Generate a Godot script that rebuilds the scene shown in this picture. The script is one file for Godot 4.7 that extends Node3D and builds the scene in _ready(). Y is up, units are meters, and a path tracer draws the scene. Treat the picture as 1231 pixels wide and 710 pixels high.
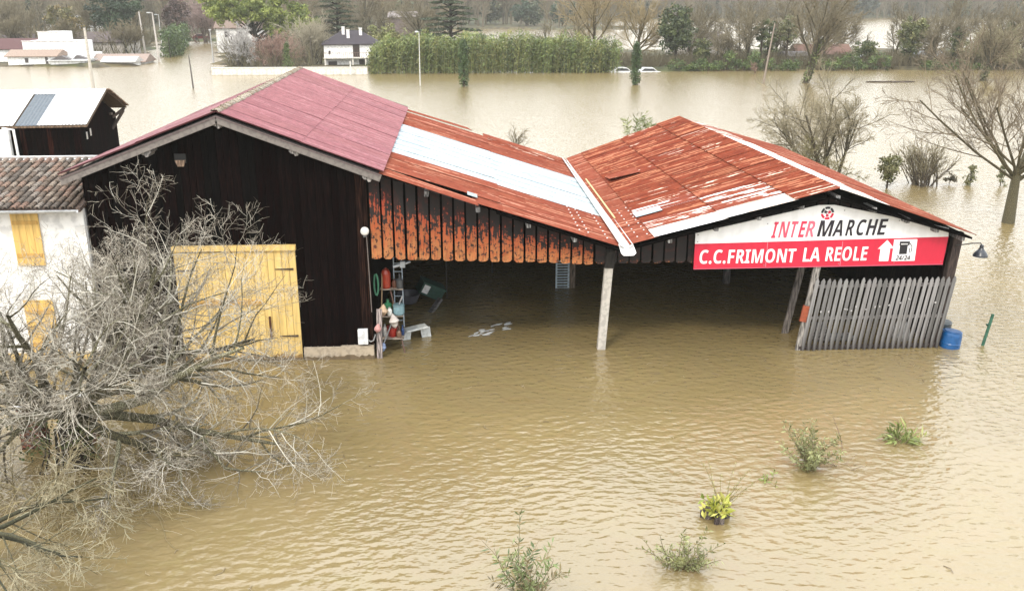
extends Node3D
# A flooded farm: black timber barn and rusty roofed shed standing in brown water, seen from a drone.

var M := {}
var taken := {}

class MB:
	var v := PackedVector3Array()
	var n := PackedVector3Array()
	var uv := PackedVector2Array()
	var c := PackedColorArray()
	var ix := PackedInt32Array()
	var col := Color(1, 1, 1)

	func vert(p: Vector3, nn: Vector3, t: Vector2) -> int:
		v.append(p)
		n.append(nn)
		uv.append(t)
		c.append(col)
		return v.size() - 1

	# a, b, c, d run counter-clockwise seen from outside
	func quad(a: Vector3, b: Vector3, cc: Vector3, d: Vector3) -> void:
		var nn := (b - a).cross(d - a).normalized()
		var w := (b - a).length()
		var h := (d - a).length()
		var s := v.size()
		vert(a, nn, Vector2(0, h))
		vert(b, nn, Vector2(w, h))
		vert(cc, nn, Vector2(w, 0))
		vert(d, nn, Vector2(0, 0))
		ix.append_array(PackedInt32Array([s, s + 2, s + 1, s, s + 3, s + 2]))

	func tri(a: Vector3, b: Vector3, cc: Vector3) -> void:
		var nn := (b - a).cross(cc - a).normalized()
		var s := v.size()
		vert(a, nn, Vector2(0, 0))
		vert(b, nn, Vector2(1, 0))
		vert(cc, nn, Vector2(0, 1))
		ix.append_array(PackedInt32Array([s, s + 2, s + 1]))

	# eight corners: bottom four (counter-clockwise from above) then top four
	func hexa(p: Array) -> void:
		quad(p[3], p[2], p[1], p[0])
		quad(p[4], p[5], p[6], p[7])
		for i in 4:
			var j := (i + 1) % 4
			quad(p[i], p[j], p[j + 4], p[i + 4])

	func box(t: Transform3D, s: Vector3) -> void:
		var h := s * 0.5
		var p := []
		for y in [-h.y, h.y]:
			p.append(t * Vector3(-h.x, y, h.z))
			p.append(t * Vector3(h.x, y, h.z))
			p.append(t * Vector3(h.x, y, -h.z))
			p.append(t * Vector3(-h.x, y, -h.z))
		hexa(p)

	func bx(x0: float, x1: float, y0: float, y1: float, z0: float, z1: float) -> void:
		box(Transform3D(Basis(), Vector3((x0 + x1) / 2, (y0 + y1) / 2, (z0 + z1) / 2)), Vector3(absf(x1 - x0), absf(y1 - y0), absf(z1 - z0)))

	# a bar with chamfered long edges, from a to b; w across, h along up
	func bar(a: Vector3, b: Vector3, w: float, h: float, up := Vector3.UP, ch := 0.0) -> void:
		var d := (b - a).normalized()
		var s := d.cross(up).normalized()
		var u := s.cross(d).normalized()
		var ring := []
		if ch <= 0.0:
			ring = [Vector2(-w / 2, -h / 2), Vector2(w / 2, -h / 2), Vector2(w / 2, h / 2), Vector2(-w / 2, h / 2)]
		else:
			ring = [Vector2(-w / 2 + ch, -h / 2), Vector2(w / 2 - ch, -h / 2), Vector2(w / 2, -h / 2 + ch), Vector2(w / 2, h / 2 - ch), Vector2(w / 2 - ch, h / 2), Vector2(-w / 2 + ch, h / 2), Vector2(-w / 2, h / 2 - ch), Vector2(-w / 2, -h / 2 + ch)]
		var k := ring.size()
		for i in k:
			var q: Vector2 = ring[i]
			var r: Vector2 = ring[(i + 1) % k]
			var e := s * q.x + u * q.y
			var f := s * r.x + u * r.y
			quad(b + e, b + f, a + f, a + e)
		for i in range(1, k - 1):
			var q0: Vector2 = ring[0]
			var q1: Vector2 = ring[i]
			var q2: Vector2 = ring[i + 1]
			tri(a + s * q0.x + u * q0.y, a + s * q1.x + u * q1.y, a + s * q2.x + u * q2.y)
			tri(b + s * q0.x + u * q0.y, b + s * q2.x + u * q2.y, b + s * q1.x + u * q1.y)

	func tube(pts: PackedVector3Array, r0: float, r1: float, sides: int, cap := false) -> void:
		var m := pts.size()
		var s := v.size()
		var side := Vector3.ZERO
		for i in m:
			var d := (pts[mini(i + 1, m - 1)] - pts[maxi(i - 1, 0)]).normalized()
			if side == Vector3.ZERO:
				side = d.cross(Vector3(0.31, 0.2, 0.93)).normalized()
			else:
				side = (side - d * side.dot(d)).normalized()
			var up := d.cross(side)
			var r := lerpf(r0, r1, float(i) / (m - 1))
			for k in sides:
				var a := TAU * k / sides
				var o := side * cos(a) + up * sin(a)
				vert(pts[i] + o * r, o, Vector2(float(k) / sides, i))
		for i in m - 1:
			for k in sides:
				var a := s + i * sides + k
				var b := s + i * sides + (k + 1) % sides
				ix.append_array(PackedInt32Array([a, b + sides, b, a, a + sides, b + sides]))
		if cap:
			for e in [0, m - 1]:
				var d := (pts[1] - pts[0]).normalized() * (-1.0 if e == 0 else 1.0)
				if e > 0:
					d = (pts[m - 1] - pts[m - 2]).normalized()
				var cen := vert(pts[e], d, Vector2(0, 0))
				var f := v.size()
				for k in sides:
					vert(v[s + e * sides + k], d, Vector2(0, 0))
				for k in sides:
					if e == 0:
						ix.append_array(PackedInt32Array([cen, f + k, f + (k + 1) % sides]))
					else:
						ix.append_array(PackedInt32Array([cen, f + (k + 1) % sides, f + k]))

	# profile of (radius, height) turned about the y axis of t
	func lathe(t: Transform3D, prof: Array, sides: int) -> void:
		for i in prof.size() - 1:
			var a: Vector2 = prof[i]
			var b: Vector2 = prof[i + 1]
			var dn := Vector2(b.y - a.y, a.x - b.x).normalized()
			var s := v.size()
			for k in sides + 1:
				var an := -TAU * k / sides
				var o := Vector3(cos(an), 0, sin(an))
				var nn := (t.basis * (o * dn.x + Vector3.UP * dn.y)).normalized()
				vert(t * (o * a.x + Vector3.UP * a.y), nn, Vector2(float(k) / sides, a.y))
				vert(t * (o * b.x + Vector3.UP * b.y), nn, Vector2(float(k) / sides, b.y))
			for k in sides:
				var q := s + k * 2
				ix.append_array(PackedInt32Array([q, q + 3, q + 2, q, q + 1, q + 3]))

	# flat outline (counter-clockwise seen from +z) of thickness th, its front face on z = 0 of t
	func prism(t: Transform3D, poly: PackedVector2Array, th: float) -> void:
		var tr := Geometry2D.triangulate_polygon(poly)
		var nn := (t.basis * Vector3(0, 0, 1)).normalized()
		for f in 2:
			var s := v.size()
			for p in poly:
				vert(t * Vector3(p.x, p.y, -th * f), nn * (1.0 - 2.0 * f), p)
			for i in tr.size() / 3:
				var a := tr[i * 3]
				var b := tr[i * 3 + 1]
				var d := tr[i * 3 + 2]
				var ccw := (poly[b] - poly[a]).cross(poly[d] - poly[a]) > 0
				if ccw == (f == 0):
					ix.append_array(PackedInt32Array([s + a, s + d, s + b]))
				else:
					ix.append_array(PackedInt32Array([s + a, s + b, s + d]))
		for i in poly.size():
			var p := poly[i]
			var q := poly[(i + 1) % poly.size()]
			quad(t * Vector3(p.x, p.y, -th), t * Vector3(q.x, q.y, -th), t * Vector3(q.x, q.y, 0), t * Vector3(p.x, p.y, 0))

	# corrugated sheet: a ridge front, b ridge back, cc eave back, d eave front
	func sheet(a: Vector3, b: Vector3, cc: Vector3, d: Vector3, pitch: float, amp: float, uv0: Vector2, per := 6) -> void:
		var L := (b - a).length()
		var W := (d - a).length()
		var nn := (d - a).cross(b - a).normalized()
		if nn.y < 0:
			nn = -nn
		var N := maxi(4, int(round(L / pitch)) * per)
		var ud := (b - a).normalized()
		var s := v.size()
		for k in N + 1:
			var t := float(k) / N
			var ph := TAU * L * t / pitch
			var o := nn * amp * cos(ph)
			var nv := (nn + ud * amp * TAU / pitch * sin(ph)).normalized()
			vert(a.lerp(b, t) + o, nv, uv0 + Vector2(L * t, 0))
			vert(d.lerp(cc, t) + o, nv, uv0 + Vector2(L * t, W))
		var flip := (d - a).cross(b - a).y < 0
		for k in N:
			var q := s + k * 2
			if flip:
				ix.append_array(PackedInt32Array([q, q + 3, q + 2, q, q + 1, q + 3]))
			else:
				ix.append_array(PackedInt32Array([q, q + 2, q + 3, q, q + 3, q + 1]))

	func leaf(p: Vector3, a: Vector3, b: Vector3, nn: Vector3) -> void:
		# a long axis (half), b half width: a rhombus
		var s := v.size()
		vert(p - a, nn, Vector2(0, 0))
		vert(p + b, nn, Vector2(1, 0))
		vert(p + a, nn, Vector2(1, 1))
		vert(p - b, nn, Vector2(0, 1))
		if (b + a).cross(a * 2).dot(nn) > 0:
			ix.append_array(PackedInt32Array([s, s + 2, s + 1, s, s + 3, s + 2]))
		else:
			ix.append_array(PackedInt32Array([s, s + 1, s + 2, s, s + 2, s + 3]))

	func mesh(m: Material) -> ArrayMesh:
		var arr := []
		arr.resize(Mesh.ARRAY_MAX)
		arr[Mesh.ARRAY_VERTEX] = v
		arr[Mesh.ARRAY_NORMAL] = n
		arr[Mesh.ARRAY_TEX_UV] = uv
		arr[Mesh.ARRAY_COLOR] = c
		arr[Mesh.ARRAY_INDEX] = ix
		var am := ArrayMesh.new()
		am.add_surface_from_arrays(Mesh.PRIMITIVE_TRIANGLES, arr)
		am.surface_set_material(0, m)
		return am


# ---------------------------------------------------------------- naming helpers
func numbered(parent: Node, called: String) -> String:
	var key := str(parent.get_instance_id()) + called
	var k: int = taken.get(key, 0)
	taken[key] = k + 1
	return called if k == 0 else "%s_%03d" % [called, k]

func put(node: Node3D, called: String, parent: Node = self) -> Node3D:
	node.name = numbered(parent, called)
	parent.add_child(node, true)
	return node

func thing(called: String, label: String, category: String, at := Vector3.ZERO, group := "", turn := 0.0) -> Node3D:
	var o := Node3D.new()
	put(o, called)
	o.position = at
	o.rotation.y = turn
	tag(o, label, category, group)
	return o

func tag(o: Node3D, label: String, category: String, group := "") -> void:
	o.set_meta("label", label)
	o.set_meta("category", category)
	if group != "":
		o.set_meta("group", group)

func part(called: String, b: MB, m: Material, parent: Node, at := Vector3.ZERO) -> MeshInstance3D:
	var o := MeshInstance3D.new()
	o.mesh = b.mesh(m)
	o.position = at
	put(o, called, parent)
	return o

func shared(called: String, mesh: Mesh, parent: Node, t: Transform3D) -> MeshInstance3D:
	var o := MeshInstance3D.new()
	o.mesh = mesh
	o.transform = t
	put(o, called, parent)
	return o

func solo(called: String, b: MB, m: Material, label: String, category: String, group := "") -> MeshInstance3D:
	var o := part(called, b, m, self)
	tag(o, label, category, group)
	return o

func struct(called: String, b: MB, m: Material) -> MeshInstance3D:
	var o := part(called, b, m, self)
	o.set_meta("kind", "structure")
	return o

func rnd(s: int) -> RandomNumberGenerator:
	var r := RandomNumberGenerator.new()
	r.seed = s
	return r

func lin(r: float, g: float, b: float) -> Color:
	return Color(r, g, b)

func srgb(r: int, g: int, b: int) -> Color:
	return Color8(r, g, b).srgb_to_linear()

# ---------------------------------------------------------------- materials
func noise_tex(sd: int, freq: float, ramp: Array, size := 512, oct := 4, normal := false, bump := 4.0, kind := FastNoiseLite.TYPE_SIMPLEX_SMOOTH) -> NoiseTexture2D:
	var f := FastNoiseLite.new()
	f.noise_type = kind
	f.seed = sd
	f.frequency = freq
	f.fractal_octaves = oct
	var t := NoiseTexture2D.new()
	t.width = size
	t.height = size
	t.seamless = true
	t.noise = f
	t.as_normal_map = normal
	t.bump_strength = bump
	if not normal and ramp.size():
		var g := Gradient.new()
		var off := PackedFloat32Array()
		var cs := PackedColorArray()
		for e in ramp:
			off.append(e[0])
			cs.append(e[1])
		g.offsets = off
		g.colors = cs
		t.color_ramp = g
	return t

func gray(x: float) -> Color:
	return Color(x, x, x)

func mat(called: String, rough: float, tex: Texture2D = null, scale := Vector3.ONE, bump: Texture2D = null, relief := 0.5, base := Color(1, 1, 1)) -> StandardMaterial3D:
	var m := StandardMaterial3D.new()
	m.resource_name = called
	m.albedo_color = base.linear_to_srgb()
	m.roughness = rough
	m.vertex_color_use_as_albedo = true
	m.uv1_triplanar = true
	m.uv1_scale = scale
	if tex:
		m.albedo_texture = tex
	if bump:
		m.heightmap_enabled = true
		m.heightmap_texture = bump
		m.heightmap_scale = relief
	M[called] = m
	return m

func uvmat(called: String, rough: float, tex: Texture2D, sc := 0.25) -> StandardMaterial3D:
	var m := mat(called, rough, tex, Vector3(sc, sc, sc))
	m.uv1_triplanar = false
	return m

# sheet metal picture: u across the sheets, v down the slope, four metres a side
func metal_image(sd: int, base: Color, dark: Color, pale: Color, bias: float, size := 512) -> ImageTexture:
	var im := Image.create(size, size, false, Image.FORMAT_RGB8)
	var a := FastNoiseLite.new()
	a.seed = sd
	a.frequency = 1.0
	a.fractal_octaves = 4
	var b := FastNoiseLite.new()
	b.seed = sd + 7
	b.frequency = 1.0
	b.fractal_octaves = 3
	for y in size:
		var fy := float(y) / size
		for x in size:
			var fx := float(x) / size
			# blend of two halves so the picture repeats without a seam
			var st := 0.0
			var bl := 0.0
			var wx := absf(fx * 2 - 1)
			wx = wx * wx * wx * wx
			var fx2 := fx - 1.0 if fx > 0.5 else fx + 1.0
			st = lerpf(a.get_noise_2d(fx * 22, fy * 0.9), a.get_noise_2d(fx2 * 22, fy * 0.9), wx * 0.5)
			bl = lerpf(b.get_noise_2d(fx * 9, fy * 6), b.get_noise_2d(fx2 * 9, fy * 6), wx * 0.5)
			var fine := b.get_noise_2d(fx * 70, fy * 22)
			var k := base.lerp(dark, clampf(0.35 + bl * 1.1 + fine * 0.5, 0, 1))
			var w := smoothstep(0.0, 0.14, st * 0.95 + bl * 0.3 + fine * 0.08 + bias)
			k = k.lerp(pale, w)
			k = k * (1.0 + 0.16 * fine)
			im.set_pixel(x, y, k)
	im.generate_mipmaps()
	return ImageTexture.create_from_image(im)

# boards with peeling patches, black towards the top: v runs down the board (one unit), u picks the board
func board_image(sd: int, cut: float) -> ImageTexture:
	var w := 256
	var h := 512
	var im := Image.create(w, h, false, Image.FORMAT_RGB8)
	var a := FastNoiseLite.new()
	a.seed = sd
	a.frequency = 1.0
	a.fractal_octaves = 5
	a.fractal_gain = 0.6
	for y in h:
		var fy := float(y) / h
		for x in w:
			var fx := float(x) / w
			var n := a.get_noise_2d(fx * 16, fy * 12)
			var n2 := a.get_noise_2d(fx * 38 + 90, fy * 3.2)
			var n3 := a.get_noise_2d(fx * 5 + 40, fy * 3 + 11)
			var board_tone := smoothstep(-0.12, 0.16, n * 0.6 + n2 * 0.8 + n3 * 0.45 + (fy - cut) * 1.9 - 0.05)
			board_tone *= (0.25 + 0.75 * smoothstep(-0.28, -0.12, n + n2 * 0.4 + fy * 0.06))
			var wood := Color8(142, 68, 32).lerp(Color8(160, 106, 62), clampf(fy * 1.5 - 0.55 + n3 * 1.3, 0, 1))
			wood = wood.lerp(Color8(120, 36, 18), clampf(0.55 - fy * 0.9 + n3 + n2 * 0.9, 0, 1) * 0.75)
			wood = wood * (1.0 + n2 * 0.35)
			var dark_tone := Color8(20, 13, 12).lerp(Color8(50, 16, 10), clampf(n3 * 2 + 0.15, 0, 1))
			im.set_pixel(x, y, dark_tone.lerp(wood, board_tone))
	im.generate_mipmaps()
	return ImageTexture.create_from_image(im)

func make_materials() -> void:
	var grain := noise_tex(3, 0.02, [[0.0, gray(0.55)], [0.45, gray(0.85)], [1.0, gray(1.0)]], 512, 5)
	var grain2 := noise_tex(11, 0.014, [[0.25, gray(0.42)], [0.5, gray(0.8)], [0.75, gray(1.0)]], 512, 5)
	var blotch := noise_tex(5, 0.008, [[0.3, gray(0.86)], [0.55, gray(0.97)], [1.0, gray(1.0)]], 512, 5)
	var height := noise_tex(8, 0.02, [], 512, 4)
	mat("black_wood", 0.9, noise_tex(21, 0.018, [[0.2, Color8(110, 96, 96)], [0.5, Color8(170, 150, 148)], [0.64, Color8(205, 180, 172)], [0.72, Color8(255, 210, 190)], [1.0, Color8(255, 235, 215)]], 512, 5), Vector3(2.2, 0.13, 2.2))
	M["black_wood"].metallic_specular = 0.12
	mat("wood", 0.85, grain2, Vector3(3.0, 0.3, 3.0), height, 0.03)
	mat("wood_x", 0.85, grain2, Vector3(0.3, 3.0, 3.0), height, 0.03)
	mat("paint_wood", 0.6, noise_tex(17, 0.012, [[0.2, gray(0.86)], [0.5, gray(0.95)], [1.0, gray(1.0)]], 512, 5), Vector3(1.2, 0.12, 1.2))
	mat("plaster", 0.9, blotch, Vector3(0.5, 0.5, 0.5))
	mat("stone", 0.9, blotch, Vector3(1.2, 1.2, 1.2), height, 0.12)
	mat("clay", 0.9, grain2, Vector3(1.6, 1.6, 1.6), height, 0.06)
	mat("plain", 0.55, blotch, Vector3(1.5, 1.5, 1.5))
	mat("gloss", 0.3, blotch, Vector3(1.0, 1.0, 1.0))
	mat("metal", 0.45, blotch, Vector3(1.0, 1.0, 1.0))
	M["metal"].metallic = 0.35
	mat("bark", 0.95, noise_tex(31, 0.03, [[0.25, gray(0.45)], [0.5, gray(0.8)], [0.8, gray(1.0)]], 512, 4), Vector3(2.0, 1.2, 2.0), height, 0.2)
	mat("lichen_bark", 0.95, noise_tex(33, 0.035, [[0.3, Color8(92, 84, 62)], [0.46, Color8(150, 146, 112)], [0.56, Color8(238, 236, 220)], [0.9, Color8(255, 255, 248)]], 512, 4), Vector3(1.4, 1.4, 1.4), height, 0.15)
	mat("leaf", 0.6)
	M["leaf"].backlight_enabled = true
	M["leaf"].backlight = Color(0.35, 0.4, 0.22)
	mat("twig", 0.9)
	mat("earth", 0.95, noise_tex(41, 0.012, [[0.3, Color8(150, 140, 105)], [0.5, Color8(200, 190, 150)], [0.7, Color8(255, 245, 205)]], 512, 5), Vector3(0.05, 0.05, 0.05))
	mat("print", 0.5, noise_tex(91, 0.012, [[0.25, gray(0.95)], [0.5, gray(0.985)], [1.0, gray(1.0)]], 512, 4), Vector3(0.4, 0.12, 0.4))
	uvmat("pink_sheet", 0.5, metal_image(51, Color8(133, 86, 90), Color8(120, 75, 79), Color8(146, 102, 105), -0.3))
	uvmat("rust_sheet", 0.85, metal_image(61, Color8(127, 70, 53), Color8(110, 52, 38), Color8(158, 110, 90), -0.2))
	uvmat("rust_streak_sheet", 0.8, metal_image(62, Color8(118, 57, 38), Color8(95, 41, 27), Color8(206, 186, 168), -0.24))
	uvmat("rust_pale_sheet", 0.6, metal_image(63, Color8(122, 60, 41), Color8(100, 44, 31), Color8(226, 216, 206), -0.06))
	uvmat("rust_deep_sheet", 0.85, metal_image(66, Color8(116, 55, 37), Color8(92, 40, 27), Color8(158, 104, 78), -0.1))
	uvmat("white_sheet", 0.5, metal_image(64, Color8(150, 164, 170), Color8(126, 138, 145), Color8(182, 188, 190), -0.08))
	uvmat("chalk_sheet", 0.6, metal_image(67, Color8(206, 206, 204), Color8(196, 197, 196), Color8(216, 216, 214), -0.05))
	uvmat("bare_sheet", 0.5, metal_image(65, Color8(206, 190, 174), Color8(180, 140, 116), Color8(232, 230, 226), 0.1))
	for e in ["pink_sheet", "rust_deep_sheet", "rust_sheet", "rust_streak_sheet", "rust_pale_sheet"]:
		M[e].metallic_specular = 0.3 if e == "pink_sheet" else 0.16
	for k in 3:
		var p := uvmat("board_tone_%d" % k, 0.8, board_image(70 + k, 0.42), 1.0)
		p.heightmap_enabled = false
	uvmat("board_dark", 0.8, board_image(77, 1.1), 1.0)
	var w := mat("water", 0.17, null, Vector3(0.045, 1, 0.08))
	w.metallic_specular = 0.7
	w.normal_enabled = true
	w.normal_texture = noise_tex(81, 0.045, [], 1024, 3, true, 6.0)
	w.normal_scale = 0.34
	w.uv1_world_triplanar = true


func _ready() -> void:
	# ------------------------------------------------------------ camera, sky, sun, exposure
	var cam := Camera3D.new()
	cam.name = "camera"
	cam.fov = 35.77
	cam.position = Vector3(0, 10, 0)
	cam.rotation_degrees = Vector3(-18.03, -3.34, 0)
	cam.near = 0.1
	cam.far = 4000.0
	add_child(cam)
	var env := Environment.new()
	env.background_mode = Environment.BG_SKY
	var sm := ProceduralSkyMaterial.new()
	sm.sky_top_color = Color(0.965, 0.98, 1.0)
	sm.sky_horizon_color = Color(0.80, 0.80, 0.795)
	sm.sky_curve = 0.6
	sm.ground_bottom_color = Color(0.45, 0.4, 0.33)
	sm.ground_horizon_color = Color(0.65, 0.64, 0.62)
	sm.sky_energy_multiplier = 1.5
	sm.sun_angle_max = 1.0
	var sky := Sky.new()
	sky.sky_material = sm
	env.sky = sky
	env.tonemap_mode = Environment.TONE_MAPPER_LINEAR
	env.tonemap_exposure = 1.48
	env.sdfgi_enabled = true
	env.ssao_enabled = true
	env.ssil_enabled = true
	env.fog_enabled = true
	env.fog_density = 0.0003
	env.fog_light_color = Color(0.93, 0.93, 0.9)
	var we := WorldEnvironment.new()
	we.name = "world"
	we.environment = env
	add_child(we)
	var sun := DirectionalLight3D.new()
	sun.name = "sun"
	sun.light_energy = 0.5
	sun.light_color = Color(1.0, 0.96, 0.9)
	sun.light_angular_distance = 12.0
	sun.shadow_enabled = true
	sun.rotation_degrees = Vector3(-48, -28, 0)
	add_child(sun)

	make_materials()
	build_water()
	build_terrain()
	build_barn()
	build_shed()
	build_left_house()
	build_rear_barn()
	build_sign()
	build_fence()
	build_small_things()
	build_foreground_trees()
	build_water_plants()
	build_right_trees()
	build_far_bank()
	build_far_left()
	build_far_woods()

# ---------------------------------------------------------------- water and land
func build_water() -> void:
	var b := MB.new()
	var x0 := -20.0
	var x1 := 24.0
	var z0 := -44.0
	var z1 := -7.0
	var st := 0.075
	var nx := int((x1 - x0) / st)
	var nz := int((z1 - z0) / st)
	var dx := (x1 - x0) / nx
	var dz := (z1 - z0) / nz
	var rng := rnd(5)
	var waves := []
	for i in 10:
		var lam := [0.25, 0.22, 0.28, 0.34, 0.19, 0.24, 0.31, 0.40, 0.21, 0.27][i] as float
		var an := deg_to_rad([-106, -94, -116, -100, -82, -124, -90, -132, -74, -110][i] as float)
		var k := TAU / lam
		waves.append([cos(an) * k, sin(an) * k, rng.randf() * TAU, lam * 0.0039 * ([1.2, 0.9, 1.1, 0.8, 0.7, 0.7, 0.6, 0.5, 0.5, 0.4][i] as float), 1.0 + rng.randf() * 2.0])
	var nf := FastNoiseLite.new()
	nf.seed = 4
	nf.frequency = 0.16
	nf.fractal_octaves = 2
	var rings := [Vector3(5.05, 0, -15.94), Vector3(3.98, 0, -14.3), Vector3(7.74, 0, -17.86), Vector3(10.35, 0, -18.91)]
	var base := lin(0.190, 0.144, 0.066)
	for j in nz + 1:
		var z := z0 + dz * j
		for i in nx + 1:
			var x := x0 + dx * i
			var q := nf.get_noise_2d(x, z)
			var q2 := nf.get_noise_2d(x + 300, z * 1.3)
			var edge := minf(minf(x - x0, x1 - x), minf(z - z0, z1 - z))
			var am := clampf(edge / 2.5, 0, 1) * clampf(0.75 + q2 * 1.9, 0.12, 1.5)
			am *= lerpf(0.55, 1.0, smoothstep(-9.0, 1.0, x + (z + 18.0) * 0.3))
			am *= lerpf(1.0, 0.35, smoothstep(-24.5, -26.0, z) * (1.0 if x > -2.5 and x < 14.2 else 0.0))
			var h := 0.0
			var gx := 0.0
			var gz := 0.0
			for w in waves:
				var ph: float = w[0] * x + w[1] * z + w[2] + q * 1.8 * w[4]
				var a: float = w[3]
				h += a * sin(ph)
				var c := a * cos(ph)
				gx += c * w[0]
				gz += c * w[1]
			for r in rings:
				var ddx: float = x - r.x
				var ddz: float = z - r.z
				var d2 := ddx * ddx + ddz * ddz
				if d2 < 6.0:
					var d := sqrt(d2) + 0.001
					var a := 0.004 * exp(-d * 1.3)
					h += a * sin(d * 22.0)
					var c := a * 22.0 * cos(d * 22.0)
					gx += c * ddx / d
					gz += c * ddz / d
			b.col = base * (1.0 + q2 * 0.10 + q * 0.05)
			b.vert(Vector3(x, h * am, z), Vector3(-gx * am, 1, -gz * am).normalized(), Vector2(x, z))
	var w1 := nx + 1
	for j in nz:
		for i in nx:
			var p := j * w1 + i
			b.ix.append_array(PackedInt32Array([p, p + 1, p + w1, p + 1, p + w1 + 1, p + w1]))
	b.col = base
	for r in [[-1600.0, 1600.0, -1700.0, z0], [-1600.0, 1600.0, z1, 300.0], [-1600.0, x0, z0, z1], [x1, 1600.0, z0, z1]]:
		b.quad(Vector3(r[0], 0, r[3]), Vector3(r[1], 0, r[3]), Vector3(r[1], 0, r[2]), Vector3(r[0], 0, r[2]))
	struct("water", b, M.water)

func land_height(x: float, z: float, nf: FastNoiseLite) -> float:
	var n := nf.get_noise_2d(x, z)
	var h := -1.0
	var bank := -133.0 + n * 4.0
	# garden strip behind the long hedge
	if z < bank and x > -14.0:
		h = 0.35 + n * 0.6
	# flooded meadow behind it
	var far_edge := -312.0 + n * 20.0
	if x > 62.0 + n * 20:
		far_edge = -470.0 + n * 15.0
	if z < -186.0 + n * 12.0 and x > -14.0 + n * 14:
		h = -1.0
	if z < far_edge and x > -14.0 + n * 14:
		h = 0.4
	# quarter on the left
	if x <= -14.0 and z < -146.0 + n * 5.0:
		h = 0.3 + n * 0.7
	if x <= -14.0 and x > -36.0 and z < -134.0 + n * 3.0:
		h = 0.3 + n * 0.5
	# the drowned road
	var rx := -38.0 - (-125.0 - z) * 0.24
	if z > -232.0 and absf(x - rx) < 6.0 + n * 2.0:
		h = -1.0
	if z < -330.0:
		h = maxf(h, lerpf(h, 1.5, smoothstep(-330.0, -400.0, z))) if x < 40.0 else h
	if z < -480.0:
		h = 0.5 + (-480.0 - z) * (0.085 + n * 0.03) + n * 6.0 * smoothstep(-480.0, -620.0, z)
	return h

func land_noise() -> FastNoiseLite:
	var nf := FastNoiseLite.new()
	nf.seed = 9
	nf.frequency = 0.018
	return nf

func build_terrain() -> void:
	var b := MB.new()
	var nf := land_noise()
	var zs := []
	var z := -118.0
	while z > -1300.0:
		zs.append(z)
		z -= 3.0 if z > -260.0 else (6.0 if z > -520.0 else 26.0)
	var xs := []
	var x := -900.0
	while x < 1000.0:
		xs.append(x)
		x += 4.0 if x > -140.0 and x < 200.0 else 14.0
	for zz in zs:
		for xx in xs:
			var h := land_height(xx, zz, nf)
			var t := nf.get_noise_2d(xx * 3, zz * 3)
			b.col = lin(0.10, 0.082, 0.048).lerp(lin(0.065, 0.08, 0.034), clampf(0.5 + t * 1.5, 0, 1))
			b.vert(Vector3(xx, h, zz), Vector3.UP, Vector2(xx, zz))
	var w := xs.size()
	for j in zs.size() - 1:
		for i in w - 1:
			var p := j * w + i
			b.ix.append_array(PackedInt32Array([p, p + w, p + 1, p + 1, p + w, p + w + 1]))
	struct("terrain", b, M.earth)

# ---------------------------------------------------------------- the black barn
const ZW := -25.1
const ZV := -24.5
const ZB := -40.3

func barn_roof_y(x: float) -> float:
	return 7.16 - absf(x + 6.31) * 0.377

func roof_grid(parent: Node, a: Vector3, b: Vector3, c: Vector3, d: Vector3, nu: int, nv: int, pitch: float, amp: float, pick: Callable, rng: RandomNumberGenerator) -> void:
	for j in nv:
		for i in nu:
			var got = pick.call(i, j)
			if got == null:
				continue
			var u0 := float(i) / nu
			var u1 := float(i + 1) / nu + 0.05 / nu
			var v0 := float(j) / nv - (0.02 if j > 0 else 0.0)
			var v1 := float(j + 1) / nv
			var nn := (d - a).cross(b - a).normalized()
			if nn.y < 0:
				nn = -nn
			var lift := nn * ((nv - j) * 0.012 + (i % 2) * 0.003 + rng.randf() * 0.002)
			var low := nn * (0.010 * rng.randf())
			var p0 := a.lerp(b, u0).lerp(d.lerp(c, u0), v0) + lift
			var p1 := a.lerp(b, u1).lerp(d.lerp(c, u1), v0) + lift
			var p2 := a.lerp(b, u1).lerp(d.lerp(c, u1), v1 + rng.randf() * 0.004) + lift + low
			var p3 := a.lerp(b, u0).lerp(d.lerp(c, u0), v1 + rng.randf() * 0.004) + lift + low
			var m := MB.new()
			var k := rng.randf_range(0.9, 1.08)
			m.col = Color(k, k * rng.randf_range(0.98, 1.02), k * rng.randf_range(0.97, 1.02))
			m.sheet(p0, p1, p2, p3, pitch, amp, Vector2(rng.randf() * 8, rng.randf() * 8))
			part("roof_sheet", m, M[got], parent)

func tide_mark(parent: Node, x0: float, x1: float, z: float, h: float, k: Color, rng: RandomNumberGenerator) -> void:
	# silt left by the flood: an uneven film along the water line
	var m := MB.new()
	m.col = k
	var pts := PackedVector2Array([Vector2(x0, -0.1), Vector2(x1, -0.1)])
	var n := maxi(2, int((x1 - x0) / 0.07))
	for i in n + 1:
		pts.append(Vector2(lerpf(x1, x0, float(i) / n), h * rng.randf_range(0.55, 1.25)))
	m.prism(Transform3D(Basis(), Vector3(0, 0, z)), pts, 0.003)
	part("tide_mark", m, M.stone, parent)

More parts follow.
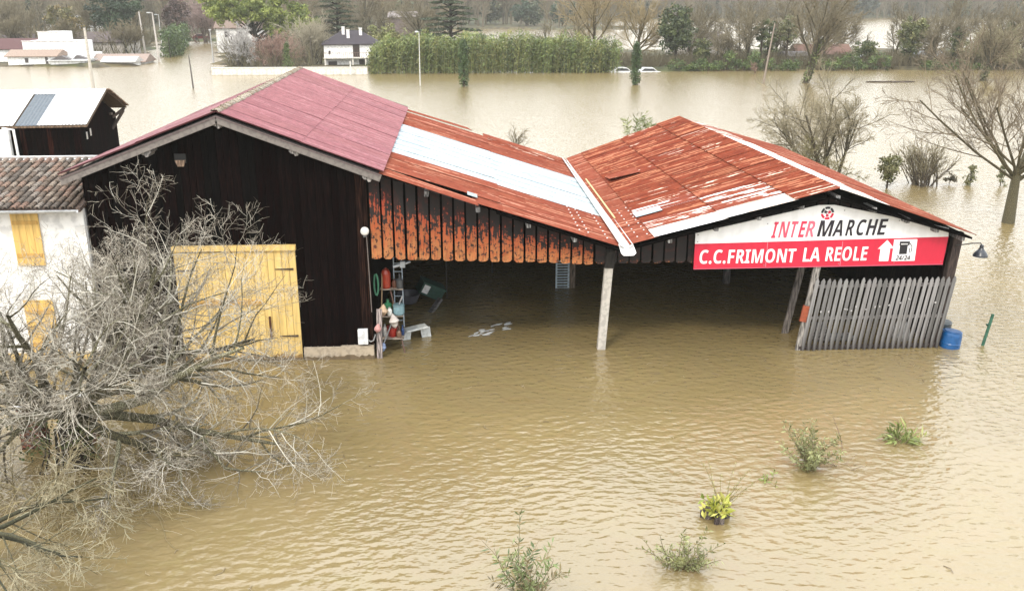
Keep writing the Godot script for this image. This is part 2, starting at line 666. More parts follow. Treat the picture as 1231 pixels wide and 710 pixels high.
func build_barn() -> void:
	var t := thing("timber_barn", "tall black timber barn with pink corrugated roof and yellow door", "barn")
	var rng := rnd(101)
	# walls
	var core := MB.new()
	core.col = lin(0.004, 0.003, 0.003)
	var poly := PackedVector2Array([Vector2(-10.2, -0.6), Vector2(-2.58, -0.6), Vector2(-2.58, barn_roof_y(-2.58) - 0.16), Vector2(-6.31, barn_roof_y(-6.31) - 0.16), Vector2(-10.2, barn_roof_y(-10.2) - 0.16)])
	core.prism(Transform3D(Basis(), Vector3(0, 0, ZW - 0.05)), poly, 0.12)
	core.prism(Transform3D(Basis(), Vector3(0, 0, -39.8)), poly, 0.12)
	core.bx(-10.2, -10.05, -0.6, barn_roof_y(-10.2) - 0.16, -39.8, ZW - 0.17)
	core.bx(-2.74, -2.58, -0.6, barn_roof_y(-2.58) - 0.16, -39.8, ZW - 0.17)
	var wall := part("wall", core, M.black_wood, t)
	var x := -10.2
	while x < -2.6:
		var w := minf(rng.randf_range(0.17, 0.23), -2.56 - x)
		var m := MB.new()
		var k := rng.randf_range(0.75, 1.5)
		m.col = lin(0.0072, 0.0046, 0.0046) * k
		if rng.randf() < 0.12:
			m.col = lin(0.034, 0.02, 0.016)
		var xl := x + 0.011
		var xr := x + w - 0.011
		var zf := ZW + rng.randf_range(-0.008, 0.014)
		var y0 := 0.12 + rng.randf() * 0.05 if x > -4.6 else -0.4
		var yl := barn_roof_y(xl) - 0.17
		var yr := barn_roof_y(xr) - 0.17
		m.hexa([Vector3(xl, y0, zf), Vector3(xr, y0, zf), Vector3(xr, y0, zf - 0.04), Vector3(xl, y0, zf - 0.04), Vector3(xl, yl, zf), Vector3(xr, yr, zf), Vector3(xr, yr, zf - 0.04), Vector3(xl, yl, zf - 0.04)])
		part("wall_board", m, M.black_wood, wall)
		x += w
	# pigeon hole with its sill
	var vb := MB.new()
	vb.col = lin(0.004, 0.004, 0.004)
	vb.bx(-7.66, -7.36, 5.74, 6.0, ZW + 0.005, ZW + 0.012)
	var hole := part("vent_hole", vb, M.plain, t)
	var vs := MB.new()
	vs.col = lin(0.45, 0.3, 0.2)
	vs.prism(Transform3D(Basis(), Vector3(-7.51, 5.66, ZW + 0.05)), PackedVector2Array([Vector2(-0.08, 0), Vector2(0.08, 0), Vector2(0.14, 0.17), Vector2(-0.14, 0.17)]), 0.035)
	part("sill", vs, M.wood, hole)
	# roof: pink sheets, deck, ridge tiles
	var rf := Node3D.new()
	put(rf, "roof", t)
	var ra := Vector3(-6.31, 7.16, ZV)
	var rb := Vector3(-6.62, 7.16, ZB)
	roof_grid(rf, ra, rb, Vector3(-2.1, 5.56, ZB + 1.0), Vector3(-2.04, 5.55, ZV), 17, 2, 0.13, 0.021, func(_i, _j): return "pink_sheet", rng)
	roof_grid(rf, ra, rb, Vector3(-10.75, 5.5, ZB), Vector3(-10.55, 5.56, ZV), 17, 2, 0.13, 0.021, func(_i, _j): return "pink_sheet", rng)
	var dk := MB.new()
	dk.col = lin(0.02, 0.017, 0.016)
	for s in [-1.0, 1.0]:
		var ex: float = -6.31 + s * 4.15
		var ey := 5.59
		for zz in [[ZV + 0.0, ZB + 0.1]]:
			var a := Vector3(-6.31, 7.10, zz[0])
			var b := Vector3(-6.5, 7.10, zz[1])
			var c := Vector3(ex, ey - 0.06, zz[1])
			var d := Vector3(ex, ey - 0.06, zz[0])
			var dn := Vector3(0, -0.07, 0)
			if s > 0:
				dk.hexa([a + dn, d + dn, c + dn, b + dn, a, d, c, b])
			else:
				dk.hexa([d + dn, a + dn, b + dn, c + dn, d, a, b, c])
	part("roof_deck", dk, M.wood, rf)
	var tiles := []
	for k in 3:
		var m := MB.new()
		m.col = [lin(0.42, 0.36, 0.28), lin(0.5, 0.44, 0.34), lin(0.34, 0.27, 0.19)][k]
		var pr := []
		for i in 7:
			var an := PI * i / 6.0
			pr.append(Vector2(cos(an), sin(an)))
		for i in 6:
			var p: Vector2 = pr[i]
			var q: Vector2 = pr[i + 1]
			m.quad(Vector3(p.x * 0.125, p.y * 0.085, 0.22), Vector3(q.x * 0.125, q.y * 0.085, 0.22), Vector3(q.x * 0.105, q.y * 0.07, -0.2), Vector3(p.x * 0.105, p.y * 0.07, -0.2))
			m.quad(Vector3(p.x * 0.095, p.y * 0.06, 0.22), Vector3(q.x * 0.095, q.y * 0.06, 0.22), Vector3(q.x * 0.125, q.y * 0.085, 0.22), Vector3(p.x * 0.125, p.y * 0.085, 0.22))
		tiles.append(m.mesh(M.clay))
	for i in 42:
		var f := (i + 0.5) / 42.0
		var p := ra.lerp(rb, f) + Vector3(rng.randf_range(-0.015, 0.015), 0.0 + rng.randf() * 0.012, 0)
		shared("ridge_tile", tiles[rng.randi() % 3], rf, Transform3D(Basis(Vector3.UP, rng.randf_range(-0.04, 0.04)) * Basis(Vector3.RIGHT, -0.04), p))
	# barge boards and purlin ends
	for s in [-1.0, 1.0]:
		var m := MB.new()
		m.col = lin(0.19, 0.165, 0.15)
		var a := Vector3(-6.31, 6.97, ZV - 0.03)
		var ex: float = -6.31 + s * 4.2
		var e := Vector3(ex, 5.38, ZV - 0.03)
		m.bar(a, e, 0.05, 0.2, Vector3.UP, 0.008)
		part("bargeboard", m, M.plain, t)
		var m2 := MB.new()
		m2.col = lin(0.12, 0.09, 0.085)
		m2.bar(a + Vector3(0, 0.085, 0.035), e + Vector3(0, 0.085, 0.035), 0.02, 0.05, Vector3.UP)
		part("verge_strip", m2, M.plain, t)
	for px in [-8.25, -6.31, -4.35, -2.45]:
		var y := barn_roof_y(px) - 0.3
		var m := MB.new()
		m.col = lin(0.36, 0.33, 0.31)
		m.prism(Transform3D(Basis(), Vector3(px, y, ZV - 0.07)), PackedVector2Array([Vector2(-0.16, 0.0), Vector2(-0.1, -0.06), Vector2(-0.03, -0.07), Vector2(0, -0.13), Vector2(0.07, -0.12), Vector2(0.1, -0.05), Vector2(0.17, 0.0), Vector2(0.13, 0.1), Vector2(-0.13, 0.1)]), 0.55)
		part("purlin_end", m, M.wood, t)
	# stone footing
	var st := MB.new()
	st.col = lin(0.42, 0.35, 0.26)
	st.bx(-4.58, -2.62, -0.5, 0.36, ZW - 0.1, ZW + 0.10)
	st.bx(-3.5, -2.56, -0.5, 0.39, ZW - 0.1, ZW + 0.14)
	part("stone_footing", st, M.stone, t)
	tide_mark(t, -4.57, -2.56, ZW + 0.144, 0.12, lin(0.14, 0.1, 0.055), rng)
	tide_mark(t, -10.2, -8.0, ZW + 0.02, 0.2, lin(0.04, 0.03, 0.02), rng)
	# the yellow door in two leaves under its header
	var dr := Node3D.new()
	put(dr, "door", t)
	var yb := -0.35
	var yt := 3.3
	var dx := -7.97
	var i := 0
	while i < 17:
		var w := (7.97 - 4.62) / 17.0
		var m := MB.new()
		var k := rng.randf_range(0.93, 1.06)
		m.col = srgb(224, 192, 120) * k
		var z := ZW + 0.07 + rng.randf_range(-0.004, 0.004) + (0.012 if i < 7 else 0.0)
		m.bar(Vector3(dx + w * (i + 0.5), yb, z), Vector3(dx + w * (i + 0.5), yt + (0.0 if i != 6 else -0.02), z), w - 0.008, 0.04, Vector3(0, 0, 1), 0.005)
		part("door_board", m, M.paint_wood, dr)
		i += 1
	tide_mark(dr, -7.96, -4.63, ZW + 0.11, 0.2, srgb(150, 118, 66), rng)
	tide_mark(dr, -7.96, -4.63, ZW + 0.115, 0.09, srgb(96, 74, 42), rng)
	var hd := MB.new()
	hd.col = srgb(222, 188, 116)
	hd.bx(-7.99, -4.6, 3.3, 3.44, ZW + 0.0, ZW + 0.16)
	part("door_header", hd, M.paint_wood, dr)
	var ld := MB.new()
	ld.col = srgb(202, 160, 86)
	ld.bx(-7.9, -5.66, 1.72, 1.86, ZW + 0.1, ZW + 0.135)
	part("ledger", ld, M.paint_wood, dr)
	for e in [[-7.9, 2.75], [-7.9, 0.75], [-4.7, 2.75], [-4.7, 0.75]]:
		var hg := MB.new()
		hg.col = lin(0.1, 0.07, 0.05)
		var dirx := 1.0 if e[0] < -6.0 else -1.0
		hg.prism(Transform3D(Basis(), Vector3(e[0], e[1], ZW + 0.118)), PackedVector2Array([Vector2(0, -0.03), Vector2(0.5, -0.012), Vector2(0.53, 0.0), Vector2(0.5, 0.012), Vector2(0, 0.03)] if dirx > 0 else [Vector2(-0.5, -0.012), Vector2(0, -0.03), Vector2(0, 0.03), Vector2(-0.5, 0.012), Vector2(-0.53, 0.0)]), 0.01)
		part("hinge", hg, M.metal, dr)
	var bolt := MB.new()
	bolt.col = lin(0.12, 0.05, 0.03)
	bolt.bx(-5.5, -5.44, 0.7, 1.35, ZW + 0.092, ZW + 0.12)
	part("door_bolt", bolt, M.metal, dr)
	var slit := MB.new()
	slit.col = lin(0.02, 0.015, 0.01)
	slit.bx(-7.75, -6.65, 3.265, 3.297, ZW + 0.1, ZW + 0.125)
	part("door_rail", slit, M.metal, dr)

# ---------------------------------------------------------------- the open shed with rusty roofs
func shed_roof_y(x: float) -> float:
	if x < 4.6:
		return 5.5 - (x + 2.04) * 0.326
	if x < 10.59:
		return 3.40 + (x - 4.6) * 0.247
	return 4.88 - (x - 10.59) * 0.322

func build_shed() -> void:
	var t := thing("open_shed", "open fronted timber shed under rusty patched roofs that meet in a valley", "shed")
	var rng := rnd(202)
	var rf := Node3D.new()
	put(rf, "roof", t)
	# left slope, runs from the pink barn roof down to the valley; strips along z
	var a := Vector3(-2.25, 5.53, ZV)
	var d := Vector3(4.52, 3.34, ZV)
	var b := Vector3(-2.25, 5.53, -39.3)
	var c := Vector3(4.6, 3.32, -39.3)
	roof_grid(rf, a, b, c, d, 16, 2, 0.12, 0.008, func(i, j):
		if i >= 4 and i < 11:
			return "white_sheet"
		if i == 0 and j == 0:
			return null
		if i == 15 and j == 0:
			return null
		return "rust_streak_sheet" if i == 14 and j == 1 else "rust_sheet", rng)
	# the loose front sheet and the slot behind it
	var ls := MB.new()
	ls.sheet(Vector3(-2.2, 5.53, ZV - 0.02), Vector3(-2.2, 5.53, ZV - 0.96), Vector3(0.42, 4.70, ZV - 0.36), Vector3(0.52, 4.66, ZV + 0.32), 0.12, 0.008, Vector2(2, 1))
	ls.col = Color(1.05, 1.0, 1.0)
	part("loose_sheet", ls, M.rust_sheet, rf)
	var ls2 := MB.new()
	ls2.sheet(Vector3(0.35, 4.70, ZV), Vector3(0.35, 4.70, ZV - 0.95), Vector3(1.2, 4.43, ZV - 0.95), Vector3(1.2, 4.43, ZV), 0.12, 0.008, Vector2(0, 3))
	part("loose_sheet", ls2, M.rust_sheet, rf)
	var wp := MB.new()
	wp.col = lin(0.75, 0.73, 0.7)
	wp.sheet(Vector3(0.22, 4.80, ZV - 0.52), Vector3(0.22, 4.80, ZV - 1.0), Vector3(0.5, 4.70, ZV - 1.0), Vector3(0.5, 4.70, ZV - 0.52), 0.12, 0.008, Vector2(0, 3))
	part("patch", wp, M.white_sheet, rf)
	var torn := MB.new()
	torn.sheet(Vector3(-2.1, 5.55, -38.45), Vector3(-2.1, 5.53, -39.2), Vector3(0.4, 4.74, -39.3), Vector3(0.6, 4.72, -38.4), 0.12, 0.008, Vector2(0, 3))
	part("torn_sheet", torn, M.rust_sheet, rf)
	# right shed roof: valley to ridge in three rows, then the far slope
	var va := Vector3(4.72, 3.43, ZV)
	var vb := Vector3(4.62, 3.42, -38.9)
	var ra := Vector3(10.62, 4.89, ZV)
	var rb := Vector3(9.98, 4.84, -41.2)
	var rows := [[0.0, 0.14], [0.12, 0.47], [0.455, 0.80], [0.785, 1.0]]
	var count := [8, 17, 17, 17]
	for j in 4:
		var f0: float = rows[j][0]
		var f1: float = rows[j][1]
		var up := Vector3(0, 0.026 * j, 0)
		roof_grid(rf, va.lerp(ra, f1) + up, vb.lerp(rb, f1) + up, vb.lerp(rb, f0) + up, va.lerp(ra, f0) + up, count[j], 1, 0.15, 0.009, func(i, _q):
			if j == 0:
				return "rust_sheet"
			if j == 3:
				return ("rust_streak_sheet" if i in [3, 12] else ("rust_streak_sheet" if i % 3 == 0 else "rust_deep_sheet"))
			if i == 0:
				return "bare_sheet"
			if i <= 1:
				return "rust_pale_sheet"
			if i <= 5 and (i + j) % 2 == 0:
				return "rust_streak_sheet" if i > 3 else "rust_pale_sheet"
			return "rust_streak_sheet" if rng.randf() < 0.25 else "rust_deep_sheet", rng)
	var ra2 := ra + Vector3(0, 0.03, 0)
	var rb2 := rb + Vector3(0, 0.03, 0)
	var ea := Vector3(14.72, 3.54, ZV)
	var eb := Vector3(14.75, 3.50, -41.0)
	roof_grid(rf, ra2, rb2, rb2.lerp(eb, 0.36), ra2.lerp(ea, 0.36), 17, 1, 0.15, 0.009, func(i, _q): return "bare_sheet" if i < 12 else "rust_pale_sheet", rng)
	roof_grid(rf, ra2.lerp(ea, 0.34), rb2.lerp(eb, 0.34), eb, ea, 17, 1, 0.15, 0.009, func(i, _q): return "rust_sheet", rng)
	# small bare patches let into the rust, and a sprung lap
	for q in [[0.11, 0.25, 0.16, 0.205], [0.83, 0.995, 0.36, 0.42]]:
		var m := MB.new()
		var up := Vector3(0, 0.075, 0)
		var fa: float = q[0]
		var fb: float = q[1]
		var z0: float = q[2]
		var z1: float = q[3]
		m.sheet(va.lerp(ra, fb).lerp(vb.lerp(rb, fb), z0) + up, va.lerp(ra, fb).lerp(vb.lerp(rb, fb), z1) + up, va.lerp(ra, fa).lerp(vb.lerp(rb, fa), z1) + up, va.lerp(ra, fa).lerp(vb.lerp(rb, fa), z0) + up, 0.15, 0.008, Vector2(rng.randf(), 0))
		m.col = lin(0.82, 0.86, 0.9)
		part("patch", m, M.white_sheet, rf)
	var sp := MB.new()
	sp.sheet(va.lerp(ra, 0.34).lerp(vb.lerp(rb, 0.34), 0.53) + Vector3(0, 0.09, 0), va.lerp(ra, 0.34).lerp(vb.lerp(rb, 0.34), 0.60) + Vector3(0, 0.07, 0), va.lerp(ra, 0.13).lerp(vb.lerp(rb, 0.13), 0.60) + Vector3(0, 0.08, 0), va.lerp(ra, 0.13).lerp(vb.lerp(rb, 0.13), 0.53) + Vector3(0, 0.19, 0), 0.15, 0.009, Vector2(3, 3))
	part("sprung_sheet", sp, M.rust_sheet, rf)
	# screw washers in rows across the sheets by the valley
	var dot := MB.new()
	dot.col = lin(0.75, 0.72, 0.68)
	dot.lathe(Transform3D(), [Vector2(0.028, 0.0), Vector2(0.02, 0.016), Vector2(0.0, 0.02)], 6)
	var dotm := dot.mesh(M.metal)
	for row in [3.35, 3.6, 4.15, 5.0, 5.28]:
		for k in 9:
			var z := ZV - 0.35 - k * 0.42 - rng.randf() * 0.1
			shared("washer", dotm, rf, Transform3D(Basis(), Vector3(row, shed_roof_y(row) + 0.055 + (0.02 if row > 4.6 else 0.0), z)))
	# valley gutter: two folded wings and a spout
	var g := MB.new()
	g.col = lin(0.72, 0.71, 0.68)
	for s in [-1.0, 1.0]:
		var p0 := Vector3(4.62, 3.33, ZV + 0.12)
		var p1 := Vector3(4.62, 3.32, -39.0)
		var o := Vector3(s * 0.17, 0.13, 0)
		if s > 0:
			g.quad(p0, p0 + o, p1 + o, p1)
		else:
			g.quad(p0 + o, p0, p1, p1 + o)
		g.bar(p0 + o, p1 + o, 0.02, 0.03)
	part("valley_gutter", g, M.metal, rf)
	var yl := MB.new()
	yl.col = lin(0.55, 0.42, 0.16)
	yl.bar(Vector3(4.80, 3.50, ZV - 3.0), Vector3(4.78, 3.49, ZV - 9.5), 0.05, 0.02)
	part("gutter_edge", yl, M.metal, rf)
	var so := MB.new()
	so.col = lin(0.8, 0.79, 0.77)
	so.hexa([Vector3(4.5, 3.22, ZV + 0.35), Vector3(4.78, 3.22, ZV + 0.35), Vector3(4.72, 3.30, ZV - 0.1), Vector3(4.54, 3.30, ZV - 0.1), Vector3(4.44, 3.28, ZV + 0.3), Vector3(4.86, 3.28, ZV + 0.3), Vector3(4.84, 3.44, ZV - 0.1), Vector3(4.42, 3.44, ZV - 0.1)])
	part("gutter_spout", so, M.metal, rf)
	# boards under the sheets
	var dk := MB.new()
	dk.col = lin(0.005, 0.004, 0.004)
	var th := Vector3(0, -0.06, 0)
	for e in [[-0.5, 4.58, ZV - 1.1, -38.3], [-2.3, -0.5, ZV - 1.1, -38.3], [1.0, 4.58, ZV - 0.02, ZV - 1.1], [4.64, 10.3, ZV - 0.02, -38.9], [10.3, 14.6, ZV - 0.02, -40.8]]:
		var y0 := shed_roof_y(e[0]) - 0.09
		var y1 := shed_roof_y(e[1]) - 0.09
		if e[0] == 10.3:
			y0 = 4.74
		var p := [Vector3(e[0], y0, e[2]), Vector3(e[1], y1, e[2]), Vector3(e[1], y1, e[3]), Vector3(e[0], y0, e[3])]
		dk.hexa([p[0] + th, p[1] + th, p[2] + th, p[3] + th, p[0], p[1], p[2], p[3]])
	part("roof_deck", dk, M.black_wood, rf)
	# purlin ends peeping out under the verge
	for px in [-0.9, 0.5, 1.9, 3.2, 5.9, 7.2, 8.4, 9.6, 10.6, 11.7, 12.7, 13.6, 14.4]:
		var m := MB.new()
		var k := rng.randf_range(0.25, 0.5)
		m.col = lin(k, k * 0.98, k * 0.97)
		var y := shed_roof_y(px) - 0.22
		m.bar(Vector3(px, y, ZV - 0.14), Vector3(px, y, ZW - 0.2), 0.12, 0.14, Vector3.UP, 0.012)
		part("purlin_end", m, M.wood, t)
	# hanging boards along the front, peeling orange on the left and darker on the right
	var x := -2.5
	var n := 0
	while x < 14.1:
		var pitch := 0.335
		var w := 0.275 + rng.randf_range(-0.015, 0.015)
		var m := MB.new()
		var yb := lerpf(2.98, 2.72, clampf((x + 2.5) / 6.0, 0, 1)) + rng.randf_range(-0.02, 0.02)
		var y0 := shed_roof_y(x) - 0.2
		var y1 := shed_roof_y(x + w) - 0.2
		if x + w > 4.5 and x < 4.8:
			y0 = 3.2
			y1 = 3.2
		var zf := ZW + rng.randf_range(-0.015, 0.012)
		var poly := PackedVector2Array([Vector2(x, yb + rng.randf_range(0.02, 0.08)), Vector2(x + rng.randf_range(0.03, 0.09), yb), Vector2(x + w - rng.randf_range(0.03, 0.09), yb + rng.randf_range(0, 0.015)), Vector2(x + w, yb + rng.randf_range(0.02, 0.08)), Vector2(x + w, y1), Vector2(x, y0)])
		m.prism(Transform3D(Basis(), Vector3(0, 0, zf)), poly, 0.035)
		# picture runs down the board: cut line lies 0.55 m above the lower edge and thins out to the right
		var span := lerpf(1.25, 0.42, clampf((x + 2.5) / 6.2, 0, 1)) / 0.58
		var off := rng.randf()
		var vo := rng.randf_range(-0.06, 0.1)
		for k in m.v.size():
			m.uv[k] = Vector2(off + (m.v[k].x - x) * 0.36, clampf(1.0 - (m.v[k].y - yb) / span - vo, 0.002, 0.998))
		var mm: Material = M["board_tone_%d" % (n % 3)] if x < 3.6 else M.board_dark
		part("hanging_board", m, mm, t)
		x += pitch
		n += 1
	var bk := MB.new()
	bk.col = lin(0.003, 0.0025, 0.0025)
	for e in [[-2.5, 4.5], [4.75, 10.5], [10.5, 14.2]]:
		var xa: float = e[0]
		var xb: float = e[1]
		bk.hexa([Vector3(xa, 3.04 if xa < 0 else 2.8, ZW - 0.05), Vector3(xb, 2.8, ZW - 0.05), Vector3(xb, 2.8, ZW - 0.1), Vector3(xa, 3.04 if xa < 0 else 2.8, ZW - 0.1), Vector3(xa, shed_roof_y(xa) - 0.2, ZW - 0.05), Vector3(xb, shed_roof_y(xb) - 0.2, ZW - 0.05), Vector3(xb, shed_roof_y(xb) - 0.2, ZW - 0.1), Vector3(xa, shed_roof_y(xa) - 0.2, ZW - 0.1)])
	part("board_backing", bk, M.black_wood, t)
	# beams, back and side walls
	var bm := MB.new()
	bm.col = lin(0.008, 0.006, 0.005)
	bm.bar(Vector3(-2.5, 3.1, ZW - 0.25), Vector3(14.3, 2.95, ZW - 0.25), 0.22, 0.25)
	part("tie_beam", bm, M.wood_x, t)
	var bw := MB.new()
	bw.col = lin(0.005, 0.004, 0.004)
	var bo := PackedVector2Array([Vector2(-2.6, -0.6), Vector2(14.3, -0.6), Vector2(14.3, shed_roof_y(14.3) - 0.12), Vector2(10.4, 4.72), Vector2(4.7, 3.32), Vector2(4.5, 3.24), Vector2(1.5, shed_roof_y(1.5) - 0.12), Vector2(1.45, 3.95), Vector2(0.8, 4.0), Vector2(0.75, shed_roof_y(0.75) - 0.12), Vector2(-2.6, shed_roof_y(-2.6) - 0.12)])
	bw.prism(Transform3D(Basis(), Vector3(0, 0, -38.5)), bo, 0.14)
	part("back_wall", bw, M.black_wood, t)
	var sw := Node3D.new()
	put(sw, "side_wall", t)
	var z := ZW - 0.3
	while z > -38.6:
		var m := MB.new()
		var k := rng.randf_range(0.6, 1.4)
		m.col = lin(0.014, 0.009, 0.008) * k
		m.hexa([Vector3(14.20, -0.5, z), Vector3(14.24, -0.5, z), Vector3(14.24, -0.5, z - 0.3), Vector3(14.20, -0.5, z - 0.3), Vector3(14.46, 3.42, z), Vector3(14.50, 3.42, z), Vector3(14.50, 3.42, z - 0.3), Vector3(14.46, 3.42, z - 0.3)])
		part("wall_board", m, M.black_wood, sw)
		z -= 0.304
	var cp := MB.new()
	cp.col = lin(0.07, 0.045, 0.038)
	cp.bar(Vector3(14.28, -0.5, ZW - 0.1), Vector3(14.55, 3.5, ZW - 0.1), 0.28, 0.2, Vector3(0, 0, 1), 0.02)
	part("corner_post", cp, M.wood, t)
	# posts
	var mp := MB.new()
	mp.col = lin(0.5, 0.47, 0.42)
	mp.bar(Vector3(4.13, -0.5, -25.42), Vector3(4.28, 2.72, -25.2), 0.24, 0.2, Vector3(0, 0, 1), 0.015)
	var post := part("middle_post", mp, M.stone, t)
	var rp := MB.new()
	rp.col = lin(0.36, 0.14, 0.08)
	rp.prism(Transform3D(Basis(Vector3(0, 0, 1), -0.045), Vector3(4.17, 0.75, -25.27)), PackedVector2Array([Vector2(-0.02, 0), Vector2(0.05, 0.12), Vector2(0.09, 0.45), Vector2(0.04, 0.62), Vector2(-0.05, 0.5), Vector2(-0.03, 0.2)]), 0.006)
	part("rust_stain", rp, M.stone, post)
	tide_mark(post, 4.03, 4.27, -25.315, 0.2, lin(0.13, 0.09, 0.05), rng)
	var pb := MB.new()
	pb.col = lin(0.02, 0.016, 0.015)
	pb.bar(Vector3(4.27, 2.6, -25.2), Vector3(4.30, 3.05, -25.17), 0.28, 0.26, Vector3(0, 0, 1), 0.015)
	pb.lathe(Transform3D(Basis(), Vector3(4.29, 3.05, -25.1)), [Vector2(0.14, 0), Vector2(0.15, 0.06), Vector2(0.1, 0.13), Vector2(0.0, 0.15)], 8)
	part("post_bracket", pb, M.wood, post)
	for e in [[4.02, -31.5, 0.2, lin(0.2, 0.15, 0.11)], [9.76, -31.7, 0.22, lin(0.16, 0.14, 0.13)], [1.2, -33.5, 0.06, lin(0.03, 0.028, 0.025)], [-0.5, -30.5, 0.05, lin(0.05, 0.04, 0.035)]]:
		var m := MB.new()
		m.col = e[3]
		m.bar(Vector3(e[0], -0.5, e[1]), Vector3(e[0], 3.5, e[1]), e[2], e[2], Vector3(0, 0, 1), 0.01)
		part("inner_post", m, M.wood, t)
	# two leaning planks by the picket screen
	for e in [[Vector3(9.98, -0.4, -24.93), Vector3(10.40, 2.85, -25.02), 0.2, lin(0.36, 0.33, 0.3)], [Vector3(10.06, -0.4, -26.4), Vector3(10.5, 3.0, -26.2), 0.2, lin(0.22, 0.19, 0.17)]]:
		var m := MB.new()
		m.col = e[3]
		m.bar(e[0], e[1], e[2], 0.09, Vector3(0, 0, 1), 0.01)
		part("leaning_post", m, M.wood, t)
	var og := MB.new()
	og.col = srgb(146, 72, 44)
	og.bar(Vector3(10.07, 0.9, -24.94), Vector3(10.15, 1.38, -24.95), 0.215, 0.11, Vector3(0, 0, 1), 0.03)
	solo("orange_tarp", og, M.plain, "orange plastic rag wrapped round the leaning post left of the pickets", "rag")
	# louvred shutter leaning inside by the rear post
	var lv := thing("louvred_shutter", "pale blue louvred shutter standing in the dark shed beside a post", "shutter", Vector3(3.66, 0, -31.45))
	for s in [-0.22, 0.22]:
		var m := MB.new()
		m.col = lin(0.42, 0.5, 0.55)
		m.bx(s - 0.03, s + 0.03, -0.2, 2.3, -0.02, 0.02)
		part("stile", m, M.plain, lv)
	for k in 22:
		var m := MB.new()
		m.col = lin(0.42, 0.5, 0.55)
		m.bar(Vector3(-0.19, 0.0 + k * 0.1, 0), Vector3(0.19, 0.0 + k * 0.1, 0), 0.05, 0.012, Vector3(0, 0.6, 0.8))
		part("slat", m, M.plain, lv)

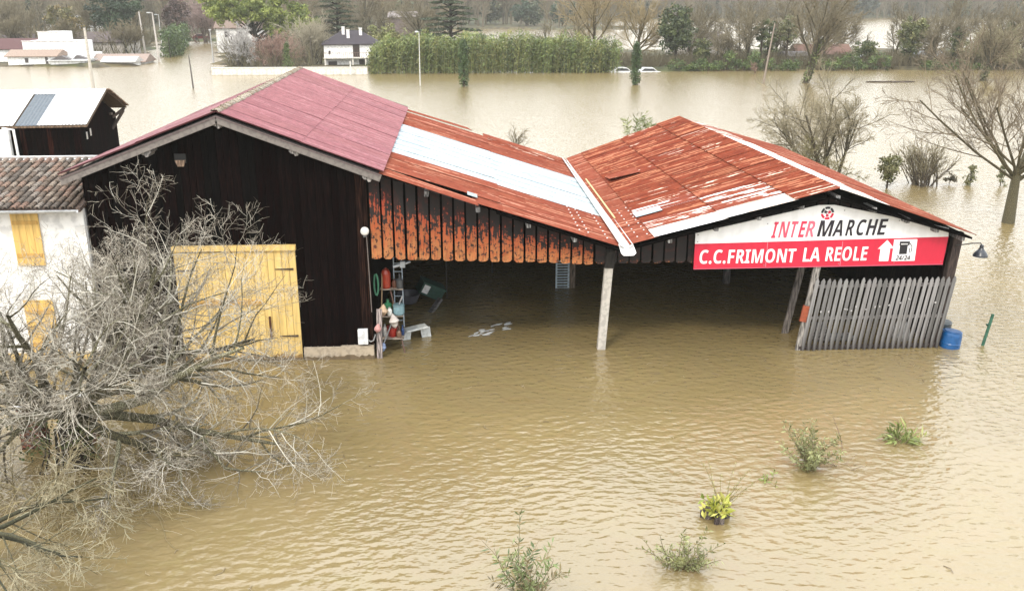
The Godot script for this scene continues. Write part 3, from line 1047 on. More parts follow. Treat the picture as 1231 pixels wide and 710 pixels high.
# ---------------------------------------------------------------- white house at the left edge
func build_left_house() -> void:
	var t := thing("white_house", "white rendered farmhouse with canal tile roof and ochre shutters", "house")
	var rng := rnd(303)
	var zf := -24.98
	var w := MB.new()
	w.col = lin(0.86, 0.85, 0.82)
	w.bx(-17.0, -10.24, -0.6, 4.58, zf - 0.4, zf)
	w.bx(-10.64, -10.24, -0.6, 4.6, -29.5, zf - 0.4)
	w.bx(-17.0, -10.64, -0.6, 5.2, -29.5, -29.2)
	part("wall", w, M.plaster, t)
	var pl := MB.new()
	pl.col = srgb(206, 176, 112)
	pl.bx(-17.0, -10.22, -0.6, 0.4, zf - 0.01, zf + 0.03)
	part("plinth", pl, M.plaster, t)
	tide_mark(t, -14.5, -10.23, zf + 0.036, 0.17, lin(0.2, 0.15, 0.08), rng)
	# shutters
	for e in [[-12.16, -11.42, 2.98, 4.5], [-12.2, -11.4, 0.36, 1.98]]:
		var s := Node3D.new()
		put(s, "shutter", t)
		var nb := 4
		for k in nb:
			var m := MB.new()
			m.col = srgb(220, 182, 106) * rng.randf_range(0.94, 1.05)
			var ww: float = (e[1] - e[0]) / nb
			m.bx(e[0] + ww * k + 0.004, e[0] + ww * (k + 1) - 0.004, e[2], e[3], zf + 0.02, zf + 0.055)
			part("board", m, M.paint_wood, s)
		for f in [0.2, 0.8]:
			var m := MB.new()
			m.col = srgb(200, 158, 84)
			var y := lerpf(e[2], e[3], f)
			m.bx(e[0] + 0.04, e[1] - 0.04, y - 0.05, y + 0.05, zf + 0.055, zf + 0.08)
			part("batten", m, M.paint_wood, s)
	# roof slab and tiles
	var rf := Node3D.new()
	put(rf, "roof", t)
	var eave := Vector3(0, 4.64, -24.62)
	var top := Vector3(0, 5.36, -28.25)
	var sl := MB.new()
	sl.col = lin(0.12, 0.08, 0.06)
	sl.hexa([Vector3(-17.0, eave.y - 0.1, eave.z), Vector3(-10.15, eave.y - 0.1, eave.z), Vector3(-10.15, top.y - 0.1, top.z), Vector3(-17.0, top.y - 0.1, top.z), Vector3(-17.0, eave.y, eave.z), Vector3(-10.15, eave.y, eave.z), Vector3(-10.15, top.y, top.z), Vector3(-17.0, top.y, top.z)])
	part("roof_bed", sl, M.clay, rf)
	var kinds := []
	for k in 6:
		var m := MB.new()
		m.col = [lin(0.29, 0.185, 0.13), lin(0.24, 0.145, 0.1), lin(0.31, 0.245, 0.185), lin(0.17, 0.125, 0.09), lin(0.28, 0.235, 0.19), lin(0.13, 0.105, 0.08)][k]
		for i in 6:
			var a0 := PI * i / 6.0
			var a1 := PI * (i + 1) / 6.0
			m.quad(Vector3(cos(a0) * 0.085, sin(a0) * 0.065, 0.21), Vector3(cos(a1) * 0.085, sin(a1) * 0.065, 0.21), Vector3(cos(a1) * 0.068, sin(a1) * 0.055, -0.21), Vector3(cos(a0) * 0.068, sin(a0) * 0.055, -0.21))
			m.quad(Vector3(cos(a0) * 0.068, sin(a0) * 0.05, 0.21), Vector3(cos(a1) * 0.068, sin(a1) * 0.05, 0.21), Vector3(cos(a1) * 0.085, sin(a1) * 0.065, 0.21), Vector3(cos(a0) * 0.085, sin(a0) * 0.065, 0.21))
		kinds.append(m.mesh(M.clay))
	var tilt := Basis(Vector3.RIGHT, atan2(top.y - eave.y, eave.z - top.z) - 0.03)
	for i in 22:
		var x := -14.85 + i * 0.213
		for j in 10:
			var f := (j + 0.5) / 10.0
			var p := eave.lerp(top, f)
			shared("roof_tile", kinds[rng.randi() % 6], rf, Transform3D(Basis(Vector3.UP, rng.randf_range(-0.07, 0.07)) * tilt, Vector3(x + rng.randf_range(-0.015, 0.015), p.y + 0.015 + rng.randf() * 0.012, p.z + 0.05)))
	var fl := MB.new()
	fl.col = lin(0.6, 0.58, 0.56)
	fl.bar(Vector3(-17, 5.42, -28.3), Vector3(-10.6, 5.42, -28.3), 0.12, 0.08)
	part("flashing", fl, M.metal, rf)
	var gt := MB.new()
	gt.col = lin(0.5, 0.51, 0.52)
	for i in 6:
		var a0 := PI + PI * i / 6.0
		var a1 := PI + PI * (i + 1) / 6.0
		gt.quad(Vector3(-17, 4.6 + sin(a0) * 0.07, -24.55 - cos(a0) * 0.07), Vector3(-17, 4.6 + sin(a1) * 0.07, -24.55 - cos(a1) * 0.07), Vector3(-10.2, 4.6 + sin(a1) * 0.07, -24.55 - cos(a1) * 0.07), Vector3(-10.2, 4.6 + sin(a0) * 0.07, -24.55 - cos(a0) * 0.07))
	part("gutter", gt, M.metal, t)

# ---------------------------------------------------------------- small dark barn behind it
func build_rear_barn() -> void:
	var t := thing("rear_barn", "small dark plank barn with bright white metal roof behind the tile roof", "barn")
	var rng := rnd(404)
	var z0 := -36.3
	var z1 := -40.2
	var xr := -14.55
	var xl := -21.0
	var w := MB.new()
	w.col = lin(0.012, 0.01, 0.01)
	w.bx(xl, xr - 0.05, -0.5, 5.3, z0 - 0.1, z0 - 0.04)
	w.bx(xl, xr - 0.05, -0.5, 5.3, z1, z1 - 0.06)
	w.bx(xl, xl + 0.06, -0.5, 5.3, z1, z0 - 0.1)
	var wall := part("wall", w, M.black_wood, t)
	var x := xl
	while x < xr - 0.05:
		var m := MB.new()
		m.col = lin(0.009, 0.0055, 0.0055) * rng.randf_range(0.6, 1.5)
		if rng.randf() < 0.12:
			m.col = lin(0.04, 0.016, 0.012)
		m.bx(x + 0.006, minf(x + 0.2, xr) - 0.006, -0.4, 5.33, z0 - 0.04, z0 - 0.005 + rng.randf() * 0.01)
		part("wall_board", m, M.black_wood, wall)
		x += 0.2
	var z := z0 - 0.01
	while z > z1:
		var m := MB.new()
		m.col = lin(0.009, 0.0055, 0.0055) * rng.randf_range(0.6, 1.5)
		var ya := 5.3 + (1.0 - absf(z + 38.4) / 2.1) * 0.95
		var yb := 5.3 + (1.0 - absf(z - 0.2 + 38.4) / 2.1) * 0.95
		m.hexa([Vector3(xr - 0.04, -0.4, z), Vector3(xr, -0.4, z), Vector3(xr, -0.4, z - 0.19), Vector3(xr - 0.04, -0.4, z - 0.19), Vector3(xr - 0.04, ya, z), Vector3(xr, ya, z), Vector3(xr, yb, z - 0.19), Vector3(xr - 0.04, yb, z - 0.19)])
		part("wall_board", m, M.black_wood, wall)
		z -= 0.2
	for e in [[-36.95, 5.0], [-37.35, 5.08]]:
		var m := MB.new()
		m.col = lin(0.75, 0.7, 0.62)
		m.bx(xr, xr + 0.02, e[1] - 0.28, e[1], e[0] - 0.05, e[0] + 0.05)
		part("vent", m, M.plain, t)
	var rf := Node3D.new()
	put(rf, "roof", t)
	var fr := Vector3(-14.12, 5.4, -36.0)
	var tr := Vector3(-14.12, 6.5, -38.5)
	var fl := Vector3(-21.4, 5.32, -36.0)
	var tl := Vector3(-21.4, 6.45, -38.5)
	var br := Vector3(-14.12, 5.62, -40.5)
	var bl := Vector3(-21.4, 5.6, -40.5)
	roof_grid(rf, tr, tl, fl, fr, 8, 1, 0.13, 0.012, func(i, _j): return null if i == 2 else "chalk_sheet", rng)
	var sk := MB.new()
	sk.col = lin(0.1, 0.12, 0.14)
	sk.sheet(tr.lerp(tl, 0.255).lerp(fr.lerp(fl, 0.255), 0.12), tr.lerp(tl, 0.37).lerp(fr.lerp(fl, 0.37), 0.12), fr.lerp(fl, 0.37), fr.lerp(fl, 0.255), 0.13, 0.012, Vector2(0, 0))
	part("skylight_sheet", sk, M.plain, rf)
	var sk2 := MB.new()
	sk2.col = Color(1, 1, 1)
	sk2.sheet(tr.lerp(tl, 0.24), tr.lerp(tl, 0.385), tr.lerp(tl, 0.385).lerp(fr.lerp(fl, 0.385), 0.14) + Vector3(0, 0.02, 0), tr.lerp(tl, 0.24).lerp(fr.lerp(fl, 0.24), 0.14) + Vector3(0, 0.02, 0), 0.13, 0.012, Vector2(0, 0))
	part("roof_sheet", sk2, M.chalk_sheet, rf)
	var dk := MB.new()
	dk.col = lin(0.2, 0.13, 0.08)
	var dn := Vector3(0, -0.09, 0)
	var dn2 := Vector3(0, -0.03, 0)
	dk.hexa([fl + dn, fr + dn, tr + dn, tl + dn, fl + dn2, fr + dn2, tr + dn2, tl + dn2])
	dk.hexa([tl + dn, tr + dn, br + dn, bl + dn, tl + dn2, tr + dn2, br + dn2, bl + dn2])
	part("roof_deck", dk, M.wood, rf)
	var kt := MB.new()
	kt.col = lin(0.36, 0.24, 0.16)
	for i in 6:
		var f := i / 6.0
		kt.bar(tr.lerp(br, f) + Vector3(0.03, 0.0, 0), tr.lerp(br, f + 0.16) + Vector3(0.03, 0.02, 0), 0.16, 0.05)
	part("verge_tiles", kt, M.clay, rf)
	for e in [[Vector3(xr, 5.2, -39.9), Vector3(-14.15, 5.55, -40.3)], [Vector3(xr, 4.75, -39.7), Vector3(-14.2, 5.45, -40.3)], [Vector3(xr, 5.35, -39.9), Vector3(-14.15, 5.5, -38.6)]]:
		var m := MB.new()
		m.col = lin(0.09, 0.06, 0.045)
		m.bar(e[0], e[1], 0.08, 0.1)
		part("brace", m, M.wood, t)
	var wp := MB.new()
	wp.col = lin(0.8, 0.8, 0.78)
	wp.tube(PackedVector3Array([Vector3(-16.75, 4.2, -35.8), Vector3(-16.8, 5.25, -35.85), Vector3(-17.2, 5.3, -35.85)]), 0.05, 0.05, 8, true)
	part("downpipe", wp, M.plain, t)
	var ww := MB.new()
	ww.col = lin(0.85, 0.85, 0.83)
	ww.bx(-19.0, -16.95, 3.5, 5.25, -35.9, -35.7)
	part("wall_panel", ww, M.plaster, t)

# ---------------------------------------------------------------- lettering
func lettering(called: String, s: String, x0: float, x1: float, y0: float, y1: float, z: float, shear: float, k: Color, parent: Node, bold := true, squash := 0.0) -> void:
	var f := SystemFont.new()
	f.font_names = PackedStringArray(["Droid Sans"])
	f.font_weight = 700 if bold else 400
	var tm := TextMesh.new()
	tm.text = s
	tm.font = f
	tm.font_size = 64
	tm.depth = 0.01
	var arr := tm.get_mesh_arrays()
	var vv: PackedVector3Array = arr[Mesh.ARRAY_VERTEX]
	var nn: PackedVector3Array = arr[Mesh.ARRAY_NORMAL]
	var ii: PackedInt32Array = arr[Mesh.ARRAY_INDEX] if arr[Mesh.ARRAY_INDEX] != null else PackedInt32Array(range(vv.size()))
	var lo := Vector3(1e9, 1e9, 1e9)
	var hi := -lo
	for p in vv:
		lo = lo.min(p)
		hi = hi.max(p)
	var b := MB.new()
	b.col = k
	for i in vv.size():
		var p := vv[i]
		var fx := (p.x - lo.x) / (hi.x - lo.x)
		var fy := (p.y - lo.y) / (hi.y - lo.y)
		var fz := (p.z - lo.z) / maxf(hi.z - lo.z, 1e-6)
		var y := lerpf(y0, y1, fy)
		b.vert(Vector3(lerpf(x0, x1 - shear * (y1 - y0), fx) + shear * (y - y0), y, z + fz * 0.006), nn[i], Vector2(fx, fy))
	b.ix = ii
	part(called, b, M.print, parent)

func build_sign() -> void:
	var zs := -24.93
	var t := thing("advertising_sign", "white and red gable shaped supermarket sign with INTERMARCHE lettering", "sign", Vector3(0, 0, zs))
	var X := func(px: float) -> float: return 6.70 + (px - 834.0) * 0.02459
	var b := MB.new()
	b.col = lin(0.86, 0.86, 0.86)
	var xl: float = 6.69
	var xr: float = 14.12
	b.prism(Transform3D(), PackedVector2Array([Vector2(xl, 3.32), Vector2(xr, 3.42), Vector2(xr - 0.02, 3.68), Vector2(10.65, 4.40), Vector2(10.2, 4.40), Vector2(xl, 3.63)]), 0.03)
	part("white_panel", b, M.print, t)
	var r := MB.new()
	r.col = srgb(196, 30, 60)
	r.prism(Transform3D(Basis(), Vector3(0, 0, 0.004)), PackedVector2Array([Vector2(xl, 2.58), Vector2(xr - 0.05, 2.60), Vector2(xr, 3.42), Vector2(xl, 3.32)]), 0.034)
	part("red_panel", r, M.print, t)
	for fx in [[6.76, 3.58], [6.76, 3.38], [6.76, 2.65], [8.75, 3.88], [8.75, 2.65], [10.95, 4.24], [10.95, 2.66], [12.6, 3.92], [12.6, 2.67], [14.02, 3.6], [14.0, 2.68]]:
		var fxm := MB.new()
		fxm.col = lin(0.3, 0.28, 0.27)
		fxm.lathe(Transform3D(Basis(Vector3.RIGHT, PI / 2), Vector3(fx[0], fx[1], 0.004)), [Vector2(0.018, 0.0), Vector2(0.014, 0.01), Vector2(0.0, 0.012)], 7)
		part("fixing", fxm, M.metal, t)
	# faint joints between the panels of the board
	for jx in [8.8, 11.0]:
		var j := MB.new()
		j.col = srgb(226, 150, 165)
		j.bx(jx - 0.006, jx + 0.006, 2.6, 3.33, 0.003, 0.0065)
		part("panel_joint", j, M.print, t)
	var fr := MB.new()
	fr.col = lin(0.55, 0.1, 0.16)
	fr.bar(Vector3(xl, 2.575, 0.0), Vector3(xr - 0.05, 2.595, 0.0), 0.03, 0.02)
	part("frame_edge", fr, M.print, t)
	var z := 0.006
	var pink := [srgb(214, 58, 88), srgb(222, 84, 108), srgb(224, 88, 112), srgb(214, 50, 82), srgb(228, 104, 124)]
	var word := "INTER"
	var cuts := [[922.5, 930.5], [931, 944], [943.5, 954], [954.5, 964], [963, 976]]
	for k in 5:
		lettering("letter", word[k], X.call(cuts[k][0]), X.call(cuts[k][1]), 3.46 + k * 0.004, 3.93 + k * 0.004, z, 0.16, pink[k], t)
	word = "MARCHE"
	cuts = [[977, 996.5], [995, 1010], [1010.5, 1022.5], [1022.5, 1035], [1035, 1048.5], [1048.5, 1060.5]]
	for k in 6:
		lettering("letter", word[k], X.call(cuts[k][0]), X.call(cuts[k][1]), 3.485 + k * 0.004, 3.955 + k * 0.004, z, 0.16, srgb(30, 28, 38), t)
	var white := lin(0.86, 0.85, 0.85)
	lettering("slogan", "C.C.FRIMONT", X.call(839.5), X.call(954.5), 2.72, 3.14, z + 0.003, 0.05, white, t)
	lettering("slogan", "LA", X.call(963), X.call(984), 2.745, 3.16, z + 0.003, 0.05, white, t)
	lettering("slogan", "REOLE", X.call(990), X.call(1040.5), 2.75, 3.17, z + 0.003, 0.05, white, t)
	# arrow
	var ax: float = X.call(1061.5)
	var ar := MB.new()
	ar.col = white
	ar.prism(Transform3D(Basis(), Vector3(ax, 2.72, z + 0.006)), PackedVector2Array([Vector2(-0.155, 0), Vector2(0.125, 0), Vector2(0.135, 0.38), Vector2(0.25, 0.38), Vector2(0.02, 0.63), Vector2(-0.23, 0.37), Vector2(-0.15, 0.37)]), 0.006)
	part("arrow", ar, M.print, t)
	# pump pictogram
	var pl: float = X.call(1070.5)
	var pr: float = X.call(1098.5)
	var pc := (pl + pr) / 2
	var pw := MB.new()
	pw.col = lin(0.86, 0.86, 0.86)
	pw.bx(pl, pr, 2.715, 3.36, z - 0.004, z + 0.003)
	var pic := part("pictogram", pw, M.print, t)
	var pk := MB.new()
	pk.col = lin(0.015, 0.015, 0.018)
	pk.prism(Transform3D(Basis(), Vector3(pc - 0.02, 0, z + 0.006)), PackedVector2Array([Vector2(-0.13, 2.92), Vector2(0.1, 2.92), Vector2(0.1, 3.17), Vector2(0.15, 3.19), Vector2(0.15, 3.3), Vector2(-0.15, 3.3), Vector2(-0.15, 3.19), Vector2(-0.13, 3.17)]), 0.003)
	part("pump", pk, M.print, pic)
	var ps := MB.new()
	ps.col = lin(0.8, 0.8, 0.8)
	ps.bx(pc - 0.13, pc + 0.08, 3.21, 3.235, z + 0.006, z + 0.008)
	part("pump_screen", ps, M.print, pic)
	var ph := MB.new()
	ph.col = lin(0.015, 0.015, 0.018)
	ph.tube(PackedVector3Array([Vector3(pc + 0.13, 3.25, z + 0.004), Vector3(pc + 0.21, 3.15, z + 0.004), Vector3(pc + 0.21, 3.0, z + 0.004), Vector3(pc + 0.17, 2.96, z + 0.004), Vector3(pc + 0.14, 3.1, z + 0.004)]), 0.012, 0.012, 5)
	part("hose", ph, M.print, pic)
	lettering("hours", "24/24", pc - 0.23, pc + 0.21, 2.745, 2.88, z + 0.005, 0.1, srgb(40, 30, 36), pic)
	# round red and black emblem under the peak
	var em := Node3D.new()
	put(em, "emblem", t)
	var ec := Vector3(10.46, 4.165, z)
	for k in 6:
		var m := MB.new()
		m.col = srgb(206, 26, 66) if k in [3, 4, 5] else lin(0.02, 0.02, 0.025)
		var a0 := TAU * k / 6.0 + 0.1
		var pts := PackedVector2Array()
		for i in 5:
			var a := a0 + i * 0.22
			pts.append(Vector2(cos(a), sin(a)) * 0.19)
		for i in 5:
			var a := a0 + 0.95 - i * 0.22
			pts.append(Vector2(cos(a), sin(a)) * 0.125)
		m.prism(Transform3D(Basis(), ec), pts, 0.004)
		part("petal", m, M.print, em)
	for k in 3:
		var m := MB.new()
		m.col = [srgb(206, 26, 66), lin(0.03, 0.02, 0.03), srgb(190, 40, 80)][k]
		var a := TAU * k / 3.0 + 0.5
		var cen := ec + Vector3(cos(a), sin(a), 0) * 0.055
		m.prism(Transform3D(Basis(Vector3(0, 0, 1), a), cen), PackedVector2Array([Vector2(-0.05, -0.035), Vector2(0.045, -0.04), Vector2(0.06, 0.0), Vector2(0.03, 0.045), Vector2(-0.02, 0.03)]), 0.004)
		part("petal", m, M.print, em)

# ---------------------------------------------------------------- picket screen
func build_fence() -> void:
	var t := thing("picket_fence", "grey weathered picket screen leaning across the shed end below the sign", "fence")
	var rng := rnd(505)
	for k in 25:
		var x := 10.12 + k * 0.171
		var m := MB.new()
		var g := rng.randf_range(0.13, 0.28)
		m.col = lin(g * 1.03, g, g * 0.98)
		var w := rng.randf_range(0.1, 0.118)
		var lean := 0.115 + rng.randf_range(-0.008, 0.008)
		var top := 2.22 + rng.randf_range(-0.025, 0.025)
		var basis := Basis(Vector3(1, 0, 0), Vector3(lean, 1, 0), Vector3(0, 0, 1))
		m.prism(Transform3D(basis, Vector3(x, 0.0, -24.86 + rng.randf_range(-0.008, 0.008))), PackedVector2Array([Vector2(-w / 2, -0.3), Vector2(w / 2, -0.3), Vector2(w / 2, 0.12 + rng.randf() * 0.1), Vector2(w / 2, 0.42), Vector2(w / 2, top - 0.09), Vector2(0.01, top), Vector2(-0.01, top), Vector2(-w / 2, top - 0.09), Vector2(-w / 2, 0.42), Vector2(-w / 2, 0.12 + rng.randf() * 0.1)]), 0.028)
		for i in m.v.size():  # tide stain
			if m.v[i].y < 0.3:
				m.c[i] = lin(0.035, 0.026, 0.022)
		part("picket", m, M.paint_wood, t)
	for y in [0.08, 1.0, 1.98]:
		var m := MB.new()
		m.col = lin(0.2, 0.185, 0.18) if y > 0.5 else lin(0.06, 0.045, 0.04)
		m.bar(Vector3(10.0 + y * 0.135, y, -24.93), Vector3(14.24 + y * 0.135, y, -24.93), 0.07, 0.1, Vector3.UP, 0.008)
		part("rail", m, M.wood_x, t)
	# scraps of white sheeting caught on the pickets
	for k in 13:
		var m := MB.new()
		m.col = lin(0.42, 0.41, 0.4)
		var x := rng.randf_range(10.3, 13.9)
		var y := 1.12 + (x - 10.3) * 0.13 + rng.randf_range(-0.05, 0.12)
		if k > 11:
			y = rng.randf_range(0.25, 1.5)
		var q := PackedVector2Array()
		for i in 6:
			var a := TAU * i / 6.0
			q.append(Vector2(cos(a), sin(a)) * rng.randf_range(0.012, 0.045))
		m.prism(Transform3D(Basis(Vector3.UP, rng.randf_range(-0.4, 0.4)), Vector3(x + y * 0.135, y, -24.83)), q, 0.008)
		part("scrap", m, M.plain, t)
	# stored bits behind the pickets
	var names := [["old_crate", "faded wooden crate standing behind the left pickets", "crate", 10.9, 0.5, 0.35, 0.5, lin(0.3, 0.28, 0.27)], ["board_stack", "pale plank stack lying behind the middle pickets", "planks", 11.5, 0.52, 1.0, 0.12, lin(0.5, 0.49, 0.48)], ["bag", "crumpled pale sack behind the right pickets", "sack", 13.5, 0.5, 0.4, 0.55, lin(0.55, 0.54, 0.52)]]
	for e in names:
		var o := thing(e[0], e[1], e[2], Vector3(e[3], 0, -25.7))
		var cnt := 4 if e[0] != "bag" else 1
		for k in cnt:
			var m := MB.new()
			m.col = e[7] * rng.randf_range(0.8, 1.15)
			var wid: float = e[5]
			var hh: float = e[6]
			if e[0] == "bag":
				m.lathe(Transform3D(Basis(), Vector3(0, -0.1, 0)), [Vector2(0.25, 0), Vector2(0.3, 0.2), Vector2(0.24, 0.5), Vector2(0.1, 0.72), Vector2(0.16, 0.8), Vector2(0.0, 0.78)], 9)
			else:
				m.bx(-wid / 2, wid / 2, hh * k / cnt + 0.05, hh * (k + 1) / cnt + 0.03, -0.2, 0.2)
			part("sackcloth" if e[0] == "bag" else "plank", m, M.wood_x if e[0] != "bag" else M.plaster, o)

# ---------------------------------------------------------------- odds and ends about the barn
func canister(called: String, label: String, cat: String, at: Vector3, k: Color, prof: Array, sides := 12, tilt := Basis(), lid := true) -> Node3D:
	var o := thing(called, label, cat, at)
	var m := MB.new()
	m.col = k
	m.lathe(Transform3D(tilt, Vector3.ZERO), prof, sides)
	part("shell", m, M.gloss, o)
	if lid:
		var q := MB.new()
		q.col = k * 0.6
		var e: Vector2 = prof[prof.size() - 1]
		q.lathe(Transform3D(tilt, Vector3.ZERO), [Vector2(maxf(e.x, 0.03), e.y), Vector2(maxf(e.x, 0.03) * 0.9, e.y + 0.03), Vector2(0, e.y + 0.035)], sides)
		part("cap", q, M.plain, o)
	return o

func build_small_things() -> void:
	var rng := rnd(606)
	# enamel yard lamp on its arm
	var lp := thing("yard_lamp", "black enamel yard lamp hanging from an arm at the shed corner", "lamp", Vector3(15.24, 2.78, -25.05))
	var sh := MB.new()
	sh.col = lin(0.03, 0.035, 0.04)
	sh.lathe(Transform3D(), [Vector2(0.21, 0.0), Vector2(0.2, 0.05), Vector2(0.15, 0.13), Vector2(0.09, 0.2), Vector2(0.06, 0.25), Vector2(0.055, 0.34), Vector2(0.0, 0.36)], 18)
	part("lamp_shade", sh, M.gloss, lp)
	var inn := MB.new()
	inn.col = lin(0.6, 0.6, 0.58)
	inn.lathe(Transform3D(), [Vector2(0.03, 0.22), Vector2(0.09, 0.18), Vector2(0.14, 0.11), Vector2(0.19, 0.03), Vector2(0.2, 0.0)], 18)
	part("reflector", inn, M.gloss, lp)
	var arm := MB.new()
	arm.col = lin(0.05, 0.045, 0.04)
	arm.tube(PackedVector3Array([Vector3(0, 0.33, 0), Vector3(-0.05, 0.4, 0), Vector3(-0.3, 0.4, 0), Vector3(-0.78, 0.34, 0)]), 0.018, 0.018, 6, true)
	part("arm", arm, M.metal, lp)
	# barrels
	var drum := [Vector2(0.0, -0.3), Vector2(0.26, -0.3), Vector2(0.285, -0.1), Vector2(0.29, 0.12), Vector2(0.3, 0.14), Vector2(0.29, 0.16), Vector2(0.285, 0.4), Vector2(0.27, 0.48), Vector2(0.28, 0.5), Vector2(0.255, 0.5)]
	canister("blue_barrel", "blue plastic barrel floating at the shed corner beside the pickets", "barrel", Vector3(14.68, -0.02, -24.95), srgb(18, 78, 132), drum, 20, Basis(Vector3(0, 0, 1), -0.1) * Basis(Vector3(1, 0, 0), -0.06))
	canister("dark_drum", "dark grey open drum half hidden behind the blue barrel", "drum", Vector3(14.72, 0.05, -25.55), lin(0.05, 0.06, 0.07), [Vector2(0.0, -0.3), Vector2(0.23, -0.3), Vector2(0.25, 0.45), Vector2(0.26, 0.52), Vector2(0.24, 0.53)], 16)
	# green stake
	var sk := MB.new()
	sk.col = lin(0.04, 0.13, 0.09)
	sk.bar(Vector3(15.66, -0.4, -24.98), Vector3(15.88, 1.0, -24.98), 0.05, 0.05)
	sk.bar(Vector3(15.66, -0.4, -24.96), Vector3(15.88, 1.0, -24.96), 0.012, 0.09)
	sk.bx(15.76, 15.84, 0.62, 0.68, -25.03, -24.94)
	solo("green_stake", sk, M.metal, "leaning green metal stake in the water right of the blue barrel", "stake")
	# white meter cupboard, round lamp and cable on the barn corner
	var bxn := thing("meter_box", "white electric meter box low on the black barn corner", "meter box", Vector3(-2.86, 0.68, ZW + 0.02))
	var m := MB.new()
	m.col = lin(0.82, 0.83, 0.83)
	m.bx(-0.14, 0.14, -0.22, 0.22, 0.0, 0.14)
	part("cabinet", m, M.plain, bxn)
	m = MB.new()
	m.col = lin(0.7, 0.71, 0.72)
	m.bx(-0.115, 0.115, -0.19, 0.19, 0.14, 0.15)
	part("cover", m, M.plain, bxn)
	m = MB.new()
	m.col = lin(0.3, 0.3, 0.3)
	m.tube(PackedVector3Array([Vector3(0.14, -0.12, 0.05), Vector3(0.22, -0.16, 0.08), Vector3(0.3, -0.12, 0.08), Vector3(0.36, 0.05, 0.05)]), 0.02, 0.02, 6)
	part("cable", m, M.plain, bxn)
	var rl := thing("round_wall_lamp", "small round white wall lamp high on the barn corner", "lamp", Vector3(-2.66, 3.8, ZW + 0.03))
	m = MB.new()
	m.col = lin(0.85, 0.84, 0.8)
	m.lathe(Transform3D(Basis(Vector3.RIGHT, PI / 2), Vector3.ZERO), [Vector2(0.12, 0.0), Vector2(0.12, 0.05), Vector2(0.09, 0.09), Vector2(0.0, 0.11)], 14)
	part("globe", m, M.gloss, rl)
	m = MB.new()
	m.col = lin(0.1, 0.1, 0.1)
	m.bx(-0.05, 0.05, -0.17, -0.1, 0.0, 0.05)
	part("bracket", m, M.plain, rl)
	var wire := MB.new()
	wire.col = lin(0.22, 0.19, 0.17)
	wire.tube(PackedVector3Array([Vector3(-2.62, 3.65, ZW + 0.03), Vector3(-2.60, 2.6, ZW + 0.03), Vector3(-2.58, 1.4, ZW + 0.03)]), 0.012, 0.012, 5)
	solo("wall_cable", wire, M.plain, "thin cable running down the barn corner below the round lamp", "cable")
	# corner plank with flaking whitewash
	m = MB.new()
	m.col = lin(0.4, 0.34, 0.32)
	m.bar(Vector3(-2.42, -0.4, -25.0), Vector3(-2.36, 1.5, -25.02), 0.16, 0.07, Vector3(0, 0, 1), 0.01)
	solo("corner_plank", m, M.wood, "flaking whitewashed plank upright in the water at the barn corner", "plank")
	# the shelf by the opening and what stands on it
	var sf := thing("tool_shelf", "makeshift wooden shelf in the opening beside the barn corner", "shelf", Vector3(-2.05, 0, -25.7))
	for e in [[-0.28, -0.2], [0.26, -0.2], [0.26, 0.25]]:
		m = MB.new()
		m.col = lin(0.2, 0.16, 0.14)
		m.bar(Vector3(e[0], -0.4, e[1]), Vector3(e[0], 2.4 if e[1] < 0 else 1.3, e[1]), 0.05, 0.05)
		part("leg", m, M.wood, sf)
	for y in [0.42, 1.12, 1.85]:
		m = MB.new()
		m.col = lin(0.34, 0.28, 0.23)
		m.bx(-0.33, 0.34, y, y + 0.035, -0.25, 0.3 if y < 1.5 else 0.0)
		part("shelf_board", m, M.wood_x, sf)
	var jar := [Vector2(0, 0), Vector2(0.07, 0), Vector2(0.075, 0.02), Vector2(0.075, 0.16), Vector2(0.05, 0.19), Vector2(0.045, 0.21)]
	var big := [Vector2(0, 0), Vector2(0.12, 0), Vector2(0.135, 0.04), Vector2(0.14, 0.45), Vector2(0.1, 0.55), Vector2(0.05, 0.58)]
	canister("red_gas_bottle", "orange red gas bottle standing on the upper board of the tool shelf", "gas bottle", Vector3(-2.2, 1.89, -25.82), srgb(150, 50, 30), big)
	canister("red_bucket", "small red bucket on the lowest board of the tool shelf", "bucket", Vector3(-2.06, 0.46, -25.6), srgb(150, 40, 32), [Vector2(0, 0), Vector2(0.12, 0), Vector2(0.16, 0.26), Vector2(0.17, 0.28)])
	canister("green_can", "green jerrycan on the middle board of the tool shelf", "can", Vector3(-2.16, 1.16, -25.6), srgb(42, 100, 68), [Vector2(0, 0), Vector2(0.12, 0), Vector2(0.13, 0.03), Vector2(0.12, 0.3), Vector2(0.05, 0.36), Vector2(0.045, 0.42)], 8)
	canister("white_can", "white paint can on the middle board of the tool shelf", "can", Vector3(-2.1, 1.16, -25.45), lin(0.7, 0.7, 0.66), jar)
	canister("grey_pot", "blue grey cooking pot on the middle board at the shelf end", "pot", Vector3(-1.84, 1.16, -25.55), srgb(120, 150, 158), [Vector2(0, 0), Vector2(0.15, 0), Vector2(0.17, 0.04), Vector2(0.17, 0.26), Vector2(0.18, 0.27)])
	canister("orange_tin", "small orange tin on the shelf near the barn wall", "tin", Vector3(-2.3, 1.16, -25.5), srgb(206, 120, 48), jar)
	canister("brown_jar", "small brown jar at the front of the lowest shelf board", "jar", Vector3(-1.86, 0.46, -25.5), lin(0.2, 0.12, 0.08), jar)
	canister("yellow_tin", "small yellow tin at the back of the middle shelf board", "tin", Vector3(-2.0, 1.16, -25.85), srgb(150, 118, 40), jar)
	canister("blue_bottle", "small blue bottle at the right end of the lowest shelf board", "bottle", Vector3(-1.76, 0.46, -25.7), srgb(40, 70, 120), [Vector2(0, 0), Vector2(0.05, 0), Vector2(0.055, 0.16), Vector2(0.02, 0.22), Vector2(0.02, 0.27)])
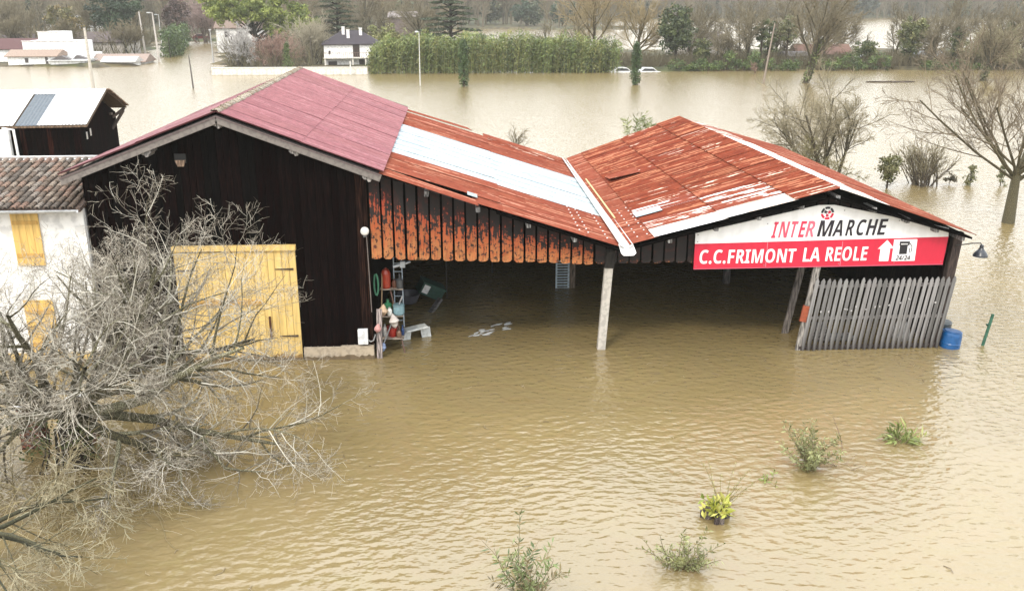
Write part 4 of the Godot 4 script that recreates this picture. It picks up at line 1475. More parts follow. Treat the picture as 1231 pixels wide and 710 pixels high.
	canister("white_bottle", "white plastic bottle beside the red bucket on the lowest shelf board", "bottle", Vector3(-2.28, 0.46, -25.65), lin(0.5, 0.5, 0.48), [Vector2(0, 0), Vector2(0.08, 0), Vector2(0.085, 0.22), Vector2(0.03, 0.29), Vector2(0.03, 0.33)])
	canister("rusty_tin", "rusty brown tin on the upper board beside the gas bottle", "tin", Vector3(-1.96, 1.89, -25.85), lin(0.12, 0.05, 0.03), jar)
	canister("grey_drum", "dark grey oil can on the upper board near the ladder", "oil can", Vector3(-1.8, 1.89, -25.8), lin(0.06, 0.065, 0.07), [Vector2(0, 0), Vector2(0.1, 0), Vector2(0.1, 0.24), Vector2(0.03, 0.3), Vector2(0.02, 0.42)])
	for e in [["broom", "long wooden broom handle leaning beside the tool shelf", Vector3(-2.4, -0.2, -25.35), Vector3(-2.3, 2.35, -25.75), lin(0.3, 0.2, 0.11)], ["iron_bar", "rusty iron bar leaning across the front of the shelf", Vector3(-1.66, -0.2, -25.35), Vector3(-2.1, 1.95, -25.8), lin(0.13, 0.07, 0.05)], ["grey_pipe", "grey pipe leaning across the shelf from the barn wall", Vector3(-2.36, 0.2, -25.3), Vector3(-1.72, 1.7, -25.6), lin(0.28, 0.28, 0.28)]]:
		m = MB.new()
		m.col = e[4]
		m.tube(PackedVector3Array([e[2], (e[2] + e[3]) * 0.5, e[3]]), 0.022, 0.02, 7, true)
		solo(e[0], m, M.plain, e[1], "bar")
	# heap of rags and rope hung on the shelf front
	for e in [["rag_bundle", "pale crumpled rags hanging from the middle shelf board", lin(0.55, 0.5, 0.46), Vector3(-1.98, 1.02, -25.35), 0.16], ["sacking", "beige sacking draped over the shelf front near the barn corner", lin(0.5, 0.36, 0.24), Vector3(-2.28, 1.36, -25.3), 0.14], ["blue_rag", "blue cloth hanging low by the flaking corner plank", lin(0.2, 0.26, 0.4), Vector3(-2.3, 0.3, -25.1), 0.1], ["pink_rag", "faded pink cloth on the flaking corner plank", lin(0.55, 0.28, 0.26), Vector3(-2.42, 0.95, -24.93), 0.1]]:
		m = MB.new()
		m.col = e[2]
		var pr := []
		for i in 7:
			var f := i / 6.0
			pr.append(Vector2(sin(PI * f) * e[4] * rng.randf_range(0.7, 1.2) + (0.0 if f > 0 and f < 1 else 0.0), (f - 0.5) * e[4] * 3.0))
		pr[0].x = 0.0
		pr[6].x = 0.0
		m.lathe(Transform3D(Basis(Vector3.FORWARD, rng.randf_range(-0.3, 0.3)), e[3]), pr, 7)
		solo(e[0], m, M.plaster, e[1], "cloth")
	var rp := MB.new()
	rp.col = lin(0.03, 0.12, 0.07)
	var pts := PackedVector3Array()
	for i in 14:
		var a := TAU * i / 13.0
		pts.append(Vector3(-2.44 + cos(a) * 0.06, 2.15 + sin(a) * 0.32, -25.3))
	rp.tube(pts, 0.03, 0.03, 6)
	solo("green_hose", rp, M.plain, "coiled green hose hanging on the barn wall inside the opening", "hose")
	# aluminium ladder
	var ld := thing("ladder", "blue grey metal ladder leaning behind the tool shelf", "ladder", Vector3(-1.86, 0, -26.0))
	for s in [-0.13, 0.13]:
		m = MB.new()
		m.col = lin(0.34, 0.4, 0.46)
		m.bar(Vector3(s, 0.6, 0), Vector3(s * 0.9, 3.1, -0.15), 0.03, 0.05)
		part("rail", m, M.metal, ld)
	for i in 9:
		m = MB.new()
		m.col = lin(0.34, 0.4, 0.46)
		m.bar(Vector3(-0.13, 0.8 + i * 0.25, -0.02 - i * 0.014), Vector3(0.13, 0.8 + i * 0.25, -0.02 - i * 0.014), 0.025, 0.025)
		part("rung", m, M.metal, ld)
	var tl := MB.new()
	tl.col = lin(0.4, 0.42, 0.44)
	tl.tube(PackedVector3Array([Vector3(-1.95, 2.62, -25.5), Vector3(-1.7, 2.68, -25.5), Vector3(-1.45, 2.75, -25.55)]), 0.05, 0.035, 8, true)
	tl.bx(-1.75, -1.6, 2.6, 2.78, -25.6, -25.45)
	solo("hand_pump", tl, M.metal, "grey metal hand pump hung under the orange boards by the ladder", "pump")
	# step stool awash
	var ss := thing("step_stool", "pale grey plastic step stool half under water beside the shelf", "stool", Vector3(-1.42, 0, -26.6), "", 0.35)
	m = MB.new()
	m.col = lin(0.6, 0.62, 0.6)
	m.bar(Vector3(-0.34, 0.3, 0), Vector3(0.34, 0.36, 0), 0.34, 0.06, Vector3.UP, 0.015)
	part("step", m, M.plain, ss)
	for s in [-1.0, 1.0]:
		m = MB.new()
		m.col = lin(0.52, 0.54, 0.53)
		m.bar(Vector3(s * 0.3, 0.3, 0), Vector3(s * 0.37, -0.3, 0), 0.3, 0.05, Vector3(0, 0, 1))
		part("leg", m, M.plain, ss)
	# floating crate and basin in the shed
	var cr := thing("green_crate", "dark green plastic crate with white label floating inside the shed", "crate", Vector3(-1.05, 0.45, -30.2))
	var cb := Basis(Vector3(0, 0, 1), -0.5) * Basis(Vector3.UP, 0.3)
	m = MB.new()
	m.col = lin(0.02, 0.065, 0.05)
	m.box(Transform3D(cb, Vector3.ZERO), Vector3(0.85, 0.45, 0.5))
	part("body", m, M.plain, cr)
	m = MB.new()
	m.col = lin(0.026, 0.08, 0.06)
	m.box(Transform3D(cb, cb * Vector3(0, 0.2, 0)), Vector3(0.9, 0.06, 0.55))
	part("rim", m, M.plain, cr)
	m = MB.new()
	m.col = lin(0.75, 0.75, 0.75)
	m.box(Transform3D(cb, cb * Vector3(-0.25, 0.0, 0.254)), Vector3(0.22, 0.3, 0.012))
	part("sticker", m, M.plain, cr)
	canister("black_basin", "dark grey basin floating inside the shed left of the crate", "basin", Vector3(-1.8, 0.1, -29.8), lin(0.08, 0.08, 0.1), [Vector2(0, 0), Vector2(0.28, 0.02), Vector2(0.4, 0.3), Vector2(0.43, 0.34), Vector2(0.4, 0.34), Vector2(0.36, 0.26)], 18, Basis(), false)
	m = MB.new()
	m.col = lin(0.16, 0.15, 0.15)
	m.bar(Vector3(-1.1, -0.1, -29.0), Vector3(-0.7, 0.38, -29.3), 0.2, 0.1, Vector3.UP, 0.01)
	solo("loose_plank", m, M.wood_x, "grey plank end sticking out of the water below the green crate", "plank")
	m = MB.new()
	m.col = lin(0.36, 0.22, 0.1)
	m.bx(-1.5, -1.0, 2.55, 2.98, -26.5, -26.4)
	solo("hanging_panel", m, M.wood, "brown plywood panel hanging in the dark behind the orange boards", "panel")
	var fp := thing("floating_plastic", "pale pieces painted as a sky glint on the water just inside the open shed", "painted glint", Vector3(0.9, 0, -27.1))  # glint of sky on the water, put in as pale flat pieces
	for k in 22:
		m = MB.new()
		m.col = lin(0.62, 0.64, 0.66) * rng.randf_range(0.6, 1.1)
		var fx := rng.randf_range(-0.62, 0.62)
		var fz := -fx * 0.7 + rng.randf_range(-0.35, 0.35)
		var poly := PackedVector2Array()
		for i in 7:
			var a := TAU * i / 7.0
			poly.append(Vector2(cos(a) * rng.randf_range(0.07, 0.2), sin(a) * rng.randf_range(0.02, 0.05)))
		m.prism(Transform3D(Basis(Vector3.UP, rng.randf_range(0.3, 0.9)) * Basis(Vector3.RIGHT, -PI / 2 + rng.randf_range(-0.15, 0.25)), Vector3(fx, 0.025, fz)), poly, 0.006)
		part("glint_piece", m, M.gloss, fp)
	var fl := MB.new()
	for k in 150:
		var x := rng.randf_range(-7.0, 17.0)
		var z := rng.randf_range(-24.0, -12.0)
		if k < 90:
			z = rng.randf_range(-24.9, -22.5)
			x = rng.randf_range(-4.5, 16.0)
		fl.col = lin(0.1, 0.07, 0.04).lerp(lin(0.3, 0.24, 0.14), rng.randf())
		var a := rng.randf() * TAU
		var l := rng.randf_range(0.03, 0.16)
		fl.tube(PackedVector3Array([Vector3(x, 0.012, z), Vector3(x + cos(a) * l, 0.018, z + sin(a) * l), Vector3(x + cos(a + 0.4) * l * 1.8, 0.012, z + sin(a + 0.4) * l * 1.8)]), 0.008, 0.005, 4, true)
	var flo := solo("flotsam", fl, M.twig, "scattered twigs and bark bits drifting on the near water", "flotsam")
	flo.set_meta("kind", "stuff")
	# brick gate pillars under the bare tree
	for e in [[Vector3(-10.05, 0, -20.0), 1.02, "brick gate pillar with white capstone, nearer the left edge under the bare tree"], [Vector3(-8.95, 0, -20.1), 1.06, "brick gate pillar with white capstone, right one of the pair under the bare tree"]]:
		var o := thing("gate_pillar", e[2], "pillar", e[0], "gate pillars")
		var hh: float = e[1]
		m = MB.new()
		m.col = lin(0.2, 0.17, 0.15)
		m.bx(-0.205, 0.205, -0.4, hh, -0.205, 0.205)
		part("core", m, M.stone, o)
		var tones := [lin(0.2, 0.075, 0.05), lin(0.26, 0.1, 0.065), lin(0.14, 0.06, 0.045)]
		var row := 0
		var y := -0.1
		while y < hh - 0.06:
			for s in 4:
				var ba := Basis(Vector3.UP, s * PI / 2)
				for k in 2:
					m = MB.new()
					m.col = tones[rng.randi() % 3]
					var off := (-0.11 + 0.22 * k) if row % 2 == 0 else (-0.15 + 0.27 * k)
					m.box(Transform3D(ba, ba * Vector3(off, 0, 0.21) + Vector3(0, y + 0.032, 0)), Vector3(0.205 if row % 2 == 0 else [0.12, 0.24][k], 0.062, 0.03 + rng.randf() * 0.004))
					part("brick", m, M.clay, o)
			y += 0.075
			row += 1
		m = MB.new()
		m.col = lin(0.85, 0.85, 0.85)
		var q := 0.29
		m.hexa([Vector3(-q, hh, q), Vector3(q, hh, q), Vector3(q, hh, -q), Vector3(-q, hh, -q), Vector3(-q, hh + 0.09, q), Vector3(q, hh + 0.09, q), Vector3(q, hh + 0.09, -q), Vector3(-q, hh + 0.09, -q)])
		for i in 4:
			var ba := Basis(Vector3.UP, i * PI / 2)
			m.tri(ba * Vector3(-q, hh + 0.092, q), ba * Vector3(q, hh + 0.092, q), Vector3(0, hh + 0.24, 0))
		part("capstone", m, M.plaster, o)

# ---------------------------------------------------------------- trees
func perp(d: Vector3, rng: RandomNumberGenerator) -> Vector3:
	var r := Vector3(rng.randf_range(-1, 1), rng.randf_range(-1, 1), rng.randf_range(-1, 1))
	var p := d.cross(r)
	return p.normalized() if p.length() > 0.01 else d.cross(Vector3(1, 0.2, 0)).normalized()

# P: n children per level, len ratio, ang, up pull, wob, col [per level two colours], rmin
func grow(mbs: Array, p: Vector3, d: Vector3, L: float, r: float, lvl: int, P: Dictionary, rng: RandomNumberGenerator) -> void:
	var seg: int = 5 if lvl < 2 else (4 if lvl == 2 else 3)
	if lvl >= P.levels - 1:
		seg = P.get("last_seg", 2)
	var pts := PackedVector3Array([p])
	var dd := d
	var q := p
	var wob: float = P.get("wob0", P.wob) if lvl == 0 else P.wob
	for s in seg:
		dd = (dd + Vector3(rng.randf_range(-1, 1), rng.randf_range(-1, 1), rng.randf_range(-1, 1)) * wob + Vector3.UP * P.up[lvl]).normalized()
		q += dd * L / seg
		if q.y < 0.05:
			q.y = 0.05 + rng.randf() * 0.1
		pts.append(q)
	var b: MB = mbs[mini(lvl, mbs.size() - 1)]
	var cs: Array = P.col[mini(lvl, P.col.size() - 1)]
	b.col = (cs[0] as Color).lerp(cs[1], pow(rng.randf(), P.get("skew", 1.0)))
	var last: bool = lvl >= P.levels - 1
	var r1 := maxf(r * (0.35 if last else (P.get("taper", 0.55) as float)), P.rmin * 0.7)
	b.tube(pts, maxf(r, P.rmin), r1, 8 if lvl == 0 else (6 if lvl == 1 else (4 if lvl == 2 else 3)))
	if last:
		return
	var n: int = P.n[lvl]
	for k in n:
		var t: float = lerpf(P.from[lvl], 1.0, (k + rng.randf()) / n)
		var fi := t * seg
		var i0 := mini(int(fi), seg - 1)
		var at := pts[i0].lerp(pts[i0 + 1], fi - i0)
		var dir := (pts[i0 + 1] - pts[i0]).normalized()
		var an := deg_to_rad(P.ang[lvl] * rng.randf_range(0.6, 1.35))
		var nd := (dir * cos(an) + perp(dir, rng) * sin(an)).normalized()
		if P.has("flat"):
			nd.y *= P.flat
			nd = nd.normalized()
		grow(mbs, at, nd, L * P.len[lvl] * rng.randf_range(0.65, 1.2) * (1.15 - 0.45 * t), lerpf(r, r1, t) * P.thin[lvl], lvl + 1, P, rng)

func bare_tree(called: String, label: String, cat: String, at: Vector3, h: float, P: Dictionary, sd: int, trunk_r := 0.0, lean := Vector3.ZERO, group := "") -> Node3D:
	var o := thing(called, label, cat, at, group)
	var rng := rnd(sd)
	var mbs := [MB.new(), MB.new(), MB.new()]
	var stems: int = P.get("stems", 1)
	for s in stems:
		var d := (Vector3.UP + lean + Vector3(rng.randf_range(-1, 1), 0, rng.randf_range(-1, 1)) * (P.get("splay", 0.05) as float)).normalized()
		grow(mbs, Vector3(rng.randf_range(-1, 1), 0, rng.randf_range(-1, 1)) * (0.0 if stems == 1 else (P.get("foot", 0.15) as float)) + Vector3(0, -0.3, 0), d, h * P.trunk * rng.randf_range(0.85, 1.1), trunk_r if trunk_r > 0.0 else h * 0.025, 0, P, rng)
	part("trunk", mbs[0], M[P.get("bark", "bark")], o)
	if mbs[1].v.size():
		part("limbs", mbs[1], M[P.get("bark", "bark")], o).set_meta("kind", "stuff")
	if mbs[2].v.size():
		part("crown", mbs[2], M[P.get("fine", "twig")], o)
	return o

func leaves(b: MB, c: Vector3, rad: Vector3, n: int, size: Vector2, cols: Array, rng: RandomNumberGenerator, up := 0.0, shell := 0.45) -> void:
	var tint: Color = (cols[rng.randi() % cols.size()] as Color) * rng.randf_range(0.75, 1.25)
	for i in n:
		var d := Vector3(rng.randfn(), rng.randfn(), rng.randfn()).normalized()
		var p := c + d * rad * pow(rng.randf(), shell)
		var a := (Vector3(rng.randfn(), rng.randfn(), rng.randfn()).normalized() + Vector3.UP * up).normalized()
		var bb := perp(a, rng)
		var nn := a.cross(bb).normalized()
		if nn.dot(d + Vector3.UP * 0.4) < 0:
			nn = -nn
		b.col = tint * rng.randf_range(0.8, 1.2)
		var k := rng.randf_range(0.7, 1.25)
		b.leaf(p, a * size.y * 0.5 * k, bb * size.x * 0.5 * k, nn)

func leafy(called: String, label: String, cat: String, at: Vector3, h: float, rad: Vector3, clumps: int, per: int, clump_r: float, size: Vector2, cols: Array, sd: int, base := 0.25, shape := 0, group := "") -> Node3D:
	# shape 0 round, 1 cone, 2 column
	var o := thing(called, label, cat, at, group)
	var rng := rnd(sd)
	var tb := MB.new()
	tb.col = lin(0.07, 0.05, 0.035)
	var pts := PackedVector3Array()
	for i in 6:
		pts.append(Vector3(sin(i * 1.7 + sd) * 0.03 * h * i / 5.0, lerpf(-0.4, h * 0.9, i / 5.0), cos(i * 2.3 + sd) * 0.02 * h * i / 5.0))
	tb.tube(pts, h * 0.028, h * 0.008, 7)
	for k in 9:
		var y := h * rng.randf_range(base, 0.85)
		var a := rng.randf() * TAU
		var l := rad.x * rng.randf_range(0.4, 0.8)
		tb.tube(PackedVector3Array([Vector3(0, y, 0), Vector3(cos(a) * l * 0.5, y + l * 0.25, sin(a) * l * 0.5), Vector3(cos(a) * l, y + l * 0.6, sin(a) * l)]), h * 0.01, h * 0.004, 5)
	part("trunk", tb, M.bark, o)
	var b := MB.new()
	for k in clumps:
		var c := Vector3.ZERO
		var cr := clump_r * rng.randf_range(0.7, 1.3)
		if shape == 0:
			var d := Vector3(rng.randfn(), rng.randfn(), rng.randfn()).normalized()
			c = Vector3(0, h * (base + (1 - base) * 0.5), 0) + d * Vector3(rad.x, h * (1 - base) * 0.5, rad.z) * pow(rng.randf(), 0.4) * 0.85
		else:
			var f := pow(rng.randf(), 0.8)
			var rr := (1.0 - f) if shape == 1 else sqrt(maxf(0.0, 1.0 - pow(absf(f - 0.4) / 0.62, 2.2)))
			var a := rng.randf() * TAU
			var rq := sqrt(rng.randf()) * rr
			c = Vector3(cos(a) * rad.x * rq, h * lerpf(base, 0.97, f), sin(a) * rad.z * rq)
		leaves(b, c, Vector3(cr, cr * (0.7 if shape != 2 else 1.4), cr), per, size, cols, rng, 0.0 if shape == 0 else 0.5)
	part("crown", b, M.leaf, o)
	return o

func build_foreground_trees() -> void:
	var dark := [lin(0.05, 0.042, 0.03), lin(0.09, 0.08, 0.05)]
	var mid := [lin(0.08, 0.072, 0.04), lin(0.38, 0.37, 0.30)]
	var pale := [lin(0.08, 0.066, 0.045), lin(0.66, 0.63, 0.54)]
	var fine := [lin(0.09, 0.068, 0.046), lin(0.64, 0.585, 0.48)]
	# the lichened fruit tree in front of the barn: several heavy limbs from one short trunk
	var o := thing("lichened_tree", "big bare lichen white fruit tree spreading before the house and yellow door", "tree", Vector3(-8.7, 0, -19.0))
	var rng := rnd(7)
	var tr := MB.new()
	tr.col = lin(0.06, 0.05, 0.035)
	tr.tube(PackedVector3Array([Vector3(0, -0.5, 0), Vector3(0.05, 0.5, 0.02), Vector3(-0.02, 1.0, -0.05), Vector3(0.1, 1.45, 0.0)]), 0.36, 0.26, 12)
	part("trunk", tr, M.bark, o)
	var P := {"levels": 5, "skew": 1.35, "taper": 0.22, "last_seg": 3, "n": [8, 7, 7, 5, 0], "from": [0.28, 0.18, 0.12, 0.15], "len": [0.6, 0.58, 0.56, 0.5], "ang": [48.0, 46.0, 50.0, 52.0], "up": [0.03, 0.02, 0.03, 0.02, 0.0], "wob": 0.24, "thin": [0.6, 0.62, 0.6, 0.65], "rmin": 0.0033, "col": [mid, mid, pale, pale, fine]}
	var dirs := [Vector3(0.75, 0.62, 0.15), Vector3(0.95, 0.22, 0.35), Vector3(0.35, 0.95, -0.1), Vector3(-0.25, 0.95, 0.2), Vector3(-0.8, 0.5, 0.1), Vector3(0.55, 0.45, 0.75), Vector3(-0.4, 0.55, 0.7), Vector3(0.9, 0.4, -0.3), Vector3(0.3, 0.75, 0.4), Vector3(1.0, 0.05, 0.1), Vector3(-0.6, 0.8, -0.1), Vector3(-0.15, 0.7, 0.7), Vector3(0.75, 0.0, 0.6), Vector3(-0.75, 0.25, 0.6), Vector3(0.6, 0.85, -0.2)]
	var lens := [4.2, 4.7, 3.6, 3.7, 3.6, 3.0, 2.6, 4.3, 3.4, 4.6, 3.5, 3.0, 3.4, 2.8, 3.7]
	for i in dirs.size():
		var mbs := [MB.new(), MB.new(), MB.new()]
		var d: Vector3 = dirs[i]
		var at := Vector3(0.05, rng.randf_range(0.9, 1.45), 0)
		grow(mbs, at, d.normalized(), lens[i], 0.14, 0, P, rng)
		var lm := part("limb", mbs[0], M.lichen_bark, o)
		part("branches", mbs[1], M.lichen_bark, lm).set_meta("kind", "stuff")
		part("twigs", mbs[2], M.twig, lm).set_meta("kind", "stuff")
	# dark mossy limbs reaching in at the lower left
	var P2 := {"levels": 4, "taper": 0.25, "last_seg": 3, "n": [6, 6, 6, 0], "from": [0.25, 0.2, 0.2], "len": [0.5, 0.55, 0.5], "ang": [45.0, 45.0, 45.0], "up": [-0.02, -0.02, 0.02, 0.0], "wob": 0.22, "thin": [0.45, 0.5, 0.6], "rmin": 0.006, "col": [[lin(0.05, 0.05, 0.025), lin(0.09, 0.085, 0.04)], [lin(0.1, 0.09, 0.05), lin(0.2, 0.18, 0.1)], [lin(0.2, 0.16, 0.09), lin(0.36, 0.33, 0.22)]]}
	var o2 := thing("mossy_tree", "dark mossy limbs of a tree reaching in at the lower left edge", "tree", Vector3(-9.0, 0, -15.0))
	var tr2 := MB.new()
	tr2.col = lin(0.05, 0.045, 0.03)
	tr2.tube(PackedVector3Array([Vector3(0, -0.5, 0), Vector3(0.1, 0.4, 0), Vector3(0.3, 0.9, 0.1)]), 0.22, 0.15, 10)
	part("trunk", tr2, M.bark, o2)
	for d in [Vector3(1, 0.12, 0.1), Vector3(1, 0.0, 0.45), Vector3(0.7, 0.3, -0.3), Vector3(0.8, 0.45, 0.6), Vector3(0.6, 0.1, 0.8)]:
		var mbs := [MB.new(), MB.new(), MB.new()]
		grow(mbs, Vector3(0.2, 0.8, 0.05), (d as Vector3).normalized(), 2.3, 0.05, 0, P2, rng)
		var lm := part("limb", mbs[0], M.bark, o2)
		part("branches", mbs[1], M.bark, lm).set_meta("kind", "stuff")
		part("twigs", mbs[2], M.twig, lm).set_meta("kind", "stuff")
	# thicket of arching olive canes round the trunk
	var o3 := thing("bramble_thicket", "tangle of arching olive brown canes at the foot of the lichened tree", "thicket", Vector3(-8.3, 0, -17.6))
	var canes := MB.new()
	var side := MB.new()
	for k in 260:
		var a := rng.randf() * TAU
		var r0 := sqrt(rng.randf()) * 1.5
		var p := Vector3(cos(a) * r0 * 1.2, 0.0, sin(a) * r0)
		var dir := Vector3(rng.randf_range(-0.5, 1.0), rng.randf_range(0.5, 1.1), rng.randf_range(-0.5, 1.0)).normalized()
		var pts := PackedVector3Array([p])
		var q := p
		var L := rng.randf_range(0.8, 2.6)
		for s in 6:
			dir = (dir + Vector3(rng.randf_range(-0.25, 0.25), -0.26, rng.randf_range(-0.25, 0.25))).normalized()
			q += dir * L / 6.0
			q.y = maxf(q.y, 0.02)
			pts.append(q)
			if s > 1 and rng.randf() < 0.6:
				var e := (dir + perp(dir, rng) * 0.8).normalized() * rng.randf_range(0.15, 0.5)
				side.col = lin(0.26, 0.21, 0.12).lerp(lin(0.45, 0.4, 0.28), rng.randf())
				side.tube(PackedVector3Array([q, q + e * 0.5 + Vector3(0, 0.02, 0), q + e]), 0.005, 0.003, 3)
		canes.col = lin(0.14, 0.11, 0.05).lerp(lin(0.36, 0.30, 0.16), rng.randf())
		canes.tube(pts, rng.randf_range(0.006, 0.012), 0.004, 3)
	part("canes", canes, M.twig, o3).set_meta("kind", "stuff")
	part("side_shoots", side, M.twig, o3).set_meta("kind", "stuff")
	var ivy := thing("ivy", "dark green ivy creeping over the base of the lichened tree", "ivy", Vector3(-8.75, 0, -18.6))
	var ib := MB.new()
	for k in 26:
		leaves(ib, Vector3(rng.randf_range(-0.9, 0.8), rng.randf_range(0.1, 1.3), rng.randf_range(-0.2, 0.4)), Vector3(0.3, 0.25, 0.25), 16, Vector2(0.07, 0.08), [lin(0.06, 0.085, 0.02), lin(0.1, 0.12, 0.03), lin(0.05, 0.06, 0.02)], rng)
	part("foliage", ib, M.leaf, ivy)
	var st := MB.new()
	st.col = lin(0.05, 0.04, 0.03)
	for k in 8:
		var x := rng.randf_range(-0.7, 0.7)
		st.tube(PackedVector3Array([Vector3(x, -0.2, 0.1), Vector3(x * 0.7 + 0.1, 0.5, 0.15), Vector3(x * 0.4, 1.1, 0.1)]), 0.02, 0.01, 4)
	part("stems", st, M.bark, ivy)

func spray(b: MB, sb: MB, n: int, L: float, spread: float, leaf_n: int, size: Vector2, cols: Array, rng: RandomNumberGenerator, lean := Vector3.ZERO, stem := lin(0.16, 0.13, 0.07), droop := 0.08) -> void:
	for k in n:
		var a := rng.randf() * TAU
		var dir := (Vector3(cos(a) * spread, 1.0, sin(a) * spread) * Vector3(rng.randf_range(0.3, 1.2), 1, rng.randf_range(0.3, 1.2)) + lean).normalized()
		var p := Vector3(rng.randf_range(-0.1, 0.1), -0.1, rng.randf_range(-0.1, 0.1))
		var pts := PackedVector3Array([p])
		var len := L * rng.randf_range(0.55, 1.1)
		var tint: Color = (cols[rng.randi() % cols.size()] as Color) * rng.randf_range(0.8, 1.2)
		for s in 5:
			dir = (dir + Vector3(rng.randf_range(-0.18, 0.18), -droop, rng.randf_range(-0.18, 0.18))).normalized()
			p += dir * len / 5.0
			pts.append(p)
		sb.col = stem * rng.randf_range(0.7, 1.3)
		sb.tube(pts, 0.012, 0.004, 4)
		for i in leaf_n:
			var f := rng.randf_range(0.2, 1.0) * 5.0
			var i0 := mini(int(f), 4)
			var q := pts[i0].lerp(pts[i0 + 1], f - i0)
			var d := (pts[i0 + 1] - pts[i0]).normalized()
			var out := (d * 0.6 + perp(d, rng)).normalized()
			var w := perp(out, rng)
			var nn := out.cross(w).normalized()
			if nn.y < 0:
				nn = -nn
			b.col = tint * rng.randf_range(0.75, 1.25)
			var kk := rng.randf_range(0.7, 1.2)
			b.leaf(q + out * size.y * 0.5 * kk, out * size.y * 0.5 * kk, w * size.x * 0.5, nn)

func water_plant(called: String, label: String, cat: String, at: Vector3, sd: int, n: int, L: float, spread: float, leaf_n: int, size: Vector2, cols: Array, lean := Vector3.ZERO, stem := lin(0.16, 0.13, 0.07), droop := 0.08) -> Node3D:
	var o := thing(called, label, cat, at)
	var b := MB.new()
	var sb := MB.new()
	spray(b, sb, n, L, spread, leaf_n, size, cols, rnd(sd), lean, stem, droop)
	part("stems", sb, M.twig, o)
	if b.v.size():
		part("foliage", b, M.leaf, o)
	return o

func build_water_plants() -> void:
	var olive := [lin(0.19, 0.2, 0.085), lin(0.26, 0.27, 0.12), lin(0.15, 0.15, 0.06)]
	var oleander := [lin(0.11, 0.14, 0.05), lin(0.16, 0.18, 0.075), lin(0.08, 0.11, 0.04), lin(0.13, 0.15, 0.06), lin(0.15, 0.12, 0.06)]
	water_plant("oleander_bush", "tall narrow leaved green shrub cut by the bottom edge of the view", "bush", Vector3(1.05, 0, -13.5), 11, 24, 1.45, 0.55, 26, Vector2(0.035, 0.17), oleander)
	water_plant("drowned_bush", "sprawling olive bush lying in the water nearest the tall bottom shrub", "bush", Vector3(4.05, 0, -14.35), 12, 26, 0.85, 1.0, 24, Vector2(0.03, 0.12), olive, Vector3(0.1, 0, 0))
	water_plant("bare_branch", "thin arching branch reaching left from the drowned olive bush", "branch", Vector3(3.75, 0, -14.3), 13, 3, 0.95, 0.4, 7, Vector2(0.03, 0.09), olive, Vector3(-0.5, 0, 0))
	# stump with leaves
	var st := thing("planted_stump", "dark woody stump with a tuft of yellow green leaves in the water", "stump", Vector3(5.05, 0, -15.94))
	var rng := rnd(14)
	var m := MB.new()
	m.col = lin(0.07, 0.05, 0.045)
	for k in 26:
		var a := rng.randf() * TAU
		var r := rng.randf_range(0.08, 0.24)
		m.col = lin(0.06, 0.045, 0.04).lerp(lin(0.34, 0.28, 0.24), pow(rng.randf(), 2.0))
		m.tube(PackedVector3Array([Vector3(cos(a) * r, -0.15, sin(a) * r), Vector3(cos(a) * r * 1.1, 0.12, sin(a) * r * 1.1), Vector3(cos(a) * r * 0.7, 0.24, sin(a) * r * 0.7)]), 0.07, 0.03, 6, true)
	part("stump_wood", m, M.bark, st)
	var b := MB.new()
	var sb := MB.new()
	spray(b, sb, 16, 0.38, 1.1, 8, Vector2(0.07, 0.2), [lin(0.3, 0.31, 0.05), lin(0.2, 0.24, 0.05), lin(0.36, 0.34, 0.08)], rng)
	for k in b.v.size():
		b.v[k].y += 0.2
	for k in sb.v.size():
		sb.v[k].y += 0.2
	part("foliage", b, M.leaf, st)
	part("stems", sb, M.twig, st)
	water_plant("budding_saplings", "bare budding shoots rising behind the leafy stump", "sapling", Vector3(5.3, 0, -16.4), 15, 9, 1.35, 0.5, 9, Vector2(0.025, 0.05), [lin(0.28, 0.26, 0.1)], Vector3(0.25, 0, 0), lin(0.24, 0.2, 0.09), 0.0)
	water_plant("seedling", "tiny green seedling alone between the stump and the round bush", "seedling", Vector3(6.66, 0, -17.33), 16, 6, 0.3, 0.8, 6, Vector2(0.04, 0.13), [lin(0.2, 0.24, 0.06)])
	water_plant("round_bush", "round olive green bush in the water, largest of the right hand plants", "bush", Vector3(7.68, 0, -17.85), 17, 34, 1.15, 0.75, 30, Vector2(0.035, 0.12), olive)
	water_plant("dry_stalk", "single dry stalk leaning from the water beside the round bush", "stalk", Vector3(8.9, 0, -18.66), 18, 1, 1.1, 0.1, 3, Vector2(0.02, 0.05), [lin(0.2, 0.15, 0.1)], Vector3(-0.3, 0, 0), lin(0.16, 0.11, 0.08), 0.0)
	water_plant("low_twigs", "low brown twigs trailing in the water right of the round bush", "twigs", Vector3(8.45, 0, -17.9), 19, 8, 0.55, 1.6, 4, Vector2(0.025, 0.06), [lin(0.24, 0.2, 0.1)], Vector3.ZERO, lin(0.2, 0.15, 0.1))
	water_plant("strap_leaf_plant", "strap leaved plant like a small palm, farthest right in the water", "plant", Vector3(10.35, 0, -18.91), 20, 14, 0.55, 1.1, 12, Vector2(0.05, 0.3), [lin(0.22, 0.26, 0.08), lin(0.3, 0.31, 0.12), lin(0.14, 0.17, 0.05)])

const BROWN := [[Color(0.065, 0.055, 0.032), Color(0.1, 0.085, 0.05)], [Color(0.085, 0.07, 0.042), Color(0.13, 0.11, 0.065)], [Color(0.125, 0.103, 0.063), Color(0.195, 0.165, 0.1)]]

func tp(over := {}) -> Dictionary:
	var P := {"levels": 4, "n": [7, 7, 6, 0], "from": [0.45, 0.25, 0.2], "len": [0.75, 0.6, 0.5], "ang": [42.0, 38.0, 40.0], "up": [0.05, 0.06, 0.05, 0.0], "wob": 0.13, "thin": [0.42, 0.5, 0.6], "rmin": 0.012, "trunk": 0.55, "col": BROWN}
	P.merge(over, true)
	return P

